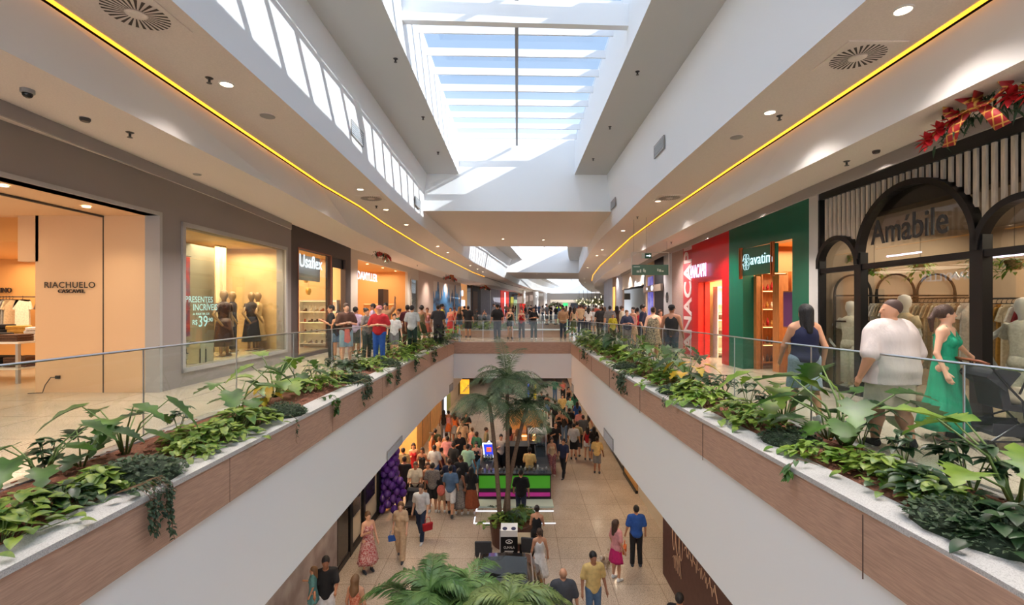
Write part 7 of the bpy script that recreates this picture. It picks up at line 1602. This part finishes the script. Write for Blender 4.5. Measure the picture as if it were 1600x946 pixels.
# under-slab downlights of the lower concourse
for i, y in enumerate((4, 8, 11.5, 15, 18.5, 23, 28, 34, 40)):
    for x in (-4.1, 3.9): lamp('downlight_or_fill', 'SPOT', (x, y, ZLC - 0.05), E_LOW, WARM, spot=R(140), blend=0.9, radius=0.08)
for y in (23.5, 30, 37): lamp('downlight_or_fill', 'SPOT', (0, y, -1.95 if y < 26 else ZLC + 0.1), E_LOW, WARM, spot=R(140), blend=0.9, radius=0.08)
# ---- kiosk
kx0, kx1, ky0, ky1 = at_px(747, 17.85), at_px(861, 17.85), 17.85, 22.0
k = thing('kiosk', 'snack kiosk with green and magenta lit front and black counters', 'kiosk', ((kx0 + kx1) / 2, ky0, LZ)); W = (kx1 - kx0) / 2
GRL = mat('green_glow_panel', (62, 128, 34), 0.5, emit=0.1, emit_col=(90, 220, 40)); MAG = mat('magenta_glow', (170, 34, 126), 0.4, emit=0.18)
MB().box(-W, W, 0, 0.5, 0.0, 0.12).box(-W, W, 0.02, 0.5, 0.12, 1.0).build('front_counter', DBASE, k); MB().box(-W + 0.04, W - 0.04, -0.03, 0.02, 0.47, 0.93).build('green_panel', GRL, k); MB().box(-W + 0.03, W - 0.04, -0.02, 0.02, 0.16, 0.30).build('magenta_strip', MAG, k)
MB().box(-W - 0.02, W + 0.02, -0.05, 0.55, 0.98, 1.03).build('countertop', mat('dark_granite', (40, 38, 40), 0.2), k)
MB().box(-W, -W + 0.5, 0.5, 4.1, 0, 1.0).build('left_counter', DBASE, k); MB().box(W - 0.5, W, 0.5, 4.1, 0, 1.0).build('right_counter', DBASE, k); MB().box(-W, W, 3.7, 4.2, 0, 1.05).build('back_counter', DBASE, k)
MB().box(-0.45, 0.65, 2.3, 3.1, 0, 1.35).build('black_cabinet', BLACK, k)
g = MB(); g.box(0.9, 1.28, 2.0, 3.4, 1.0, 1.9).build('glass_case', glass('kiosk_glass', (200, 212, 216), 0.15), k); MB().box(W - 0.82, W - 0.02, 2.2, 2.9, 1.92, 2.0).build('case_top', WHT, k)
for x in (W - 0.8, W - 0.05):
    for y in (2.22, 2.88): MB().box(x - .015, x + .015, y - .015, y + .015, 1.0, 1.92).build('case_post', STEEL, k)
MB().quad((-W, 0.1, 1.03), (W, 0.1, 1.03), (W, 0.1, 1.3), (-W, 0.1, 1.3)).build('front_glass', glass('kiosk_glass'), k)
rr = random.Random(8)
for i in range(16):
    x = -W + 0.15 + i * (2 * W - 0.3) / 15; h = rr.uniform(.08, .2); o = MB().lathe([(.035, 0), (.04, h * .6), (.02, h)], n=8).build('jar', [STEEL, WHT, SHIRTS[3]][i % 3], smooth=True); o.location = ((kx0 + kx1) / 2 + x, ky0 + 0.3 + 0.1 * (i % 2), LZ + 1.031)
    tag(o, 'small jars and cups lined up on the kiosk counter', 'jar', 'small jars and cups lined up on the kiosk counter')
t = thing('lit_sign', 'lantern shaped blue and white lit sign standing on the kiosk', 'sign', D(764, 707, 19.6)); 
out = [(-0.26, 0.36), (0.26, 0.36), (0.18, -0.2), (-0.18, -0.2)]; MB().prism(out, 0, 0.06, 'y').build('panel', mat('sign_blue', (40, 60, 190), 0.4, emit=0.8), t)
m = MB(); 
for p, q in zip(out, out[1:] + out[:1]): m.beam((p[0], -0.01, p[1]), (q[0], -0.01, q[1]), 0.03, 0.045)
m.tube([(-.05, 0, .4), (0, 0, .48), (.05, 0, .4)], .02, 6); m.build('border', LIT, t); MB().box(-0.1, 0.1, -0.02, 0.0, 0.02, 0.2).build('centre_mark', mat('sign_red', (230, 90, 60), 0.5, emit=0.8), t); MB().tube([(0, .03, -.2), (0, .03, -.85)], .02, 6).build('stand', STEEL, t)
for i in range(6):
    x = (kx0 + kx1) / 2 - W + .15 + .13 * (i % 3); y = ky0 + 1.4 + .25 * (i // 3); o = MB().ell((0, 0, .12), (.075, .075, .12), 10, 7).build('glass_jar', glass('jar_glass', (170, 190, 190), .25), smooth=True); o.location = (x, y, LZ + 1.0); tag(o, 'clear glass jars under the lantern shaped kiosk sign', 'jar', 'clear glass jars under the lantern shaped kiosk sign')
pw = D(827.5, 714, 18.9); person(pw[0], 18.95, LZ, R(170), 1.66, 'm', 'phone', 'tee', 'straw', 'trousers', 'black', 'short', 'black', 1, 'kiosk worker, person in straw yellow shirt and black cap behind the counter', 0, 'black')
# kiosk gleam as added glowing floor lines, plinth reflection as a pale slab
MB_ = MB(); o = MB().box(kx0 - .05, kx1 + .05, 17.2, 17.85, LZ, LZ + 0.05).build('plinth_reflection', mat('reflection_tint', (196, 214, 200), 0.3)); tag(o, 'pale low step in front of the kiosk', 'step')
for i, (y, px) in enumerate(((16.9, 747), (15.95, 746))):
    o = MB().box(kx0, kx1 + .02, y, y + .03, LZ + 0.001, LZ + 0.02).box(kx0, kx0 + .03, y, y + .5, LZ + 0.001, LZ + 0.02).build('floor_gleam_line', LIT); tag(o, 'thin white light strip on the floor before the kiosk, %s one' % ['farther', 'nearer'][i], 'light')
# golden tables behind the kiosk
for i, (px, y_) in enumerate(((812, 23.6), (838, 23.8))):
    p = (at_px(px, y_), y_, LZ); t = thing('display_table', 'light wooden lit display counter behind the kiosk, %s one' % ['left', 'right'][i], 'counter', p); MB().box(-.45, .45, 0, .6, .95, 1.0).build('tabletop', OAK, t); MB().box(-.42, .42, .1, .55, 0, .95).build('cabinet', mat('golden_front', (214, 150, 84), .5, emit=.25), t); MB().box(-.4, .4, .06, .1, .5, .53).box(-.4, .4, .06, .1, .8, .83).build('shelf_light', GLOW, t)
t = thing('display_wall', 'amber back panel behind the golden counters beyond the kiosk', 'panel', (at_px(820, 26), 26, LZ)); MB().box(-1.0, 1.0, 0, .1, 0, 1.6).build('panel', AMB2, t); MB().box(-1.05, 1.05, -.03, .13, 1.6, 1.68).build('cap_rail', WHT, t)
# ---- palms
def palm(name, loc, trunks, fronds, seed, label, L_=1.9, m_=None, up=0.8, wid=0.035, lean=None, width_leaf=0.42):
    t = thing(name, label, 'palm', loc); r = random.Random(seed)
    for tx, ty, top in trunks:
        m = MB(); n = 10; m.tube([(tx + (top[0] - tx) * (i / n) ** 1.4, ty + (top[1] - ty) * (i / n), top[2] * i / n) for i in range(n + 1)], [0.075 - 0.02 * i / n + 0.006 * (i % 2) for i in range(n + 1)], 10); m.build('trunk', mat('palm_trunk', (120, 98, 80), 0.85, noise=.25, scale=12, stretch=(1, 1, 6)), t, smooth=True)
        for k in range(fronds):
            a = 2 * math.pi * k / fronds * 2.4 + r.uniform(-.3, .3); el = r.uniform(-.35, up * 1.4); ll = L_ * r.uniform(.75, 1.1); P = []; c, s_ = math.cos(a), math.sin(a); p = Vector(top); v = Vector((c * math.cos(el), s_ * math.cos(el), math.sin(el))); seg = 12
            for i in range(seg + 1):
                P.append(p.copy()); p = p + v * (ll / seg); v = (v + Vector((0, 0, -0.13 - 0.05 * (el > .5)))).normalized()
            b = MB(); b.tube(P, [0.014 * (1 - .7 * i / seg) for i in range(seg + 1)], 4)
            for i in range(1, seg * 3):
                f_ = i / 3; i0 = min(seg - 1, int(f_)); q = P[i0].lerp(P[i0 + 1], f_ - i0); d = (P[i0 + 1] - P[i0]).normalized(); sd_ = d.cross(Vector((0, 0, 1)))
                if sd_.length < .1: sd_ = Vector((-s_, c, 0))
                sd_.normalize(); ln_ = width_leaf * math.sin(math.pi * min(.97, .12 + .88 * f_ / seg)) ** .6
                for e in (-1, 1):
                    dd = (sd_ * e + d * .7 + Vector((0, 0, r.uniform(-.1, .35)))).normalized(); nn = dd.cross(d).normalized(); w1 = d * (wid / 2); mid = q + dd * ln_ * .5 + Vector((0, 0, -.02)); tip = q + dd * ln_ + Vector((0, 0, -.35 * ln_))
                    b.add([q - w1 * .4, q + w1 * .4, mid + w1, mid - w1, tip], [(0, 1, 2, 3), (3, 2, 4)])
            b.build('frond', m_ or LF_PALM, t, fix=False)
    return t
yp = 14.75
pot = thing('round_planter', 'dark brown planter at the foot of the twin palm', 'planter', (at_px(800, yp), yp, LZ)); MB().lathe([(0.62, 0), (0.70, 0.62), (0.70, 0.68), (0.64, 0.68), (0.64, 0.6), (0.01, 0.6)], n=30).build('pot', mat('rust_brown_pot', (92, 56, 44), .6), pot, smooth=False); MB().lathe([(0.66, 0.61), (0.01, 0.63)], n=20, cap=False).build('soil', MULCH, pot)
palm('palm_tree', (at_px(787, yp), yp, LZ + 0.6), [(-0.12, 0, (-0.45, 0.1, 3.75)), (0.14, .05, (0.1, .15, 4.45)), (.02, .2, (.75, .3, 3.6))], 26, 5, 'tall twin trunked palm rising from the lower floor in front of the bridge', 1.5, mat('leaf_palm_dark', (46, 70, 42), .5, noise=.4, scale=3, col2=(90, 112, 74)), 1.0, .026, width_leaf=.36)
palm('palm_tree', (at_px(672, 8.6), 8.6, LZ), [(0, 0, (0, 0, 2.2)), (.3, .2, (.5, .3, 1.95)), (-.3, 0, (-.4, .1, 1.95))], 18, 11, 'bushy palm with bright fronds at the bottom edge of the picture', 1.25, mat('leaf_palm_bright', (44, 84, 34), .45, noise=.35, scale=3, col2=(98, 132, 66)), .7, .04, width_leaf=.34)
palm('palm_tree', (at_px(795, 8.0), 8.0, LZ), [(0, 0, (0, 0, 2.35)), (.2, .1, (.45, .1, 2.15))], 18, 23, 'yellowish green palm in front of the black car at the bottom edge', 1.1, mat('leaf_palm_yellow', (72, 98, 46), .45, noise=.35, scale=3, col2=(124, 140, 78)), .6, .035, width_leaf=.3)
for i, (dx, dy, kd, s_) in enumerate(((-.35, -.25, 'poth', 1.3), (.1, -.4, 'seed', 1.3), (.4, -.15, 'phil', .8), (.3, .2, 'poth', 1.2), (-.4, .15, 'phil', .6))):
    q = pot.location; o = plant(kd, i % 3, (q.x + dx * .85, q.y + dy, LZ + .64), i * 1.3, s_, '%s in the brown planter under the palm, %s from the left' % (KN[kd], ORD[[0, 2, 4, 3, 1][i]])); o.name = 'planter_shrub'
# ---- chairs, totem, table
SEATF = mat('charcoal_fabric', (62, 64, 68), .8, noise=.1, scale=30)
def barchair(x, y, rz, label):
    t = thing('chair', label, 'chair', (x, y, LZ), rz)
    MB().box(-.23, .23, -.22, .2, .44, .52).build('seat', SEATF, t, bevel=.03); b = MB(); b.box(-.23, .23, .18, .24, .5, .92); b.v = [(vx, vy + (vz - .5) * .15, vz) for vx, vy, vz in b.v]; b.build('backrest', SEATF, t, bevel=.03)
    for q in ((-.2, -.19), (.2, -.19), (-.2, .19), (.2, .19)): MB().tube([(q[0] * .9, q[1] * .9, .45), (q[0] * 1.1, q[1] * 1.15, 0)], .011, 6).build('leg', BLACK, t)
yc = 13.2
barchair(at_px(756, yc), yc, R(180), 'charcoal upholstered chair left of the black and white totem'); barchair(at_px(829, 13.4), 13.4, R(170), 'charcoal upholstered chair right of the black and white totem')
t = thing('table', 'small square beige table between the totem and the right chair', 'table', (at_px(814, 13.5), 13.5, LZ)); MB().box(-.28, .28, -.3, .3, .70, .74).build('tabletop', mat('beige_table', (176, 158, 128), .5), t); MB().box(-.04, .04, -.04, .04, .02, .7).build('pedestal', BLACK, t); MB().box(-.2, .2, -.2, .2, 0, .02).build('foot', BLACK, t)
yt = 12.9; t = thing('display_totem', 'black and white advertising totem with emblem and lettering behind the car', 'totem', (at_px(795.5, yt), yt, LZ)); w2 = .23
MB().box(-w2, w2, 0, w2 * 2, 0, 1.22).build('body', WHT, t); MB().box(-w2 - .002, w2 + .002, -.01, 0, .55, 1.05).build('black_panel', BLACK, t); MB().box(-w2 - .03, -w2, -.02, .02, 0, 1.25).build('edge_trim', LFRAME, t)
m, wd = text_mesh('CUMALÁ', 1.0, .01); kq = .3 / wd; m.v = [(x * kq - .15, y * .3 - .02, z * kq * 1.2 + .74) for x, y, z in m.v]; m.build('lettering', WHT, t)
m = MB()
for q in range(16):
    a0, a1 = 2 * math.pi * q / 16, 2 * math.pi * (q + 1) / 16; m.beam((.09 * math.cos(a0), -.02, .93 + .05 * math.sin(a0)), (.09 * math.cos(a1), -.02, .93 + .05 * math.sin(a1)), .01, .016)
m.beam((-.04, -.02, .9), (0, -.02, .95), .01, .014).beam((0, -.02, .95), (.04, -.02, .9), .01, .014).box(-.12, .12, -.02, -.01, .66, .675).box(-.15, .1, -.02, -.01, .62, .632); m.build('emblem', WHT, t)
m = MB()
for q in (-.12, .12): m.ell((q, .12, 1.222), (.07, .1, .01), 12, 5)
m.build('top_marks', mat('navy_mark', (40, 44, 76), .5), t)
# ---- car
car = thing('car', 'black car parked on the lower floor behind the palm fronds', 'car', (at_px(787, 9.7), 9.7, LZ)); BLK = mat('car_black', (16, 17, 20), .18, coat=1.0); CGL = mat('car_glass', (70, 76, 82), .08, 0.0, coat=1.0)
def loft(secs, n=20):
    """secs: (y, halfwidth, z0, z1, power) rounded sections along the car"""
    b = MB(); vs = []; fs = []
    for y, hw, z0, z1, p_ in secs:
        for i in range(n):
            a = 2 * math.pi * i / n; c, s_ = math.cos(a), math.sin(a); vs.append((hw * math.copysign(abs(c) ** p_, c), y, (z0 + z1) / 2 + (z1 - z0) / 2 * math.copysign(abs(s_) ** p_, s_)))
    for i in range(len(secs) - 1):
        for j in range(n): a, c = i * n + j, i * n + (j + 1) % n; fs.append((a, c, c + n, a + n))
    fs += [tuple(range(n))[::-1], tuple((len(secs) - 1) * n + j for j in range(n))]; return b.add(vs, fs)
loft([(-2.2, .72, .35, .75, .45), (-2.1, .86, .25, .85, .4), (-1.2, .92, .2, 1.0, .38), (0, .93, .2, 1.02, .38), (1.3, .93, .2, 1.02, .38), (2.05, .88, .22, 1.0, .4), (2.2, .78, .35, .85, .45)]).build('body', BLK, car, smooth=True)
loft([(-1.3, .70, .8, 1.0, .5), (-.6, .72, .8, 1.42, .5), (.6, .74, .8, 1.50, .5), (1.6, .70, .8, 1.46, .5), (2.0, .66, .8, 1.1, .5)]).build('cabin', BLK, car, smooth=True)
rf = MB(); 
for y0, y1 in ((-.5, .45), (.52, 1.35)): rf.ribbon([(-.5, y0, 1.475 if y0 > 0 else 1.44), (0, y0, 1.50 if y0 > 0 else 1.46), (.5, y0, 1.475 if y0 > 0 else 1.44)], [(-.5, y1, 1.49), (0, y1, 1.52), (.5, y1, 1.49)])
rf.build('roof_glass', CGL, car); ws = MB().ribbon([(-.6, -1.2, 1.06), (0, -1.27, 1.06), (.6, -1.2, 1.06)], [(-.5, -.62, 1.425), (0, -.66, 1.44), (.5, -.62, 1.425)]); ws.build('windscreen', CGL, car)
for s_ in (-1, 1):
    MB().tube([(s_ * .6, -.6, 1.45), (s_ * .62, .5, 1.53), (s_ * .6, 1.5, 1.5)], .014, 6).build('roof_rail', STEEL, car); MB().ell((s_ * .98, -.85, .98), (.09, .05, .06), 10, 6).build('wing_mirror', BLK, car, smooth=True)
    for y in (-1.35, 1.35): MB().lathe([(.33, -.1), (.34, 0), (.33, .1)], n=22).xf(Matrix.Translation((s_ * .82, y, .34)) @ Matrix.Rotation(R(90), 4, 'Y')).build('wheel', mat('tyre', (22, 22, 22), .8), car)
# ---- balloon column
bt = thing('balloon_column', 'column of purple balloons beside the amber lower shop', 'balloons', (at_px(609, 17.0), 17.0, LZ)); rr = random.Random(5); PUR = mat('purple_balloon', (86, 44, 140), .25, coat=.5)
i = 0
for z in np.arange(.13, 2.9, .2):
    for k in range(5):
        a = 2 * math.pi * k / 5 + z * 3; r = .23 if z > .9 else .36 if z < .5 else .3; o = MB().ell((r * math.cos(a), r * math.sin(a), z + rr.uniform(-.04, .04)), (.135, .135, .15), 12, 8).build('balloon', PUR, bt, smooth=True); i += 1
for p in ((.45, 0, .9), (.5, -.05, .65), (.38, -.1, 1.1)): MB().ell(p, (.14, .14, .15), 12, 8).build('balloon', PUR, bt, smooth=True)
# ---- strollers
def stroller(loc, rz, label, child=True, k=1.0, baby=True):
    t = thing('stroller', label, 'stroller', loc, rz); fb = mat('stroller_fabric', (44, 44, 50), .8, noise=.15, scale=20); fm = mat('stroller_frame', (40, 40, 46), .35, .4)
    # +x is the way it rolls
    for y in (-.24, .24):
        m = MB().tube([(-.36, y, 1.02), (-.2, y, .8), (.15, y, .38), (.38, y, .12)], .013, 8).tube([(-.4, y, .1), (-.1, y, .34), (.12, y, .42)], .013, 8).tube([(-.38, y, .14), (.3, y, .18)], .011, 6).tube([(-.05, y, .62), (.0, y, .2)], .01, 6); m.build('side_frame', fm, t)
    MB().tube([(-.36, -.24, 1.02), (-.42, -.2, 1.05), (-.42, .2, 1.05), (-.36, .24, 1.02)], .017, 8).build('handle', mat('tan_leather', (120, 66, 40), .5), t, smooth=True)
    for x in (-.4, .38):
        for y in (-.27, .27):
            w_ = MB().lathe([(.05, -.02), (.085, -.018), (.085, .018), (.05, .02)], n=18).xf(Matrix.Translation((x, y, .085)) @ Matrix.Rotation(R(90), 4, 'X')).build('wheel', mat('tyre', (1, 1, 1)), t)
    s_ = MB(); s_.prism([(-.28, .95), (-.2, .5), (.22, .45), (.34, .52), (.32, .56), (.2, .52), (-.12, .57), (-.2, .98)], -.2, .2, 'y'); s_.build('seat', fb, t, bevel=.012)
    h = MB(); n = 8
    for e in (0, 1): pass
    A = [(-.2 + .2 * math.sin(a), -.23, .78 + .2 * math.cos(a)) for a in [(-1.1 + 1.9 * q / n) for q in range(n + 1)]]; h.ribbon(A, [(x, .23, z) for x, y, z in A]); h.add([(-.2, -.23, .72)] + A, [(0, q + 1, q + 2) for q in range(n)]); h.add([(-.2, .23, .72)] + [(x, .23, z) for x, y, z in A], [(0, q + 2, q + 1) for q in range(n)]); h.build('hood', fb, t, solid=.01)
    MB().box(-.3, .2, -.2, .2, .2, .24).box(-.3, .2, -.2, -.19, .24, .34).box(-.3, .2, .19, .2, .24, .34).build('basket', fb, t)
    t.scale = (k, k, k); return t
st_ = stroller((at_px(1572, 5.55) + .05, 5.55, 0), R(-12), 'dark folding stroller with tan handle standing before the boutique', k=1.0)
o = thing('soft_bag', 'beige and white soft bag lying in the seat of the dark stroller', 'bag', (st_.location.x + .05, 5.5, .56)); MB().ell((0, 0, .08), (.2, .13, .11), 14, 8).build('cloth', CM['cream'], o, smooth=True); MB().ell((.12, -.03, .04), (.14, .12, .1), 12, 7).build('pouch', mat('tan_pouch', (150, 116, 74), .8), o, smooth=True); MB().tube([(-.1, -.1, .12), (-.06, -.12, .26), (.06, -.1, .24), (.1, -.1, .12)], .012, 6).build('strap', BLACK, o)
q = HYd(722.4, 1.7) - .75; st2 = stroller((at_px(645, q), q, LZ), R(-95), 'dark stroller pushed by the person in a cream T-shirt on the lower floor')
# ---- child carried, dog, bags
yq = HYd(872, 1.76); xq = at_px(509, yq)
person(xq, yq, LZ, R(20), 1.78, 'm', 'push', 'tee', 'black', 'shorts', 'white', 'short', 'black', 2, 'person in black sports shirt carrying a child in teal by the marble wall')
t = thing('person', 'small child in teal dress carried in the arms of the person in black', 'person', (xq - .17, yq - .27, LZ + .62), R(-70)); 
cb = pmesh(t, 'body', cached(('b', 'f', 'stroller2', 0.0), lambda: body_field('f', 'talk', 0.0, .02)[0].mesh('body')), SKINS[1]); pmesh(t, 'shirt', cached(('t', 'tee', 'f', 'talk', 0.0), lambda: top_mesh('tee', 'f', 'talk', 0.0, HS)), CM['teal']); pmesh(t, 'dress_skirt', cached(('o', 'skirt', 'f', 'talk', 0.0), lambda: bottom_mesh('skirt', 'f', 'talk', 0, HS)), CM['teal']); pmesh(t, 'hair', cached(('h', 'long'), lambda: hair_mesh('long', .014)), HAIRC['lbrown']); t.scale = (.62, .62, .62)
dg = thing('dog', 'small fluffy cream and white dog walking beside the person in a magenta skirt', 'dog', (at_px(946, 13.35), 13.35, LZ), R(60)); f = Field((-.45, -.25, -.02), (.45, .25, .55), .013)
f.ell((0, 0, .22), (.19, .095, .09), .03); f.ell((-.13, 0, .235), (.09, .095, .1), .03); f.ell((.13, 0, .21), (.08, .085, .085), .03); f.cone((-.17, 0, .26), (-.26, 0, .36), .06, .055, .03); f.ell((-.28, 0, .38), (.065, .06, .06), .02); f.cone((-.31, 0, .365), (-.37, 0, .35), .03, .022, .01)
for q in (-1, 1): f.ell((-.26, q * .06, .37), (.025, .018, .045), .01); f.cone((-.13, q * .055, .18), (-.14, q * .055, .1), .035, .026, .02); f.cone((-.14, q * .055, .1), (-.135, q * .055, .015), .026, .022, .01); f.cone((.13, q * .055, .18), (.10, q * .055, .12), .042, .03, .02); f.cone((.10, q * .055, .12), (.16, q * .055, .08), .026, .022, .01); f.cone((.16, q * .055, .08), (.15, q * .055, .015), .022, .022, .01)
f.cone((.19, 0, .27), (.27, 0, .36), .03, .03, .02); pmesh(dg, 'body', f.mesh('dog'), mat('dog_fur', (214, 200, 180), .95, noise=.35, scale=7, bump=1, col2=(150, 120, 92)))
def bag(loc, rz, m_, label, s_=1.0, cat='bag', nm='handbag'):
    t = thing(nm, label, cat, loc, rz); MB().prism([(-.13, 0), (.13, 0), (.15, .2), (-.15, .2)], -.045, .045, 'y').build('body', m_, t, bevel=.015); MB().tube([(-.09, 0, .2), (-.06, 0, .36), (.06, 0, .36), (.09, 0, .2)], .008, 6).build('strap', m_, t); t.scale = (s_,) * 3
y = HYd(757.5, 1.76); bag((at_px(658, y) + .25, y - .24, LZ + .44), .6, CM['red'], 'red shopping bag carried by the person in white T-shirt on the lower floor', 1.1)
y = HYd(785, 1.66); bag((at_px(626, y) - .235, y - .04, LZ + .55), .3, CM['blue'], 'small blue bag carried by the person in beige on the lower floor', .8)
y = HYd(812, 1.62); bag((at_px(963, y) + .22, y, LZ + .72), 1.2, CM['orange'], 'orange handbag at the hip of the person in a magenta skirt', .9)
y = HYd(826, 1.58); bag((at_px(843, y) - .24, y - .1, LZ + .5), 1.2, mat('mustard', (214, 136, 20), .6), 'mustard orange shoulder bag of the person in white beside the chairs', 1.1)
y = HYd(735, 1.5); t = thing('backpack', 'coral backpack worn by a child in the lower crowd', 'backpack', (at_px(690.5, y), y - .02, LZ + .85)); MB().ell((0, -.17, 0), (.15, .08, .2), 12, 8).build('body', CM['coral'], t, smooth=True)
y = 13.7; t = thing('hanging_cloth', 'peach coloured cloth held by the person in brown at the left railing', 'cloth', (at_px(544, 13.5), 13.42, .62)); MB().prism([(-.06, .4), (.06, .4), (.1, .06), (.03, 0), (-.08, .04)], -.015, .015, 'y').build('fabric', CM['coral'], t)
# hanging plants in the boutique
for i, (px, py, v) in enumerate(((1366, 428, .5), (1438, 422, .9), (1532, 418, .5), (1330, 408, .7), (1585, 420, .6))):
    u_, z_ = B7.at(px, py, v); o = thing('hanging_planter', 'trailing plant in a basket hung inside the boutique, %s from the green shop side' % ORD[[1, 2, 3, 0, 4][i]], 'plant', B7.w(u_, v, z_)); MB().lathe([(.07, -.02), (.11, .1), (.12, .12)], n=12).build('basket', mat('rattan', (1, 1, 1)), o); m = MB(); rr = random.Random(i)
    for k_ in range(70): a = rr.uniform(0, 6.28); q = rr.uniform(.02, .2); leaf(m, (q * math.cos(a), q * math.sin(a), .14 - q * rr.uniform(0, 1.6)), (math.cos(a), math.sin(a), rr.uniform(-.8, .8)), .09, .05, n=3)
    m.build('leaves', LF_BRIGHT, o, smooth=True); MB().tube([(0, 0, .12), (0, 0, 3.25 - z_)], .004, 4).build('cord', BLACK, o)
# ================= far end of the upper mall
FCG = mat('fascia_grey', (176, 170, 164), .7)
struct(MB().box(3, 22, 92, 93, 2.75, 4.0).build('wall_back', FCG)); struct(MB().box(1, 24, 108, 108.2, 0, 4.4).build('wall_back', mat('food_court_back', (176, 160, 144), .7)))
for i, (px, Y, w_) in enumerate(((837, 88, 1.0), (852, 91, .7), (818.5, 78, .5))): struct(MB().lathe([(w_ / 2, 0), (w_ / 2, 4.2)], at_px(px, Y), Y, 0, n=16).build('column', WHITE))
def fs(x0, y0, x1, y1, Y, c, e, lb, nm='shop_sign', cat='sign'): return farbox(x0, y0, x1, y1, Y, mat('far_%s' % lb.split()[0] + str(x0), c, .5, emit=e), nm, lb, cat)
fs(812, 475, 821, 489, 76, (200, 50, 40), .5, 'red menu board in the far food court, left one'); fs(850, 476, 857, 484, 107.9, (190, 50, 50), .4, 'red sign in the far food court between columns'); fs(880, 474, 887, 478.5, 107.9, (40, 230, 90), 1.0, 'bright green lit sign in the far food court'); fs(870, 480, 877, 486, 107.9, (160, 230, 40), .9, 'lime green lit sign in the far food court'); fs(892, 474, 913, 485, 107.8, (44, 44, 50), 0, 'black shop fascia in the far food court'); fs(840, 466, 925, 473, 107.95, (214, 196, 174), .25, 'cream light band in the far food court', 'light_band', 'light')
m, wd = text_mesh('Coffee', 1.0, .05); a = D(896, 481, 100.8); kq = 2.0 / wd; m.v = [(x * kq + a[0], a[1] + y, z * kq + a[2]) for x, y, z in m.v]; del m
t = thing('flower_arch', 'dark arch of leaves and flowers in the far food court', 'arch', (at_px(868, 80), 80, 0)); m = MB(); rr = random.Random(3)
for k_ in range(500): a = rr.uniform(0, math.pi); m_r = 1.5 + rr.gauss(0, .12); leaf(m, (m_r * math.cos(a), rr.gauss(0, .1), .2 + 1.9 * math.sin(a) * m_r / 1.5 * .95), (rr.gauss(0, 1), rr.gauss(0, 1), rr.gauss(0, 1)), .3, .14, n=2)
m.build('leaves', mat('arch_leaves', (86, 62, 40), .8, noise=.5, scale=2, col2=(60, 80, 44)), t)
for i in range(7):
    p = D(905 + i * 6.5, 470 + (i % 3), 84 - i * 3); t = thing('hanging_foliage', 'clump of foliage with warm lights hanging in the far food court, %s from the left' % ORD[i], 'foliage', p); m = MB(); rr = random.Random(i + 40)
    for k_ in range(120): leaf(m, (rr.gauss(0, .45), rr.gauss(0, .3), rr.gauss(0, .25)), (rr.gauss(0, 1), rr.gauss(0, 1), rr.gauss(-.5, 1)), .3, .1, n=2)
    m.build('leaves', mat('hang_leaves', (110, 116, 60), .8), t); m = MB()
    for k_ in range(6): x, z = rr.gauss(0, .4), rr.gauss(-.3, .3); m.box(x, x + .08, 0, .05, z, z + .3)
    m.build('lights', lamp_mat('foliage_light', (255, 236, 190), 2), t); MB().tube([(0, 0, .2), (0, 0, 4.2 - p[2])], .02, 4).build('wire', SLOT, t)
for i, y in enumerate((78, 88, 98, 104)):
    lamp('downlight_or_fill', 'SPOT', (xat([(2, 70), (12, 110)], y), y, 3.9), E_DL * 5, WARMW, spot=R(150), blend=.9, radius=.3)
